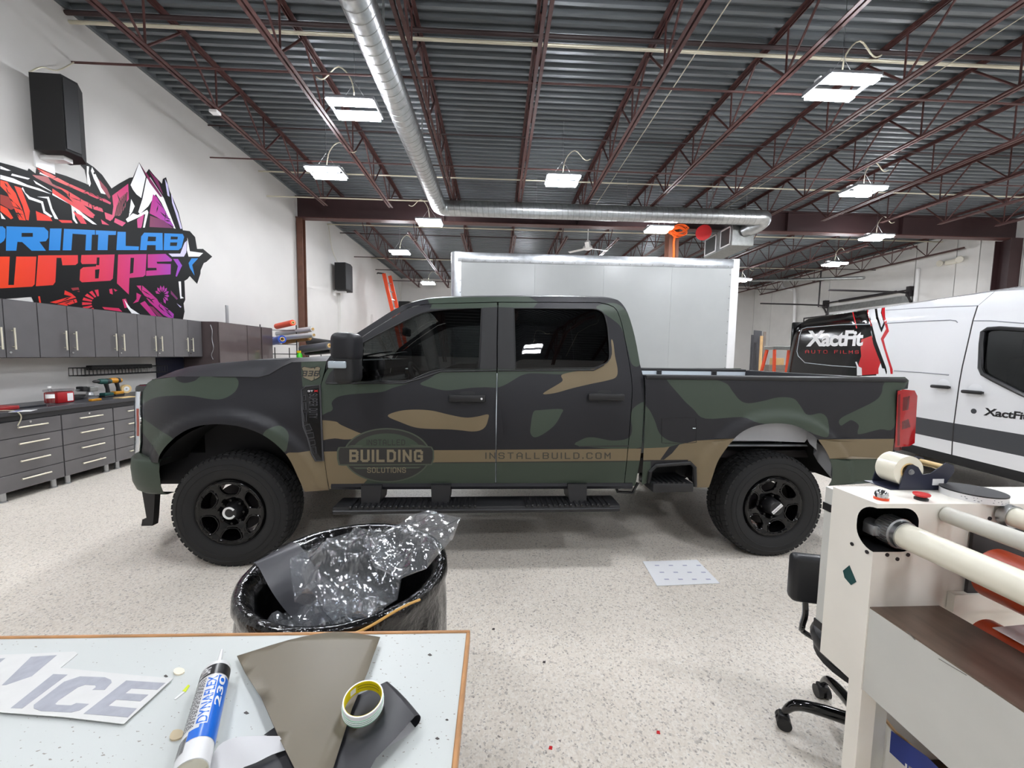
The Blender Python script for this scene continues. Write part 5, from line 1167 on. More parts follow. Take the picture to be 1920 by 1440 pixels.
# ------------------------------------------------------------------ lettering and badges on the near side
def fpx(S, pr): return lambda a, b: skin(S, -pr)(*tsk(a, b, S, pr))
def layer_mb(polys, S, pr):
    mb = MB()
    for p in polys:
        q = tl(p, S); cdt(q, [], [], skin(S, -pr), .06, mb)
    return mb
cx, cy = 725.5, 853.5
ell = lambda rx, ry, a0=0, a1=360, n=48: [(cx+rx*math.cos(math.radians(a0+(a1-a0)*i/n)), cy-ry*math.sin(math.radians(a0+(a1-a0)*i/n))) for i in range(n+1)]
lg = obj('door_logo', layer_mb([ell(82, 51)[:-1]], SC_, .0012), 'print_line', tk, None, True, 'round dark printed logo with three lines of lettering on the front door')
obj('logo_field', layer_mb([ell(79, 48.5)[:-1]], SC_, .0018), 'print_dark', lg, None, True)
obj('logo_ring', layer_mb([ell(68, 41, 14, 166)], SC_, .0024), 'print_green', lg, None, True)
obj('logo_bar_edge', layer_mb([[(635, 838), (632, 845), (632, 860), (635, 872), (642, 873), (810, 872), (814, 860), (814, 845), (810, 837.5), (803, 836)]], SC_, .0028), 'print_line', lg, None, True)
obj('logo_bar', layer_mb([[(638, 839.5), (635, 846), (635, 860), (638, 870.5), (808, 869.5), (811.5, 860), (811.5, 846), (808, 839)]], SC_, .0034), 'print_dark', lg, None, True)
obj('logo_rule', layer_mb([[(660, 834.5), (681, 834.5), (678, 837), (650, 837)], [(768, 833.5), (790, 834), (800, 836.5), (772, 836)], [(662, 876), (790, 875), (784, 878), (668, 879)]], SC_, .003), 'print_line', lg, None, True)
obj('logo_lettering_main', stroke_mb(MB(), 'BUILDING', fpx(SC_, .0042), 655, 793, 866.5, 843, 1.5, 1.3), 'print_tan', lg, None, True)
obj('logo_lettering_top', stroke_mb(MB(), 'INSTALLED', fpx(SC_, .0036), 687.5, 759.5, 835, 824, 1.0, 1.4), 'print_dark', lg, None, True)
obj('logo_lettering_bottom', stroke_mb(MB(), 'SOLUTIONS', fpx(SC_, .0036), 688.5, 761, 886.5, 876.5, 1.0, 1.4), 'print_tan', lg, None, True)
obj('web_address', stroke_mb(MB(), 'INSTALLBUILD.COM', fpx(SC_, .0015), 910, 1145, 860.5, 848.5, .95, 2.3), 'print_ink', tk, None, True, 'dark web address lettering along the tan stripe')
obj('stripe_line', layer_mb([[(815, 866.8), (1172, 864.6), (1172, 866), (815, 868.4)], [(1085, 836), (1180, 835), (1180, 837.5), (1085, 838)]], SC_, .001), 'print_dark', tk, None, True)
sh = obj('number_shield', layer_mb([[(565.5, 690), (570, 687), (583, 690), (596, 687), (601, 690), (598, 699), (600, 706), (596, 709), (584, 714.5), (571, 709), (567, 706), (569, 699)]], SC_, .001), 'print_tan', tk, None, True)
obj('shield_border', MB().tube([fpx(SC_, .0015)(a, b) for a, b in [(565.5, 690), (570, 687), (583, 690), (596, 687), (601, 690), (598, 699), (600, 706), (596, 709), (584, 714.5), (571, 709), (567, 706), (569, 699)]], .0025, 5, closed=True), 'print_dark', sh, None, True)
obj('shield_number', stroke_mb(MB(), '336', lambda a, b: fpx(SC_, .002)(a+(700-b)*.25, b), 567, 598, 705.5, 695, 1.5, 1.2), 'print_dark', sh, None, True)
vn = [(566, 731), (573, 725), (600, 722), (603, 800), (606, 864), (592, 864), (585, 852), (577, 820), (569, 800), (566.5, 770)]
vt = obj('fender_vent', layer_mb([vn], SC_, .008), 'trim_black', tk, 40, True)
obj('vent_frame', MB().tube([fpx(SC_, .009)(a, b) for a, b in vn], .006, 6, closed=True), 'wrap_grey', vt, 40, True)
obj('vent_inlay', layer_mb([[(577, 730), (599, 727), (602, 800), (604, 860), (597, 850), (590, 822), (577, 790)]], SC_, .010), 'vent_black', vt, None, True)
for q in ([(568, 742), (573, 741), (573.5, 750), (568, 751)], [(568, 755), (573.5, 754), (574, 768), (568.5, 768)], [(569, 774), (574, 773), (575, 790), (570, 790)], [(571, 798), (580, 795), (585, 806), (574, 808)], [(575, 813), (587, 811), (589, 820), (578, 822)], [(580, 827), (590, 825), (591, 833), (582, 835)], [(584, 839), (592, 838), (593, 850), (588, 850)]):
    obj('vent_slot', layer_mb([q], SC_, .0115), 'black_matte', vt, None, True)
    obj('slot_rib', MB().tube([fpx(SC_, .012)(a, b) for a, b in q], .003, 5, closed=True), 'wrap_grey', vt, 40, True)
# raised vertical lettering, read from top to bottom
obj('vent_lettering', stroke_mb(MB(), 'SUPER DUTY', lambda a, b: fpx(SC_, .014)(b, a), 738, 784, 579.5, 595.5, 1.2, 1.2), 'wrap_grey', vt, None, True)
obj('trim_badge', stroke_mb(MB(), 'ST', fpx(SC_, .014), 577, 587, 735, 731.5, 1.3, .8), 'white_paint', vt, None, True)
obj('trim_badge_red', stroke_mb(MB(), 'X', fpx(SC_, .014), 588.5, 596.5, 735, 731, 1.4, .8), 'red_paint', vt, None, True)
# ------------------------------------------------------------------ white box trailer behind the pickup
mat('trailer_white', (174, 177, 176), .22, var=.02, vs=4)
mat('alu_trim', (196, 200, 204), .28, metal=.9, var=.15, vs=10)
bx0, bx1, by0, by1, bz0, bz1 = -.80, 4.16, 6.6, 8.85, .95, 3.27
t = thing('box_trailer', 'tall white box trailer with riveted aluminium top rail behind the pickup', 'trailer', (1.7, 7.7, 0))
xs = [bx0+.1, .62, 1.80, 2.98, bx1-.13]
for a, b in zip(xs[:-1], xs[1:]): obj('side_panel', MB().box(a+.0012, b-.0012, by0, by0+.03, bz0, 3.2), 'trailer_white', t)
obj('far_side', MB().box(bx0+.1, bx1-.13, by1-.03, by1, bz0, 3.2), 'trailer_white', t)
obj('roof', MB().box(bx0+.05, bx1-.05, by0+.02, by1-.02, 3.22, 3.255), 'trailer_white', t)
obj('front_wall', MB().box(bx0+.02, bx0+.05, by0+.1, by1-.1, bz0, 3.22), 'trailer_white', t)
obj('rear_doors', MB().box(bx1-.06, bx1-.02, by0+.1, by1-.1, bz0, 3.2), 'trailer_white', t)
for y0, s in ((by0, 1), (by1, -1)):
    c = [(bx0, y0+s*.12)]+[(bx0+.1-.1*math.cos(a), y0+s*(.1-.1*math.sin(a))) for a in [i*math.pi/16 for i in range(9)]]+[(bx0+.18, y0-s*.004), (bx0+.18, y0+s*.02), (bx0+.03, y0+s*.12)]
    obj('corner_post', MB().prism([(x, y, bz0) for x, y in c], (0, 0, 3.2-bz0)), 'alu_trim', t, 40)
    obj('corner_cap', MB().prism([(x, y, 3.2) for x, y in c]+[], (0, 0, .07)), 'alu_trim', t, 40)
    obj('top_rail', MB().rbox(bx0+.12, bx1-.1, min(y0-s*.008, y0+s*.05), max(y0-s*.008, y0+s*.05), 3.10, 3.265, .012), 'alu_trim', t, 40)
    obj('rear_post', MB().rbox(bx1-.14, bx1, min(y0-s*.006, y0+s*.12), max(y0-s*.006, y0+s*.12), bz0-.1, 3.27, .01), 'white_paint', t, 40)
RV = None
def rivet(x, z):
    global RV
    if RV is None: RV = obj('rivet', MB().lathe([(0, .006), (.007, .005), (.010, 0), (0, 0)], (0, by0-.006, 0), (0, -1, 0), 8), 'galv_dull', t, None, False); RV.matrix_basis = Matrix.Translation((x, 0, z)); 
    else: dup_part(RV, t, Matrix.Translation((x, 0, z)))
x = bx0+.2
while x < bx1-.15: rivet(x, 3.13); x += .19
z = 1.2
while z < 3.15: rivet(bx0+.165, z); rivet(bx1-.16, z); z += .2
obj('chassis', MB().box(bx0+.1, bx1-.05, by0+.3, by0+.42, .72, .95).box(bx0+.1, bx1-.05, by1-.42, by1-.3, .72, .95), 'dark_iron', t)
obj('tongue', MB().bar((bx0+.1, by0+.5, .8), (bx0-.9, 7.72, .6), .1, .12).bar((bx0+.1, by1-.5, .8), (bx0-.9, 7.72, .6), .1, .12), 'dark_iron', t)
obj('jack_leg', MB().cyl((bx0-.75, 7.72, 0), (bx0-.75, 7.72, .8), .04, n=10), 'dark_iron', t)
for x in (2.2, 3.05):
    for y, s in ((by0+.05, 1), (by1-.05, -1)):
        w = obj('wheel', MB().lathe([(.2, 0), (.33, 0), (.37, .04), (.37, .18), (.33, .22), (.2, .22)], (x, y, .37), (0, s, 0), 32), 'rubber', t, 40)
        obj('hub', MB().lathe([(0, .02), (.08, .02), (.1, .05), (.2, .04), (.21, .1)], (x, y, .37), (0, s, 0), 24), 'steel', w, 40)
obj('trailer_axles', MB().cyl((2.2, by0+.2, .37), (2.2, by1-.2, .37), .04, n=8).cyl((3.05, by0+.2, .37), (3.05, by1-.2, .37), .04, n=8).box(1.9, 3.3, by0+.33, by0+.4, .37, .75).box(1.9, 3.3, by1-.4, by1-.33, .37, .75), 'dark_iron', t)
for z in (1.6, 1.9): obj('door_latch', MB().tube([(bx1-.02, by0+.2, z-.3), (bx1+.03, by0+.2, z-.3), (bx1+.03, by0+.2, z+.1), (bx1-.02, by0+.2, z+.1)], .012, 6), 'steel', t)
# ------------------------------------------------------------------ cargo van
mat('van_white', (230, 231, 233), .12, coat=.6)
mat('van_black', (10, 9, 10), .12, coat=.1, spec=.3)
mat('van_red', (190, 16, 26), .25, coat=.2)
mat('van_grey', (60, 62, 66), .55)
mat('van_line', (130, 132, 140), .4)
glass('van_glass', (.10, .12, .12), .02, 1.5)
V0 = Vector((5.81, 7.54, 0)); e1 = Vector((-.141, -.990, 0)); VR = math.atan2(e1.y, e1.x)
v = thing('cargo_van', 'white cargo van with black rear half and red stripes parked behind the pickup', 'van', V0[:], VR)
VI = W[v.name].inverted(); VIR = VI.to_3x3(); VO = VI @ CO
def SV(x, z):
    y = .015*((z-.95)/.5)**2 if z < .95 else (.0 if z < 1.3 else .13*(z-1.3)**1.6)
    if z > 2.15: y += 1.5*(z-2.15)**1.5
    if x < .25: y += .5*(.25-x)**2
    return y
def vsk(px, py):
    d = VIR @ ray(px, py); y = 0.0
    for _ in range(6):
        t_ = (y-VO.y)/d.y; x = VO.x+t_*d.x; z = VO.z+t_*d.z; y = SV(x, z)
    return x, z
def vl(p): return [vsk(a, b) for a, b in p]
vs_ = lambda off=0.0: (lambda x, z: (x, SV(x, z)+off, z))
ZR = 2.38
xs_ = vsk(1800, 740)[0]
def vz(o, s, p): return zp(1380, 420, 3.556, p)
seamx = [vsk(a, b) for a, b in zp(1380, 420, 3.556, [(1612, 545), (1580, 645), (1545, 800), (1510, 950), (1490, 1060)])]
sm2 = [vsk(1800, 780), vsk(1788, 800), vsk(1786, 826)]
seam = seamx+[sm2[1], sm2[2], (sm2[2][0], .47)]
top = [(0.02, 2.12), (.05, 2.28), (.15, ZR-.02), (seam[0][0]-.006, ZR-.02)]
cargo = [(0.0, .47), (0.0, 1.2)]+top+seam
blk = vl(zp(1380, 420, 3.556, [(300, 640), (300, 520), (870, 530), (885, 570), (895, 640), (905, 680), (900, 720), (920, 790), (950, 870), (965, 900), (960, 935), (940, 970), (935, 1010), (300, 1050)]))
rd = vl(zp(1380, 420, 3.556, [(835, 770), (905, 745), (915, 800), (945, 880), (965, 925), (950, 965), (950, 1000), (815, 1010), (818, 930), (835, 880), (830, 830)]))
Z35 = lambda p: vl(zp(1380, 420, 3.556, p))
VL = [(blk, 1), (rd, 2),
      (Z35([(875, 555), (888, 553), (900, 640), (912, 690), (935, 780), (980, 900), (1008, 970), (1005, 1000), (985, 1000), (965, 930), (920, 800), (900, 700), (885, 620)]), 1),
      (Z35([(878, 562), (885, 560), (897, 645), (905, 680), (899, 680), (886, 630)]), 2),
      (Z35([(888, 553), (930, 550), (935, 620), (950, 680), (985, 690), (960, 740), (1030, 960), (1035, 1000), (1010, 1000), (1000, 955), (945, 800), (912, 690), (900, 640)]), 0),
      (Z35([(930, 550), (944, 549), (948, 620), (970, 690), (985, 655), (972, 560), (982, 553), (996, 660), (970, 725), (960, 700), (940, 640)]), 1),
      (Z35([(978, 553), (995, 552), (1003, 640), (1020, 715), (985, 770), (1000, 830), (1045, 970), (1045, 1000), (1030, 1000), (1025, 960), (965, 765), (1000, 700), (985, 640)]), 2),
      (Z35([(780, 566), (787, 564), (795, 640), (808, 695), (801, 697), (788, 640)]), 2), (Z35([(795, 920), (805, 918), (818, 950), (838, 960), (840, 1010), (806, 1010), (806, 950)]), 0),
      (Z35([(968, 960), (990, 965), (1000, 1000), (960, 1000)]), 0)]
st_t = [(0, .70), (seam[-2][0]+.5, .70)]
def band(z0, z1): return [(-1, z0), (8, z0), (8, z1), (-1, z1)]
zb1 = vsk(1750, 787)[1]; zb0 = vsk(1750, 820)[1]; zs0 = vsk(1750, 837)[1]
VL += [(band(zb0, zb1), 3)]
VMAT = ['van_white', 'van_black', 'van_red', 'van_grey']
VMIR = Matrix.Translation((0, 2.02, 0)) @ Matrix.Diagonal((1, -1, 1, 1))
def vboth(name, mb, m, sm=35):
    o = obj(name, mb, m, v, sm, True); dup_part(o, v, VMIR); return o
vboth('cargo_side', cdt(cargo, [], VL, vs_(), .09), VMAT)
wn = Z35([(1640, 800), (1650, 720), (1680, 700), (1760, 695), (2080, 715), (2140, 850), (2130, 1240), (1900, 1130), (1720, 1040), (1650, 1000), (1632, 960)])
dx1 = seam[0][0]+1.12
fdoor = [(p[0]+.006, p[1]) for p in seam]+[(seam[-1][0]+1.05, .47), (dx1+.12, 1.0), (dx1+.1, 1.55), (dx1-.38, 2.2), (seam[0][0]+.35, ZR-.06), (seam[0][0], ZR-.02)]
fdoor = [p for p in reversed(fdoor)]
vboth('front_door', cdt(fdoor, [wn], [(band(zb0, zb1), 3)], vs_(), .09), VMAT)
vboth('door_glass', cdt(wn, [], [], vs_(.012), .12), 'van_glass')
vboth('window_seal', MB().tube([vs_(-.004)(*p) for p in wn], .022, 6, closed=True), 'black_plastic')
vboth('front_fender', cdt([(dx1+.0, .47), (dx1+.3, .47), (dx1+.34, .7), (dx1+.5, .88), (dx1+.75, .9), (dx1+.98, .75), (dx1+1.05, .5), (dx1+1.3, .5), (dx1+1.32, .95), (dx1+1.05, 1.22), (dx1+.12, 1.5), (dx1+.12, 1.0)], [], [], lambda x, z: (x, SV(x, z)+.35*max(0, x-dx1-.8)**2, z), .1), 'van_white')
# roof: loft over the side top edge
prof = [(0.02, 2.12, .0), (.05, 2.28, .03), (.15, ZR-.02, .05), (1.5, ZR-.02, .08), (seam[0][0], ZR-.02, .08), (seam[0][0]+.35, ZR-.06, .08), (dx1-.38, 2.2, .06), (dx1+.1, 1.55, .08), (dx1+.15, 1.48, .1), (dx1+1.0, 1.22, .06), (dx1+1.3, .98, .02)]
rows = []
for x, z, amp in prof:
    y0 = SV(x, z)+(.35*max(0, x-dx1-.8)**2); rows.append([(x, y0+(2.02-2*y0)*k/12, z+amp*(1-abs(2*k/12-1)**3)) for k in range(13)])
obj('roof', MB().grid(rows[:3]), 'van_black', v, 50, True)
mb = MB(); mb.grid(rows[2:7]); obj('roof_panel', mb, 'van_white', v, 50, True)
rb_ = MB().grid([[(x+.0, y, z+.003) for x, y, z in r] for r in [rows[2], [(1.42, SV(1.42, ZR-.02)+(2.02-2*SV(1.42, ZR-.02))*k/12, ZR-.02+.08*(1-abs(2*k/12-1)**3)) for k in range(13)]]]); obj('roof_black_film', rb_, 'van_black', v, 50, True)
obj('windscreen', MB().grid(rows[6:9]), 'van_glass', v, 50, True)
obj('bonnet', MB().grid(rows[8:]), 'van_white', v, 50, True)
obj('front_end', MB().rbox(dx1+1.15, dx1+1.36, .3, 1.72, .35, 1.0, .05), 'van_grey', v, 40, True)
obj('rear_door', MB().rbox(-.02, .03, .08, 1.94, .5, 2.3, .02), 'van_black', v, 40, True)
obj('rear_bumper', MB().rbox(-.12, .05, .05, 1.97, .42, .62, .03), 'van_grey', v, 40, True)
vboth('sill', MB().rbox(.1, dx1+.3, .02, .12, .36, .48, .02), 'black_matte')
obj('underbody', MB().box(.1, dx1+1.1, .2, 1.82, .36, .5), 'black_matte', v, None, True)
vboth('bulkhead', MB().box(seam[-1][0]-.02, seam[-1][0], .15, 1.0, .5, 2.2), 'interior')
vboth('seat', MB().rbox(3.6, 4.1, .3, .8, .85, 1.05, .05).rbox(3.5, 3.66, .3, .8, 1.0, 1.62, .05).rbox(3.5, 3.62, .42, .68, 1.66, 1.85, .04), 'seat_cloth')
obj('dash', MB().rbox(dx1-.1, dx1+.3, .1, 1.92, .95, 1.4, .05), 'interior', v, 40, True)
for px0, px1, py in ((1751, 1786, 725), (1809, 1849, 735)):
    x0, z0 = vsk(px0, py); x1, z1 = vsk(px1, py); yy = SV(x0, z0); zz = (z0+z1)/2
    hc = obj('handle_cup', MB().lathe([(0, -.002), (.07, -.002), (.085, .004), (0, .004)], ((x0+x1)/2, yy-.002, zz+.01), (0, 1, 0), 20), 'van_white', v, 40, True)
    obj('door_handle', MB().rbox(min(x0, x1), max(x0, x1), yy-.05, yy-.02, zz-.022, zz+.018, .014).box(min(x0, x1)+.02, min(x0, x1)+.05, yy-.03, yy+.005, zz-.015, zz+.01).box(max(x0, x1)-.05, max(x0, x1)-.02, yy-.03, yy+.005, zz-.015, zz+.01), 'black_plastic', v, 40, True)
x0, z0 = vsk(1826, 771)
obj('fuel_lock', MB().cyl((x0, SV(x0, z0)-.004, z0), (x0, SV(x0, z0)+.004, z0), .028, n=20), 'van_grey', v, 40, True)
def vcurve(pts, r, name, m, cl=False): return obj(name, MB().tube([vs_(-.001)(*vsk(a, b)) for a, b in pts], r, 5, closed=cl), m, v, None, True)
obj('door_gap', MB().tube([vs_(.0)(*p) for p in seam], .006, 5), 'dark_iron', v, None, True)
vcurve(zp(1380, 420, 3.556, [(1000, 575), (1200, 562), (1400, 552), (1612, 545)]), .005, 'gutter_line', 'van_line')
vcurve(zp(1380, 420, 3.556, [(1000, 662), (1200, 650), (1430, 640), (1465, 645), (1478, 657)]), .006, 'panel_crease', 'van_line')
vcurve(zp(1380, 420, 3.556, [(1055, 978), (1240, 990), (1420, 1006)]), .006, 'panel_crease', 'van_line')
vcurve(zp(1380, 420, 3.556, [(895, 668), (700, 672), (470, 690), (440, 700), (425, 740), (407, 850), (415, 880), (460, 925), (640, 945), (800, 955)]), .006, 'window_panel_edge', 'bed_light')
vcurve(zp(1380, 420, 3.556, [(1585, 645), (1700, 645), (1920, 662)]), .005, 'door_top_line', 'van_line')
vp = lambda off: (lambda a, b: vs_(-off)(*vsk(a, b)))
def lean(x0, x1, y0, y1, k): return None
tx = lambda a, b: vp(.002)(*zp(1380, 420, 3.556, [(a, b-(a-470)*.012)])[0])
obj('logo_lettering', text_mb(MB(), 'XactFit', tx, 468, 850, 818, 712, .035, .12, .93), 'white_paint', v, None, True, 'large white italic lettering on the black film')
obj('logo_subline', stroke_mb(MB(), 'AUTO FILMS', lambda a, b: tx(a, b+(a-460)*.02), 462, 820, 862, 840, .8, 2.6), 'van_red', v, None, True, 'small red spaced lettering under the white logo')
tx2 = lambda a, b: vp(.002)(*zp(1280, 400, 3.0, [(a, b+(a-1690)*.115)])[0])
obj('door_lettering', text_mb(MB(), 'XactFit', tx2, 1692, 1945, 1136, 1092, .03, .12, .95), 'black_plastic', v, None, True, 'black italic lettering on the van door')
for xw, s, y in ((1.05, 1, .03), (1.05, -1, 1.99), (dx1+.68, 1, .03), (dx1+.68, -1, 1.99)):
    w = obj('wheel', MB().lathe([(.2, .02), (.3, 0), (.34, .04), (.345, .1), (.34, .2), (.2, .22)], (xw, y, .345), (0, s, 0), 36), 'rubber', v, 40, True)
    obj('wheel_cover', MB().lathe([(0, .02), (.06, .02), (.1, .04), (.19, .03), (.21, .05)], (xw, y, .345), (0, s, 0), 24), 'steel', w, 40, True)
# ------------------------------------------------------------------ stepladder, boards and timber by the right rear
p0 = at_z(1450, 700); 
sx, sy = at_y(1466, 655, 8.6).x, 8.6; szt = at_y(1466, 652, 8.6).z
t = thing('work_platform', 'orange folding work platform with grey top standing behind the pickup bed', 'ladder', (sx, sy, 0))
hw = .31
obj('deck', MB().rbox(sx-hw, sx+hw, sy-.16, sy+.16, szt-.05, szt+.03, .01), 'galv_dull', t)
for s in (-1, 1):
    for q in (-1, 1): obj('leg', MB().bar((sx+s*(hw-.05), sy+q*.12, szt-.05), (sx+s*(hw+.10), sy+q*.42, .0), .07, .03, (1, 0, 0)), 'orange_paint', t)
    for z, w_ in ((.3, .34), (.6, .27), (.9, .2)): obj('rung', MB().cyl((sx+s*(hw+.02), sy-w_, z), (sx+s*(hw+.02), sy+w_, z), .018, n=8), 'galv_dull', t)
mat('wood_pale', (196, 160, 112), .6, var=.15, vs=6, stretch=(8, 8, 1)); mat('wood_grey', (122, 112, 104), .65, var=.2, vs=6, stretch=(8, 8, 1)); mat('board_dark', (66, 66, 70), .55, var=.1)
def lean_board(px, py_top, Y, w, th, m, label, tilt=.18):
    p = at_y(px, py_top, Y); q = Vector((p.x-tilt*p.z*.6, Y-tilt*p.z, 0))
    mb = MB().bar(q, p, w, th, (0, 1, 0)); return single('leaning_board', mb, m, label, 'board')
lean_board(1421, 620, 15.0, .32, .03, 'board_dark', 'wide dark grey board leaning left of the timber stack', .15)
lean_board(1412, 628, 15.6, .14, .03, 'board_dark', 'narrow dark strip leaning beside the box trailer', .1)
lean_board(1428, 630, 14.7, .10, .04, 'wood_pale', 'pale wooden plank leaning in front of the timber stack', .12)
lean_board(1434, 622, 15.2, .10, .04, 'wood_grey', 'grey-brown plank leaning behind the pale one', .12)
tx0 = at_y(1432, 690, 16.0).x
for i in range(7):
    x_, z_ = tx0+.15, .1+i*.19
    single('timber_bundle', MB().box(x_, x_+1.0-.05*(i % 3), 15.9, 16.6, z_-.1, z_+.085), 'wood_grey', 'grey timber bundle in the stack behind the work platform, %s from the floor' % NTH[i], 'timber', 'stacked timber')
single('timber_block', MB().rbox(tx0+.45, tx0+.8, 15.9, 16.3, 1.325, 1.62, .01), 'wood_pale', 'pale wooden block sitting on top of the timber stack', 'timber')
# ------------------------------------------------------------------ worktable in the foreground
mat('table_top', (206, 217, 215), .42, var=.03, vs=3)
def spotted(name, base, spot, sc_, thr):
    m = mat(name, base, .42); nt = m.node_tree; b = nt.nodes['Principled BSDF']
    tc = nt.nodes['Texture Coordinate'] if 'Texture Coordinate' in nt.nodes else nt.nodes.new('ShaderNodeTexCoord')
    mp = nt.nodes.new('ShaderNodeMapping'); mp.inputs['Scale'].default_value = (1, 1.8, 1); mp.inputs['Rotation'].default_value = (0, 0, .6); nt.links.new(tc.outputs['Object'], mp.inputs[0])
    n1 = nt.nodes.new('ShaderNodeTexNoise'); n1.inputs['Scale'].default_value = sc_; n1.inputs['Detail'].default_value = 1.5; nt.links.new(mp.outputs[0], n1.inputs['Vector'])
    n2 = nt.nodes.new('ShaderNodeTexNoise'); n2.inputs['Scale'].default_value = 3.0; nt.links.new(tc.outputs['Object'], n2.inputs['Vector'])
    ad = nt.nodes.new('ShaderNodeMath'); ad.operation = 'MULTIPLY_ADD'; ad.inputs[1].default_value = .22; nt.links.new(n2.outputs['Fac'], ad.inputs[0]); nt.links.new(n1.outputs['Fac'], ad.inputs[2])
    r = nt.nodes.new('ShaderNodeValToRGB'); r.color_ramp.elements[0].position = thr; r.color_ramp.elements[1].position = thr+.012
    r.color_ramp.elements[0].color = (*lin(base), 1); r.color_ramp.elements[1].color = (*lin(spot), 1)
    nt.links.new(ad.outputs[0], r.inputs[0]); nt.links.new(r.outputs[0], b.inputs['Base Color'])
spotted('table_spotted', (194, 198, 195), (140, 134, 126), 120, .81)
mat('edge_wood', (176, 128, 82), .5, var=.2, vs=20, stretch=(1, 1, 8))
ZW = .90; TXR, TYB = -.055, .865
t = thing('work_table', 'scuffed pale worktable with wooden edge strips in the foreground', 'table', (-1.0, .4, 0))
obj('table_top', MB().box(-2.1, TXR-.008, -.25, TYB-.008, ZW-.03, ZW), 'table_spotted', t)
obj('back_edge_strip', MB().rbox(-2.1, TXR, TYB-.008, TYB, ZW-.03, ZW+.003, .002, 1), 'edge_wood', t)
obj('side_edge_strip', MB().rbox(TXR-.0085, TXR, -.25, TYB-.008, ZW-.03, ZW+.003, .002, 1), 'edge_wood', t)
for x in (-2.0, TXR-.1):
    for y in (-.18, TYB-.1): obj('leg', MB().box(x-.04, x+.04, y-.04, y+.04, 0, ZW-.03), 'edge_wood', t)
obj('apron', MB().box(-2.04, TXR-.06, TYB-.09, TYB-.06, ZW-.13, ZW-.03).box(-2.04, TXR-.06, -.2, -.17, ZW-.13, ZW-.03), 'edge_wood', t)
def tt(px, py, dz=0.0): return at_z(px, py, ZW+dz)
def flat(pts, z0, th, mi=0): return MB().prism([tt(a, b, z0) for a, b in pts], (0, 0, th), mi)
mat('paper_bright', (246, 247, 249), .5); mat('paper_white', (222, 222, 220), .6); mat('paper_mask', (206, 206, 203), .6, var=.02, vs=40); mat('letter_grey', (158, 160, 168), .6, var=.08, vs=60)
# letter decals under transfer paper
q = thing('letter_decal', 'white transfer paper with pale grey letters ICE at the left of the table', 'decal', tt(160, 1310)[:])
obj('transfer_paper', flat([(-120, 1330), (108, 1252), (250, 1266), (325, 1272), (232, 1358), (120, 1345), (0, 1336)], .004, .0006), 'paper_mask', q)
P3 = lambda p: zp(0, 960, 3.0, p)
def letters(par, polys, z):
    for nm, p in polys: obj(nm, flat(P3(p), z, .0003), 'letter_grey', par)
letters(q, [('letter_i', [(300, 912), (380, 915), (125, 1105), (60, 1103)]),
            ('letter_c', [(450, 925), (590, 930), (625, 945), (628, 960), (590, 1000), (520, 1000), (540, 985), (535, 975), (480, 972), (440, 985), (330, 1060), (310, 1080), (320, 1085), (400, 1088), (430, 1075), (500, 1080), (450, 1115), (400, 1128), (230, 1120), (190, 1105), (190, 1085), (360, 955)]),
            ('letter_e', [(710, 948), (930, 962), (885, 1000), (740, 993), (705, 1020), (835, 1028), (790, 1065), (655, 1055), (610, 1090), (770, 1105), (720, 1155), (470, 1135)])], .0047)
q = thing('letter_decal', 'white transfer paper with one grey letter stroke, lying under the ICE sheet', 'decal', tt(60, 1260)[:])
obj('transfer_paper', flat([(-60, 1230), (60, 1226), (140, 1222), (146, 1226), (105, 1260), (60, 1290), (0, 1320), (-120, 1330)], .0008, .0006), 'paper_mask', q)
letters(q, [('letter_stroke', [(175, 815), (320, 805), (130, 965), (10, 975)]), ('letter_stroke', [(-60, 830), (30, 822), (-40, 880), (-120, 900)])], .0015)
obj('paper_curl', flat(P3([(0, 1000), (150, 985), (100, 1030), (0, 1060)]), .0016, .0006), 'paper_mask', q)
# caulk tube
mat('tube_white', (218, 218, 218), .3, coat=.2); mat('tube_black', (22, 22, 24), .3); mat('tube_blue', (18, 98, 196), .3)
rt = .0235
a = tt(356, 1452, rt+.002); b = tt(405, 1262, rt+.002); d = (b-a).normalized(); L = (b-a).length
q = thing('caulk_tube', 'white and blue caulking tube lying on the table', 'tube', ((a+b)/2)[:])
obj('cartridge', MB().lathe([(rt*.94, -.0), (rt, .0), (rt, L), (rt*.96, L+.004), (rt*.4, L+.008), (.006, L+.012), (.0048, L+.02), (.0028, L+.065), (0, L+.066)], a, d, 48), 'tube_white', q, 40)
obj('tail_cup', MB().lathe([(rt*.94, 0), (rt*.94, .02), (0, .022)], a, d, 32), 'off_white', q, 40)
up = Vector((0, 0, 1)); sd = d.cross(up).normalized()
def tubef(u, w, off=.0006):   # u along the tube 0..1, w angle in radians round from the top, + toward the viewer's right
    return a+d*(u*L)+(up*math.cos(w)+sd*math.sin(w))*(rt+off)
def band_t(u0, u1, w0, w1, off): return MB().grid([[tubef(u0+(u1-u0)*i/6, w0+(w1-w0)*k/48, off) for k in range(49)] for i in range(7)])
obj('black_band', band_t(.84, .97, -3.1, 3.1, .0004), 'tube_black', q, 40)
obj('blue_band', band_t(.18, .82, .05, 1.9, .0004), 'tube_blue', q, 40)
obj('blue_foot_band', band_t(.18, .27, -.5, 1.9, .0005), 'tube_blue', q, 40)
obj('white_panel', band_t(.30, .82, -.25, .48, .0006), 'tube_white', q, 40)
obj('brand_lettering', text_mb(MB(), 'DYNAFLEX', lambda u, w: tubef(u, w, .0009), .31, .81, .42, -.18, .015, sub=3), 'tube_blue', q)
obj('number_lettering', text_mb(MB(), '230', lambda u, w: tubef(u, w, .0009), .48, .82, 1.05, .58, .02, sub=3), 'tube_white', q)
obj('maker_lettering', text_mb(MB(), 'DAP', lambda u, w: tubef(u, w, .0009), .86, .955, -.15, -.9, .02, sub=3), 'tube_white', q)
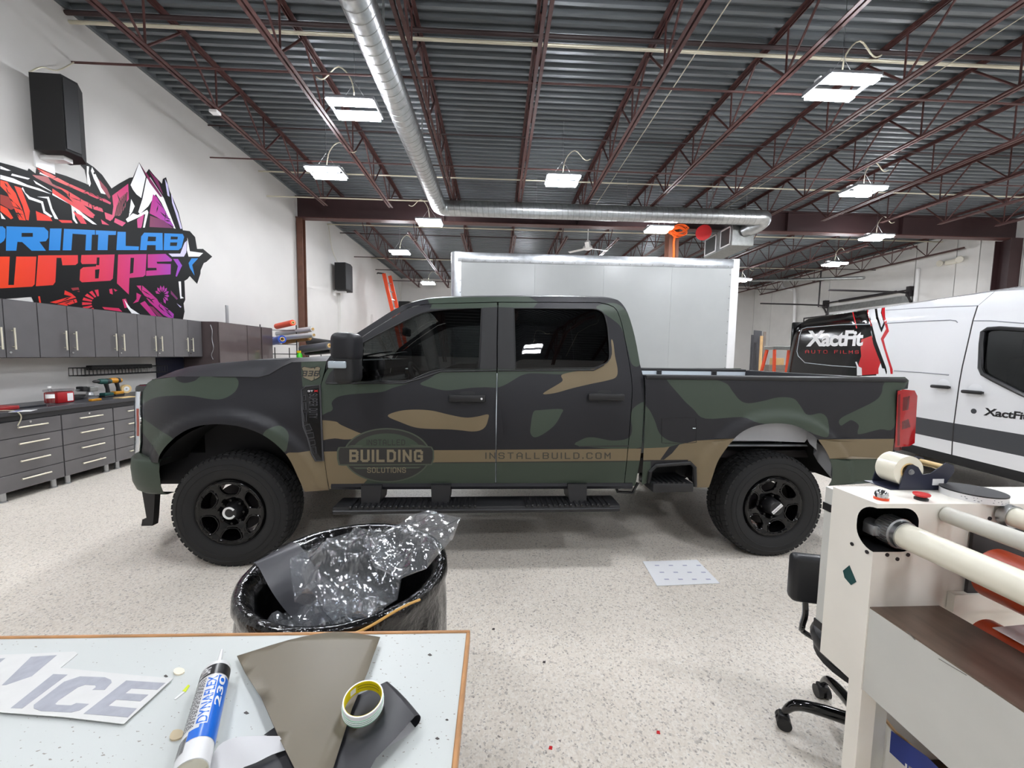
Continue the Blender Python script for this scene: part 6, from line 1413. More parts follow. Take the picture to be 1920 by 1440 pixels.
fp = MB(); random.seed(5)
for r_ in range(9):
    u = .30
    w = -1.25+r_*.11
    while u < .8:
        l = random.uniform(.01, .035); fp.add([tubef(u, w, .0005), tubef(u+l, w, .0005), tubef(u+l, w+.06, .0005), tubef(u, w+.06, .0005)], [(0, 1, 2, 3)]); u += l+.012
obj('fine_print', fp, 'tube_black', q)['kind'] = 'stuff'
bc = MB(); w = -1.2
while w < -.55:
    l = random.uniform(.015, .05); bc.add([tubef(.10, w, .0005), tubef(.24, w, .0005), tubef(.24, w+l, .0005), tubef(.10, w+l, .0005)], [(0, 1, 2, 3)]); w += l+.035
obj('barcode', bc, 'tube_black', q)['kind'] = 'stuff'
# vinyl offcuts
mat('vinyl_olive', (108, 100, 84), .45); mat('vinyl_black', (36, 36, 40), .42); mat('liner_white', (208, 208, 210), .5)
q = thing('vinyl_sheet', 'triangular olive-brown vinyl offcut lying on the table', 'vinyl', tt(600, 1300)[:])
oliv = smooth_line([(444, 1227), (540, 1200), (610, 1187), (650, 1186), (713, 1195)], 3)+[(700, 1230), (690, 1260), (660, 1330), (612, 1480), (572, 1480), (520, 1380), (490, 1310), (460, 1260)]
oq = [(tt(x, y, .012).x, tt(x, y, .012).y) for x, y in oliv]
obj('film', cdt(oq, [], [], lambda x, y: (x, y, ZW+.012+.005*math.sin(x*14)*math.cos(y*9)), .03), 'vinyl_olive', q, 40).modifiers.new('solid', 'SOLIDIFY').thickness = .0006
q = thing('vinyl_sheet', 'black vinyl offcut curling over to show its white backing', 'vinyl', tt(700, 1370)[:])
up_pts = [(560, 1480), (640, 1318), (722, 1279), (737, 1294), (752, 1311), (766, 1328), (778, 1343), (742, 1384), (705, 1422), (672, 1480)]
def zb_(x, y): # rises toward the fold
    return ZW+.003+.020*sstep((x-tt(640, 1330).x)/(tt(765, 1325, .02).x-tt(640, 1330).x))
ub = []
for px_, py_ in up_pts:
    z_ = .003
    for _ in range(4): p_ = at_z(px_, py_, ZW+z_); z_ = zb_(p_.x, p_.y)-ZW
    ub.append((p_.x, p_.y))
obj('film', cdt(ub, [], [], lambda x, y: (x, y, zb_(x, y)), .012), 'vinyl_black', q, 60)
fe = [Vector((x, y, zb_(x, y))) for x, y in ub[2:7]]; fx_ = fe[-1]-fe[0]; fn_ = Vector((fx_.y, -fx_.x, 0)).normalized()
fn_ = fn_ if fn_.x > 0 else -fn_
fr_rows = []
for i_ in range(9):
    th = math.pi*i_/8; fr_rows.append([p_+fn_*((p_.z-ZW)/2*math.sin(th))-Vector((0, 0, (p_.z-ZW-.002)/2*(1-math.cos(th)))) for p_ in fe])
obj('fold', MB().grid(fr_rows), 'vinyl_black', q, 60)
obj('white_backing', MB().poly([Vector((p_.x, p_.y, ZW+.0018)) for p_ in fr_rows[-1][1:]]+[tt(a_, b_, .0018) for a_, b_ in ((781, 1360), (766, 1378), (738, 1394), (708, 1412), (690, 1450), (640, 1450), (670, 1380))]), 'liner_white', q)
q = thing('vinyl_sheet', 'black vinyl scrap with white backing curled beside the caulk tube', 'vinyl', tt(470, 1400)[:])
ctr = smooth_line([tt(x, y, z)[:] for x, y, z in ((392, 1470, .002), (394, 1430, .012), (410, 1398, .026), (440, 1383, .03), (480, 1380, .024), (524, 1380, .018))], 3)
low = smooth_line([tt(x, y, z)[:] for x, y, z in ((420, 1500, .002), (430, 1460, .004), (450, 1442, .006), (480, 1430, .008), (510, 1415, .008), (540, 1405, .006))], 3)
obj('white_backing', MB().grid([[Vector(c_).lerp(Vector(l_), k/6) for k in range(7)] for c_, l_ in zip(ctr, low)]), 'liner_white', q, 60)
obj('film', MB().prism([tt(a_, b_, .0006) for a_, b_ in ((430, 1470), (460, 1436), (500, 1418), (540, 1400), (570, 1420), (600, 1500), (430, 1500))], (0, 0, .0005)), 'vinyl_black', q)
obj('film_corner', MB().prism([tt(a_, b_, .0006) for a_, b_ in ((495, 1378), (515, 1364), (545, 1380), (520, 1385))], (0, 0, .0005)), 'vinyl_black', q)
# tape roll on the vinyl
mat('tape_green', (150, 200, 170), .45, var=.06, vs=60); mat('tape_yellow', (224, 206, 20), .45); mat('core_card', (196, 180, 150), .7)
mat('tape_white', (240, 240, 240), .35); mat('tape_print', (60, 60, 30), .5)
c0 = tt(681, 1326, .024); axn = Vector((.05, -.12, 1)).normalized(); ro, ri, hh = .0345, .031, .020
q = thing('tape_roll', 'nearly used roll of pale green tape with yellow printed core on the vinyl', 'tape', c0[:])
obj('tape', MB().lathe([(ri+.0006, 0), (ro, 0), (ro, hh*.62), (ri+.0006, hh*.62)], c0, axn, 48), 'tape_green', q, 30)
obj('white_sleeve', MB().lathe([(ri+.0006, hh*.62), (ro-.0008, hh*.62), (ro-.0008, hh), (ri+.0006, hh)], c0, axn, 48), 'tape_white', q, 30)
obj('core', MB().lathe([(ri, 0), (ri, hh), (ri+.0006, hh), (ri+.0006, 0)], c0, axn, 48), 'tape_yellow', q, 30)
for k in range(3): obj('tape_ridge', MB().lathe([(ro, hh*(.12+.18*k)), (ro+.0005, hh*(.14+.18*k)), (ro+.0005, hh*(.18+.18*k)), (ro, hh*(.2+.18*k))], c0, axn, 40), 'tape_white', q, 30)
aa = axn.orthogonal().normalized(); bb = axn.cross(aa)
def coref(th, h_): return c0+axn*h_+(aa*math.cos(th)+bb*math.sin(th))*(ri-.0003)
fr_ = math.atan2(Vector((-.2, 1, 0)).dot(bb), Vector((-.2, 1, 0)).dot(aa))
obj('core_label', MB().grid([[coref(fr_+.55+.35*i/4, hh*.2+hh*.55*k/3) for k in range(4)] for i in range(5)]), 'tape_white', q)
fpm = MB(); th = fr_-.9
while th < fr_+.45:
    for h_ in (.35, .62): fpm.add([coref(th, hh*h_), coref(th+.04, hh*h_), coref(th+.04, hh*(h_+.09)), coref(th, hh*(h_+.09))], [(0, 1, 2, 3)])
    th += .065
obj('core_print', fpm, 'tape_print', q)['kind'] = 'stuff'
# little scraps on the table
mat('scrap_yellow', (206, 220, 30), .5); mat('scrap_cream', (236, 226, 204), .6); mat('scrap_dark', (70, 64, 62), .7)
q = thing('paper_scrap', 'thin white and yellow-green paper sliver left of the caulk tube', 'scrap', tt(340, 1297)[:])
obj('white_end', flat([(326, 1311), (344, 1296), (347, 1298), (329, 1312)], .0005, .0006), 'paper_white', q); obj('yellow_end', flat([(342, 1296), (353, 1284), (356, 1286), (348, 1298)], .0005, .0008), 'scrap_yellow', q)
single('adhesive_blob', flat(smooth_poly([(326, 1258), (334, 1254), (344, 1256), (346, 1262), (336, 1267), (327, 1265)], 2), .0, .003), 'scrap_cream', 'dried cream blob on the table above the ICE sheet', 'blob')
single('dried_glue', flat(smooth_poly([(318, 1384), (325, 1372), (340, 1371), (345, 1380), (335, 1388), (322, 1390)], 2), .0, .003), 'core_card', 'brown smear of dried glue left of the caulk tube', 'glue')
for i, (x, y, s) in enumerate(((462, 1337, 5), (820, 1385, 4), (806, 1228, 4), (311, 1268, 4), (838, 1350, 3))):
    single('vinyl_crumb', flat([(x-s, y), (x, y-s*.6), (x+s, y+s*.2), (x, y+s*.5)], 0, .001), 'scrap_dark', ['dark crumb right of the caulk tube', 'dark crumb near the bottom right of the table', 'dark crumb near the back right corner of the table', 'dark crumb above the ICE sheet corner', 'dark crumb by the right edge strip of the table'][i], 'crumb', 'crumbs on the table')
# ------------------------------------------------------------------ rubbish bin with black liner
mat('liner_black', (10, 10, 11), .16, bump=.9, bs=26, coat=.3); mat('bin_grey', (40, 41, 44), .5)
ccx, ccy, cz, cr = -.48, 1.245, .85, .298
q = thing('rubbish_bin', 'large round bin lined with a shiny black bag, behind the table', 'bin', (ccx, ccy, 0))
obj('bin_body', MB().lathe([(0, 0), (.215, 0), (.278, .80), (.284, .82), (.274, .82), (.21, .02), (0, .02)], (ccx, ccy, 0), (0, 0, 1), 40), 'bin_grey', q, 40)
random.seed(11)
NA = 120; ph = [random.uniform(0, 6.28) for _ in range(12)]
def wr(a, k): return sum(math.sin(a*f+ph[i]+k*1.7)/f**.5 for i, f in enumerate((3, 7, 11, 17, 23, 31)))/3
prof = [(cr-.085, .42, .006), (cr-.066, .60, .008), (cr-.05, .74, .007), (cr-.036, .82, .006), (cr-.01, cz-.002, .004), (cr+.010, cz+.004, .004), (cr+.02, cz-.006, .004), (cr+.022, cz-.03, .006), (cr+.012, cz-.06, .012), (cr+.018, cz-.12, .016), (cr+.02, cz-.22, .02), (cr+.0, cz-.36, .026)]
rows_ = []
for i, (r_, h_, am) in enumerate(prof):
    rows_.append([(ccx+(r_+am*wr(a_, i*.35))*math.cos(a_), ccy+(r_+am*wr(a_, i*.35))*math.sin(a_), h_+am*.6*wr(a_*1.0+2, i*.5)) for a_ in [2*math.pi*k/NA for k in range(NA)]])
mbl = MB().grid(rows_, wrap=True); obj('bag_liner', mbl, 'liner_black', q, 70)
obj('bag_bottom', MB().lathe([(0, .40), (.2, .41), (cr-.045, .43)], (ccx, ccy, 0), (0, 0, 1), 40), 'liner_black', q, 40)
mat('rubber_band', (206, 158, 84), .5)
def on_cyl(px, py, R):
    d = ray(px, py); ox, oy = CO.x-ccx, CO.y-ccy; a_ = d.x*d.x+d.y*d.y; b_ = 2*(ox*d.x+oy*d.y); c_ = ox*ox+oy*oy-R*R
    t_ = (-b_-math.sqrt(max(0, b_*b_-4*a_*c_)))/(2*a_); return CO+d*t_
bd = [on_cyl(640+147*i/14, 1196-69*i/14+4*math.sin(i*.4), cr+.034) for i in range(15)]
obj('elastic_band', MB().tube(bd, .0035, 6), 'rubber_band', q, 40)
# charcoal vinyl folded over the rim
q = thing('vinyl_sheet', 'charcoal vinyl strip hanging over the rim of the bin', 'vinyl', (ccx-.2, ccy+.05, .7))
vin = [[at_z(470, 1058, .875), at_z(548, 1017, .885)], [at_z(475, 1056, .89), at_z(556, 1018, .895)], [at_z(484, 1062, .885), at_z(568, 1030, .885)], [at_z(510, 1110, .83), at_z(600, 1075, .82)], [at_z(540, 1150, .76), at_z(640, 1110, .74)], [at_z(575, 1180, .70), at_z(660, 1150, .68)]]
rr_ = smooth_line([tuple(r0[0])+tuple(r0[1]) for r0 in vin], 4)
obj('film', MB().grid([[Vector(r0[:3]).lerp(Vector(r0[3:]), k/6) for k in range(7)] for r0 in rr_]), 'wrap_grey', q, 60)
# crumpled clear film
def crumple(outline, seed, z0, amp, name_, par, up_=.05, sub=.02):
    rnd = random.Random(seed); ctrx = sum(p[0] for p in outline)/len(outline); ctry = sum(p[1] for p in outline)/len(outline)
    bumps = [(math.cos(t_), math.sin(t_), rnd.uniform(30, 130), rnd.uniform(0, 6.28)) for t_ in [rnd.uniform(0, 3.14) for _ in range(16)]]
    def fz(x, y):
        s = 0
        for bx_2, by_2, f_, p_ in bumps:
            w_ = (bx_2*x+by_2*y)*f_+p_; s += (abs((w_/math.pi) % 2-1)-.5)*34/f_
        return (x, y, z0(x, y)+amp*s)
    o_ = obj(name_, cdt(outline, [], [], fz, sub), 'clear_film', par)
    return o_
def film_mat():
    m = bpy.data.materials.new('clear_film'); m.use_nodes = True; nt = m.node_tree; nt.nodes.clear()
    tr = nt.nodes.new('ShaderNodeBsdfTransparent'); tr.inputs[0].default_value = (.86, .88, .90, 1)
    gl = nt.nodes.new('ShaderNodeBsdfGlossy'); gl.inputs['Roughness'].default_value = .05
    df = nt.nodes.new('ShaderNodeBsdfDiffuse'); df.inputs[0].default_value = (.85, .87, .9, 1)
    fc = nt.nodes.new('ShaderNodeLayerWeight'); fc.inputs[0].default_value = .5; pw = nt.nodes.new('ShaderNodeMath'); pw.operation = 'POWER'; pw.inputs[1].default_value = 2.5; lw = nt.nodes.new('ShaderNodeMath'); lw.operation = 'MULTIPLY_ADD'; lw.inputs[1].default_value = .6; lw.inputs[2].default_value = .10; nt.links.new(fc.outputs['Facing'], pw.inputs[0]); nt.links.new(pw.outputs[0], lw.inputs[0])
    m1 = nt.nodes.new('ShaderNodeMixShader'); m1.inputs[0].default_value = .09
    m2 = nt.nodes.new('ShaderNodeMixShader'); o_ = nt.nodes.new('ShaderNodeOutputMaterial')
    tc = nt.nodes.new('ShaderNodeTexCoord'); n_ = nt.nodes.new('ShaderNodeTexNoise'); n_.inputs['Scale'].default_value = 30; n_.inputs['Detail'].default_value = 5
    bp_ = nt.nodes.new('ShaderNodeBump'); bp_.inputs['Strength'].default_value = .35; bp_.inputs['Distance'].default_value = .01
    nt.links.new(tc.outputs['Object'], n_.inputs['Vector']); nt.links.new(n_.outputs['Fac'], bp_.inputs['Height']); nt.links.new(bp_.outputs[0], gl.inputs['Normal']); nt.links.new(bp_.outputs[0], fc.inputs['Normal'])
    nt.links.new(tr.outputs[0], m1.inputs[1]); nt.links.new(df.outputs[0], m1.inputs[2]); nt.links.new(lw.outputs[0], m2.inputs[0]); nt.links.new(m1.outputs[0], m2.inputs[1]); nt.links.new(gl.outputs[0], m2.inputs[2]); nt.links.new(m2.outputs[0], o_.inputs[0]); MT['clear_film'] = m
film_mat()
q = thing('plastic_film', 'crumpled clear plastic film stuffed into the top of the bin', 'film', (ccx+.05, ccy, .7))
def ol(p, z): return [(at_z(a_, b_, z).x, at_z(a_, b_, z).y) for a_, b_ in p]
crumple(ol([(542, 1060), (570, 1035), (615, 1010), (660, 1000), (720, 1010), (760, 1050), (745, 1105), (690, 1140), (620, 1130), (552, 1118)], .88), 1, lambda x, y: .86+.06*math.exp(-((x-ccx)**2+(y-ccy)**2)/.03), .020, 'film_sheet', q, sub=.010)
crumple(ol([(680, 1010), (740, 985), (770, 972), (820, 977), (864, 1008), (830, 1050), (800, 1080), (750, 1100), (700, 1060)], .93), 2, lambda x, y: .90+.10*max(0, (x-ccx+.02))*2.2, .016, 'film_sheet', q, sub=.011)
crumple(ol([(490, 1140), (560, 1115), (640, 1105), (720, 1120), (735, 1150), (680, 1180), (600, 1180), (520, 1170)], .80), 3, lambda x, y: .76, .02, 'film_sheet', q, sub=.011)
crumple(ol([(600, 1075), (660, 1050), (720, 1085), (700, 1140), (640, 1150), (605, 1120)], .84), 4, lambda x, y: .80, .028, 'film_sheet', q, sub=.009)
# ------------------------------------------------------------------ sheet of paper and litter on the floor
q = thing('paper_sheet', 'white printed paper sheet lying on the floor beside the pickup rear wheel', 'paper', at_z(1275, 1075)[:])
obj('sheet', MB().prism([at_z(a_, b_, .004) for a_, b_ in ((1205, 1053), (1307, 1050), (1350, 1094), (1232, 1099))], (0, 0, .002)), 'paper_bright', q)
pm = MB(); mat('print_lilac', (190, 190, 212), .6)
for i in range(3):
    for k in range(4):
        c_ = Vector(at_z(1232+k*26+i*9, 1060+i*13, .0065)); pm.box(c_.x-.016, c_.x+.016, c_.y-.006, c_.y+.006, .0062, .0066)
obj('faint_print', pm, 'print_lilac', q)['kind'] = 'stuff'
for x, y, m_, lb in ((1032, 1403, 'red_paint', 'small red scrap on the floor near the bottom of the picture'), (1234, 1374, 'red_paint', 'tiny red fleck on the floor right of the red scrap'), (925, 1180, 'scrap_dark', 'dark curl of vinyl on the floor right of the table corner'), (1020, 1242, 'scrap_dark', 'dark speck on the floor below the vinyl curl')):
    p = at_z(x, y); single('floor_scrap', MB().prism([(p.x-.008, p.y-.004, .0005), (p.x+.006, p.y-.007, .0005), (p.x+.009, p.y+.006, .0005), (p.x-.003, p.y+.008, .0005)], (0, 0, .002)), m_, lb, 'scrap')
# ------------------------------------------------------------------ laminator at the right
mat('lam_white', (244, 240, 230), .4, var=.03, vs=6); mat('lam_grey', (206, 206, 200), .42, var=.03, vs=8); mat('roller_ivory', (236, 232, 214), .3, coat=.3)
mat('roller_grey', (196, 194, 184), .4); mat('roller_orange', (172, 62, 26), .35); mat('tray_brown', (128, 112, 101), .32, metal=.75, var=.14, vs=9, stretch=(4, 1, 1)); mat('tape_teal', (16, 70, 70), .5)
LX, LY0, LY1, LZ0, LZ1 = 1.075, 1.012, 1.155, .594, 1.15
q = thing('laminator', 'cream wide-format laminator with long rollers at the right edge', 'laminator', (1.6, .6, 0))
# end frame: plate body with a slot that wraps its near left corner
hol = [at_y(a_, b_, LY0) for a_, b_ in ((1650, 952), (1690, 955), (1708, 962), (1722, 980), (1722, 1010), (1700, 1034), (1676, 1036), (1650, 1034))]
hz0_, hz1_ = at_y(1660, 1035, LY0).z, at_y(1660, 953, LY0).z; hx1_ = at_y(1722, 990, LY0).x
hy1_ = at_x(1606, 985, LX).y
LXR = 2.05
fo = [(LX, LZ0), (LXR, LZ0), (LXR, LZ1), (LX, LZ1), (LX, hz1_)]+[(hx1_-.045+.045*math.sin(i*math.pi/16), hz1_-.045+.045*math.cos(i*math.pi/16)) for i in range(9)]+[(hx1_-.045+.045*math.cos(i*math.pi/16), hz0_+.045-.045*math.sin(i*math.pi/16)) for i in range(9)]+[(LX, hz0_)]
so = [(LY0, LZ0), (LY1, LZ0), (LY1, LZ1), (LY0, LZ1), (LY0, hz1_)]+[(hy1_-.055+.055*math.sin(i*math.pi/16), hz1_-.055+.055*math.cos(i*math.pi/16)) for i in range(9)]+[(hy1_-.055+.055*math.cos(i*math.pi/16), hz0_+.055-.055*math.sin(i*math.pi/16)) for i in range(9)]+[(LY0, hz0_)]
mbf = MB(); cdt(fo, [], [], lambda x, z: (x, LY0, z), .2, mbf); cdt(so, [], [], lambda y, z: (LX, y, z), .2, mbf)
mbf.add([(LX, LY0, LZ1), (LXR, LY0, LZ1), (LXR, LY1, LZ1), (LX, LY1, LZ1)], [(0, 1, 2, 3)]); mbf.add([(LX, LY1, LZ0), (LXR, LY1, LZ0), (LXR, LY1, LZ1), (LX, LY1, LZ1)], [(0, 1, 2, 3)]); mbf.add([(LX, LY0, LZ0), (LXR, LY0, LZ0), (LXR, LY1, LZ0), (LX, LY1, LZ0)], [(0, 1, 2, 3)])
obj('end_housing', mbf, 'lam_white', q)
obj('slot_lining', MB().box(LX+.002, hx1_+.002, LY0+.1, LY0+.104, hz0_-.002, hz1_+.002).box(hx1_, hx1_+.003, LY0+.003, LY0+.1, hz0_, hz1_).box(LX+.002, hx1_, LY0+.001, LY0+.1, hz0_-.003, hz0_).box(LX+.002, hx1_, LY0+.001, LY0+.1, hz1_, hz1_+.003), 'black_plastic', q)
obj('rear_edge_strip', MB().box(LX+.002, LX+.05, LY1, LY1+.028, LZ0+.08, LZ1-.01), 'lam_grey', q)
for z in (at_x(1560, 955, LX).z, at_x(1545, 1180, LX).z): obj('strip_clip', MB().box(LX-.001, LX+.05, LY1+.002, LY1+.032, z-.012, z+.012), 'black_plastic', q)
obj('leg', MB().box(LX+.003, LX+.05, LY0, LY0+.042, .03, LZ0), 'lam_white', q); obj('inner_leg', MB().box(LX+.05, LX+.10, LY0+.012, LY0+.03, .03, LZ0), 'lam_grey', q)
obj('near_leg', MB().box(LX+.03, LX+.12, -.95, -.8, .03, LZ0), 'lam_white', q)
obj('far_side_leg', MB().box(LXR-.12, LXR-.03, LY0, LY1, .03, LZ0).box(LXR-.12, LXR-.03, -.95, -.8, .03, LZ0), 'lam_white', q)
for x_, y_ in ((LX+.06, LY0+.08), (LX+.06, -.88), (LXR-.07, LY0+.08), (LXR-.07, -.88)): obj('foot_pad', MB().cyl((x_, y_, 0), (x_, y_, .03), .04, n=14), 'black_plastic', q, 40)
obj('near_housing', MB().box(LX, LXR, -1.0, -.86, LZ0, LZ1), 'lam_white', q)
# front apron and tray running toward the viewer
pa = at_y(1640, 1140, LY0); pz = pa.z; axx = pa.x
obj('front_apron', MB().box(LX+.004, LX+.025, -.86, LY0, LZ0+.0, pz), 'lam_grey', q)
ti = at_y(1760, 1137, LY0).x
obj('tray', MB().prism([(LX+.004, LY0-.001, pz), (ti, LY0-.001, pz+.002), (ti, LY0-.001, pz+.006), (LX+.004, LY0-.001, pz+.004)], (0, -1.86, 0)), 'tray_brown', q)
obj('back_plate', MB().box(ti+.02, ti+.3, LY0-.02, LY0-.002, pz, pz+.05), 'lam_white', q)
mat('scratch', (120, 118, 112), .6)
for a_, b_, c_, d_ in ((1700, 1183, 1716, 1200), (1760, 1235, 1812, 1266), (1846, 1287, 1858, 1290)):
    p1 = at_x(a_, b_, LX+.003); p2 = at_x(c_, d_, LX+.003); obj('scratch_mark', MB().bar(p1, p2, .0006, .0022, (1, 0, 0)), 'scratch', q)
def roller(px, py, rpx, name_, m, Y=LY0-.02, collar=False):
    c_ = at_y(px, py, Y); r_ = rpx*Y/FPX*1.0
    o_ = obj(name_, MB().cyl((c_.x, Y, c_.z), (c_.x, -.86, c_.z), r_, n=32), m, q, 40)
    return o_, c_, r_
o_, c_, r_ = roller(1698, 1005, 25.5, 'supply_shaft', 'roller_ivory', 1.002)
obj('knurled_collar', MB().lathe([(r_*1.18, 0), (r_*1.22, .004), (r_*1.22, .04), (r_*1.1, .042), (r_*1.1, .055), (r_*.9, .056)], (c_.x, 1.0+.055, c_.z), (0, -1, 0), 36), 'galv', o_, 20)
kn = MB()
for i in range(36):
    a_ = i*math.pi/18; e_ = Vector((math.cos(a_), 0, math.sin(a_)))*(r_*1.22); kn.bar(Vector((c_.x, 1.015, c_.z))+e_, Vector((c_.x, 1.052, c_.z))+e_, .002, .002)
obj('knurl_ridges', kn, 'chrome', o_)['kind'] = 'stuff'
obj('shaft_clamp', MB().rbox(c_.x-.055, c_.x-.01, 1.04, 1.075, c_.z-.02, c_.z+.012, .004).cyl((c_.x-.02, 1.09, c_.z), (c_.x-.02, 1.03, c_.z), .018, n=12), 'steel', o_, 40)
roller(1775, 965, 16, 'guide_roller', 'roller_grey', LY0-.004)
o2, c2, r2 = roller(1902, 970, 20, 'upper_shaft', 'roller_ivory', .985)
obj('shaft_collar', MB().lathe([(r2*1.1, 0), (r2*1.15, .003), (r2*1.15, .022), (0, .022)], (c2.x, 1.005, c2.z), (0, -1, 0), 30), 'galv', o2, 30)
roller(1865, 1075, 52, 'laminating_roller', 'roller_orange', .96)
roller(1845, 1195, 40, 'lower_laminating_roller', 'roller_orange', .94)
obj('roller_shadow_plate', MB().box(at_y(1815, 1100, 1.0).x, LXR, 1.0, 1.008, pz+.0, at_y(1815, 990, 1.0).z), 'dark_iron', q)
mat('film_sheet_white', (226, 220, 222), .35)
obj('web_of_film', MB().prism([(ti+.01, .90, pz+.02), (ti+.4, .90, pz+.05), (ti+.4, .90, pz+.052), (ti+.01, .90, pz+.022)], (0, -1.5, 0)), 'film_sheet_white', q)
for a_, b_ in ((1598, 1020), (1626, 1035)): p = at_x(a_, b_, LX); obj('screw', MB().cyl((LX-.002, p.y, p.z), (LX+.002, p.y, p.z), .0055, n=12), 'dark_iron', q, 40)
for a_, b_ in ((1663, 1040), (1682, 1048), (1702, 1040), (1796, 1126), (1795, 1138), (1855, 972)): p = at_y(a_, b_, LY0); obj('screw', MB().cyl((p.x, LY0-.002, p.z), (p.x, LY0+.002, p.z), .0055, n=12), 'dark_iron', q, 40)
tp_ = [at_x(a_, b_, LX) for a_, b_ in ((1581, 1070), (1593, 1060), (1606, 1091), (1596, 1097), (1584, 1083))]
obj('teal_sticker', MB().prism([Vector((LX-.0012, p.y, p.z)) for p in tp_], (.001, 0, 0)), 'tape_teal', q)
# things on the laminator top
def lt(px, py, dz=0.0): p = at_z(px, py, LZ1); return Vector((p.x, p.y, LZ1+dz))
mat('navy_steel', (32, 36, 56), .4); mat('tape_film', (238, 234, 216), .25, coat=.3)
p = lt(1652, 936); d_ = thing('beacon_dome', 'small chrome dome with orange base on the laminator top', 'dome', p[:])
obj('dome', MB().lathe([(.0165, 0), (.0165, .012), (.0145, .021), (.009, .0265), (0, .0285)], p, (0, 0, 1), 28), 'chrome', d_, 40)
obj('amber_base', MB().lathe([(0, .0), (.0172, .0), (.0172, .007), (.0166, .0075)], p, (0, 0, 1), 28), 'orange_paint', d_, 40)
p = lt(1727, 937); d_ = thing('stop_button', 'red mushroom push button with black collar on the laminator top', 'button', p[:])
obj('collar', MB().lathe([(0, 0), (.0155, 0), (.0155, .006), (.0125, .008), (.0125, .011), (0, .011)], p, (0, 0, 1), 28), 'black_plastic', d_, 40)
obj('mushroom_cap', MB().lathe([(.011, .009), (.0175, .0125), (.0195, .017), (.018, .0195), (.006, .0205), (0, .0205)], p, (0, 0, 1), 28), 'red_paint', d_, 40)
# tape dispenser with big white roll
pb = lt(1725, 918); d_ = thing('tape_dispenser', 'navy steel tape dispenser holding a fat white roll on the laminator', 'dispenser', pb[:])
yb = pb.y
def dq(px, py, y): p = at_y(px, py, y); return (p.x, y, max(p.z, LZ1+.0005))
yc = yb-.005; yf = yb+.055
chk = [(1684, 931), (1697, 884), (1703, 874), (1712, 871), (1722, 876), (1730, 890), (1745, 888), (1769, 872), (1774, 868), (1788, 872), (1790, 884), (1779, 900), (1764, 931)]
obj('near_cheek', MB().prism([dq(a_, b_, yc) for a_, b_ in chk], (0, .0025, 0)), 'navy_steel', d_)
obj('far_cheek', MB().prism([Vector(dq(a_, b_, yc))+Vector((0, .085, 0)) for a_, b_ in chk], (0, .0025, 0)), 'navy_steel', d_)
x0_ = dq(1686, 930, yc)[0]; x1_ = dq(1764, 930, yc)[0]
obj('base_plate', MB().box(x0_-.03, x1_, yc, yc+.088, LZ1, LZ1+.002), 'navy_steel', d_)
rc = Vector(dq(1710, 884, yc)); rR = .052
rc2 = Vector((rc.x-.004, yc+.006, LZ1+.058))
obj('tape_roll', MB().lathe([(.026, 0), (.048, 0), (.048, .06), (.026, .06), (.026, 0)], rc2, (0, 1, 0), 44), 'tape_film', d_, 30)
obj('roll_core', MB().lathe([(.022, -.001), (.026, -.001), (.026, .061), (.022, .061), (.022, -.001)], rc2, (0, 1, 0), 36), 'masking', d_, 30)
obj('hub', MB().cyl((rc2.x, yc-.002, rc2.z), (rc2.x, yc+.088, rc2.z), .009, n=14).cyl((rc2.x, yc-.006, rc2.z), (rc2.x, yc, rc2.z), .006, n=12), 'steel', d_, 40)
e_ = dq(1781, 878, yc)
obj('brass_roller', MB().cyl((e_[0], yc+.004, e_[2]), (e_[0], yc+.083, e_[2]), .0075, n=16), 'masking', d_, 40)
obj('cutter_blade', MB().bar((e_[0]-.02, yc+.003, e_[2]-.006), (e_[0]-.02, yc+.084, e_[2]-.006), .016, .0015), 'chrome', d_)
s0 = dq(1749, 898, yc-.0006); s1 = dq(1769, 910, yc-.0006)
obj('white_label', MB().rbox(s0[0], s1[0], yc-.0012, yc, s1[2], s0[2], .0005, 1), 'white_paint', d_)
lbm = MB(); stroke_mb(lbm, 'TAPE', lambda u, w: (u, yc-.0016, w), s0[0]+.003, s1[0]-.003, s0[2]-.006, s0[2]-.002, 1.2, 1.4)
# tape ring
p = lt(1823, 932); d_ = thing('tape_ring', 'wide flat ring of white printed tape with a black top on the laminator', 'tape', p[:])
obj('printed_side', MB().lathe([(.055, 0), (.068, 0), (.068, .019), (.055, .019)], p, (0, 0, 1), 48), 'white_paint', d_, 30)
obj('black_top', MB().lathe([(.0, .019), (.0685, .019), (.0685, .0225), (.0, .0225)], p, (0, 0, 1), 48), 'black_plastic', d_, 30)
fp2 = MB(); random.seed(8)
for i in range(26):
    a_ = random.uniform(3.3, 6.0); h_ = random.uniform(.004, .014); w_ = random.uniform(.02, .06)
    fp2.add([(p.x+.0683*math.cos(a_+s_*w_), p.y+.0683*math.sin(a_+s_*w_), LZ1+h_+k_*.002) for s_, k_ in ((0, 0), (1, 0), (1, 1), (0, 1))], [(0, 1, 2, 3)])
obj('print_marks', fp2, 'van_line', d_)['kind'] = 'stuff'
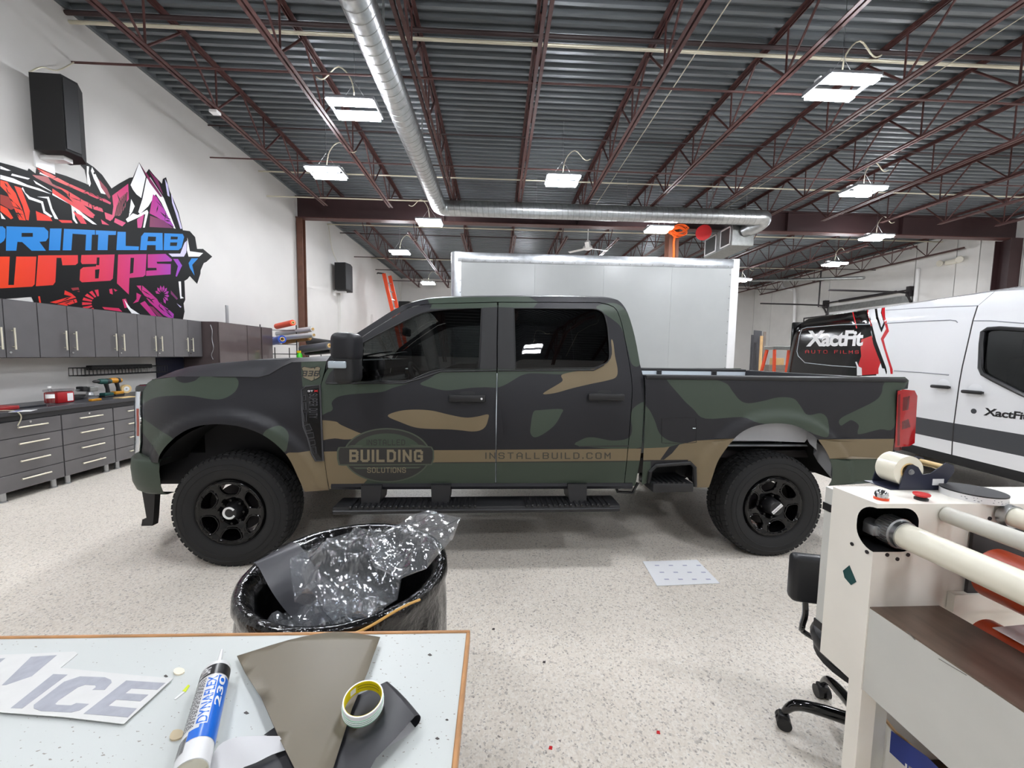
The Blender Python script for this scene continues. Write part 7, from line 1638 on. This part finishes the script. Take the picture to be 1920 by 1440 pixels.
# ------------------------------------------------------------------ cardboard box under the laminator
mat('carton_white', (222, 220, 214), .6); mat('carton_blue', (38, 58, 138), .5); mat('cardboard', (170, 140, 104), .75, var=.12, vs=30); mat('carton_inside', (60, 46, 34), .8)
cxL = LX+.115; cyF = 1.105
d_ = thing('carton', 'white carton with blue print and torn open top under the laminator', 'box', (cxL+.2, cyF-.3, 0))
ctop = at_x(1664, 1338, cxL).z
tp2 = [(cxL, cyF-.6, 0), (cxL, cyF, 0), (cxL, cyF, ctop)]
ctop -= .025
edge_ = [(cxL, cyF-i*.03, ctop-.0035*i-.006*math.sin(i*2.3)-.004*(i % 3)) for i in range(21)]
obj('side_wall', MB().prism([(cxL, cyF, .005)]+edge_+[(cxL, cyF-.6, .005)], (.004, 0, 0)), 'carton_white', d_)
obj('torn_edge', MB().prism([(cxL+.003, e2[1], e2[2]-.004) for e2 in edge_]+[(cxL+.003, e2[1], e2[2]+.010+.006*math.sin(i_*1.7)) for i_, e2 in reversed(list(enumerate(edge_)))], (.006, 0, 0)), 'cardboard', d_)
obj('other_walls', MB().box(cxL, cxL+.33, cyF-.004, cyF, .005, ctop-.01).box(cxL, cxL+.33, cyF-.6, cyF-.596, .005, ctop-.01).box(cxL+.326, cxL+.33, cyF-.6, cyF, .005, ctop-.01), 'carton_white', d_)
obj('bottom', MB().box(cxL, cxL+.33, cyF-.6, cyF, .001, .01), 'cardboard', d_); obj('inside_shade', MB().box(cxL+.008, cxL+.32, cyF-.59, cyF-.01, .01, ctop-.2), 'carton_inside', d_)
bl = [at_x(a_, b_, cxL-.0008) for a_, b_ in ((1671, 1370), (1740, 1420), (1790, 1470), (1760, 1490), (1700, 1440), (1668, 1410))]
obj('blue_panel', MB().prism([Vector((cxL-.0008, p_.y, p_.z)) for p_ in bl], (-.0004, 0, 0)), 'carton_blue', d_)
def cpx(a_, b_): p_ = at_x(a_, b_, cxL-.0018); return p_[:]
obj('carton_lettering', stroke_mb(MB(), 'IDL', lambda a_, b_: cpx(a_, b_+(a_-1695)*.72), 1697, 1735, 1441, 1429, 1.4, 1.0), 'white_paint', d_)
# ------------------------------------------------------------------ office chair behind the laminator
mat('vinyl_seat', (26, 27, 31), .38, bump=.05, bs=200)
hx_, hy_ = 1.468, 1.34
d_ = thing('office_chair', 'low black office chair on castors, half hidden behind the laminator', 'chair', (hx_, hy_, 0))
def cy_(px, py, y): p_ = at_y(px, py, y); return p_
yk = 1.50
b0_ = cy_(1483, 1042, yk); b1_ = cy_(1492, 1122, yk)
obj('backrest', MB().rbox(b0_.x, b0_.x+.36, yk-.03, yk+.03, b1_.z, b0_.z+.012, .022, 3, M=Matrix.Translation((b0_.x, yk, 0)) @ Matrix.Rotation(-.25, 4, 'Z') @ Matrix.Translation((-b0_.x, -yk, 0))), 'vinyl_seat', d_, 40)
s1_ = cy_(1516, 1190, yk)
obj('seat', MB().lathe([(0, .395), (.165, .395), (.193, .41), (.2, .435), (.19, .458), (.11, .47), (0, .47)], (hx_, hy_, 0), (0, 0, 1), 32), 'vinyl_seat', d_, 40)
obj('seat_pan', MB().lathe([(0, .33), (.12, .335), (.186, .375), (.18, .395), (0, .395)], (hx_, hy_, 0), (0, 0, 1), 28), 'black_plastic', d_, 40)
tubep = [cy_(1516, 1115, yk)+Vector((0, .02, 0)), cy_(1510, 1150, yk), cy_(1504, 1175, yk), cy_(1512, 1188, yk), Vector((hx_-.08, hy_-.02, .40))]
obj('back_tube', MB().tube(smooth_line([p_[:] for p_ in tubep], 4), .011, 8), 'black_gloss', d_, 40)
obj('gas_column', MB().cyl((hx_, hy_, .12), (hx_, hy_, .34), .03, n=14), 'black_gloss', d_, 40)
cs = [at_z(1468, 1362), at_z(1516, 1306)]
cen = Vector((hx_, hy_, 0)); angs = [math.atan2(p_.y-hy_, p_.x-hx_) for p_ in cs]
ra = (cs[0]-cen).length
angles = [angs[0], angs[0]-2*math.pi/5, angs[0]-4*math.pi/5, angs[0]+2*math.pi/5, angs[0]+4*math.pi/5]
for k, a_ in enumerate(angles):
    R2 = .27
    e_ = Vector((math.cos(a_), math.sin(a_), 0))
    obj('base_arm', MB().tube(smooth_line([(cen+Vector((0, 0, .13)))[:], (cen+e_*R2*.5+Vector((0, 0, .13)))[:], (cen+e_*R2*.85+Vector((0, 0, .115)))[:], (cen+e_*R2+Vector((0, 0, .065)))[:]], 4), [.026, .026, .025, .024, .023, .022, .021, .02, .02, .018, .016, .014, .012], 10), 'black_gloss', d_, 40)
    c3 = cen+e_*R2; sdv = Vector((-e_.y, e_.x, 0))
    cst = obj('castor', MB().cyl(c3+sdv*.026+Vector((0, 0, .027)), c3+sdv*.006+Vector((0, 0, .027)), .027, n=18).cyl(c3-sdv*.026+Vector((0, 0, .027)), c3-sdv*.006+Vector((0, 0, .027)), .027, n=18), 'black_plastic', d_, 40)
    obj('castor_hood', MB().rbox(-.02, .02, -.02, .02, .03, .062, .008, M=Matrix.Translation((c3.x, c3.y, 0)) @ Matrix.Rotation(a_, 4, 'Z')), 'black_plastic', cst, 40)
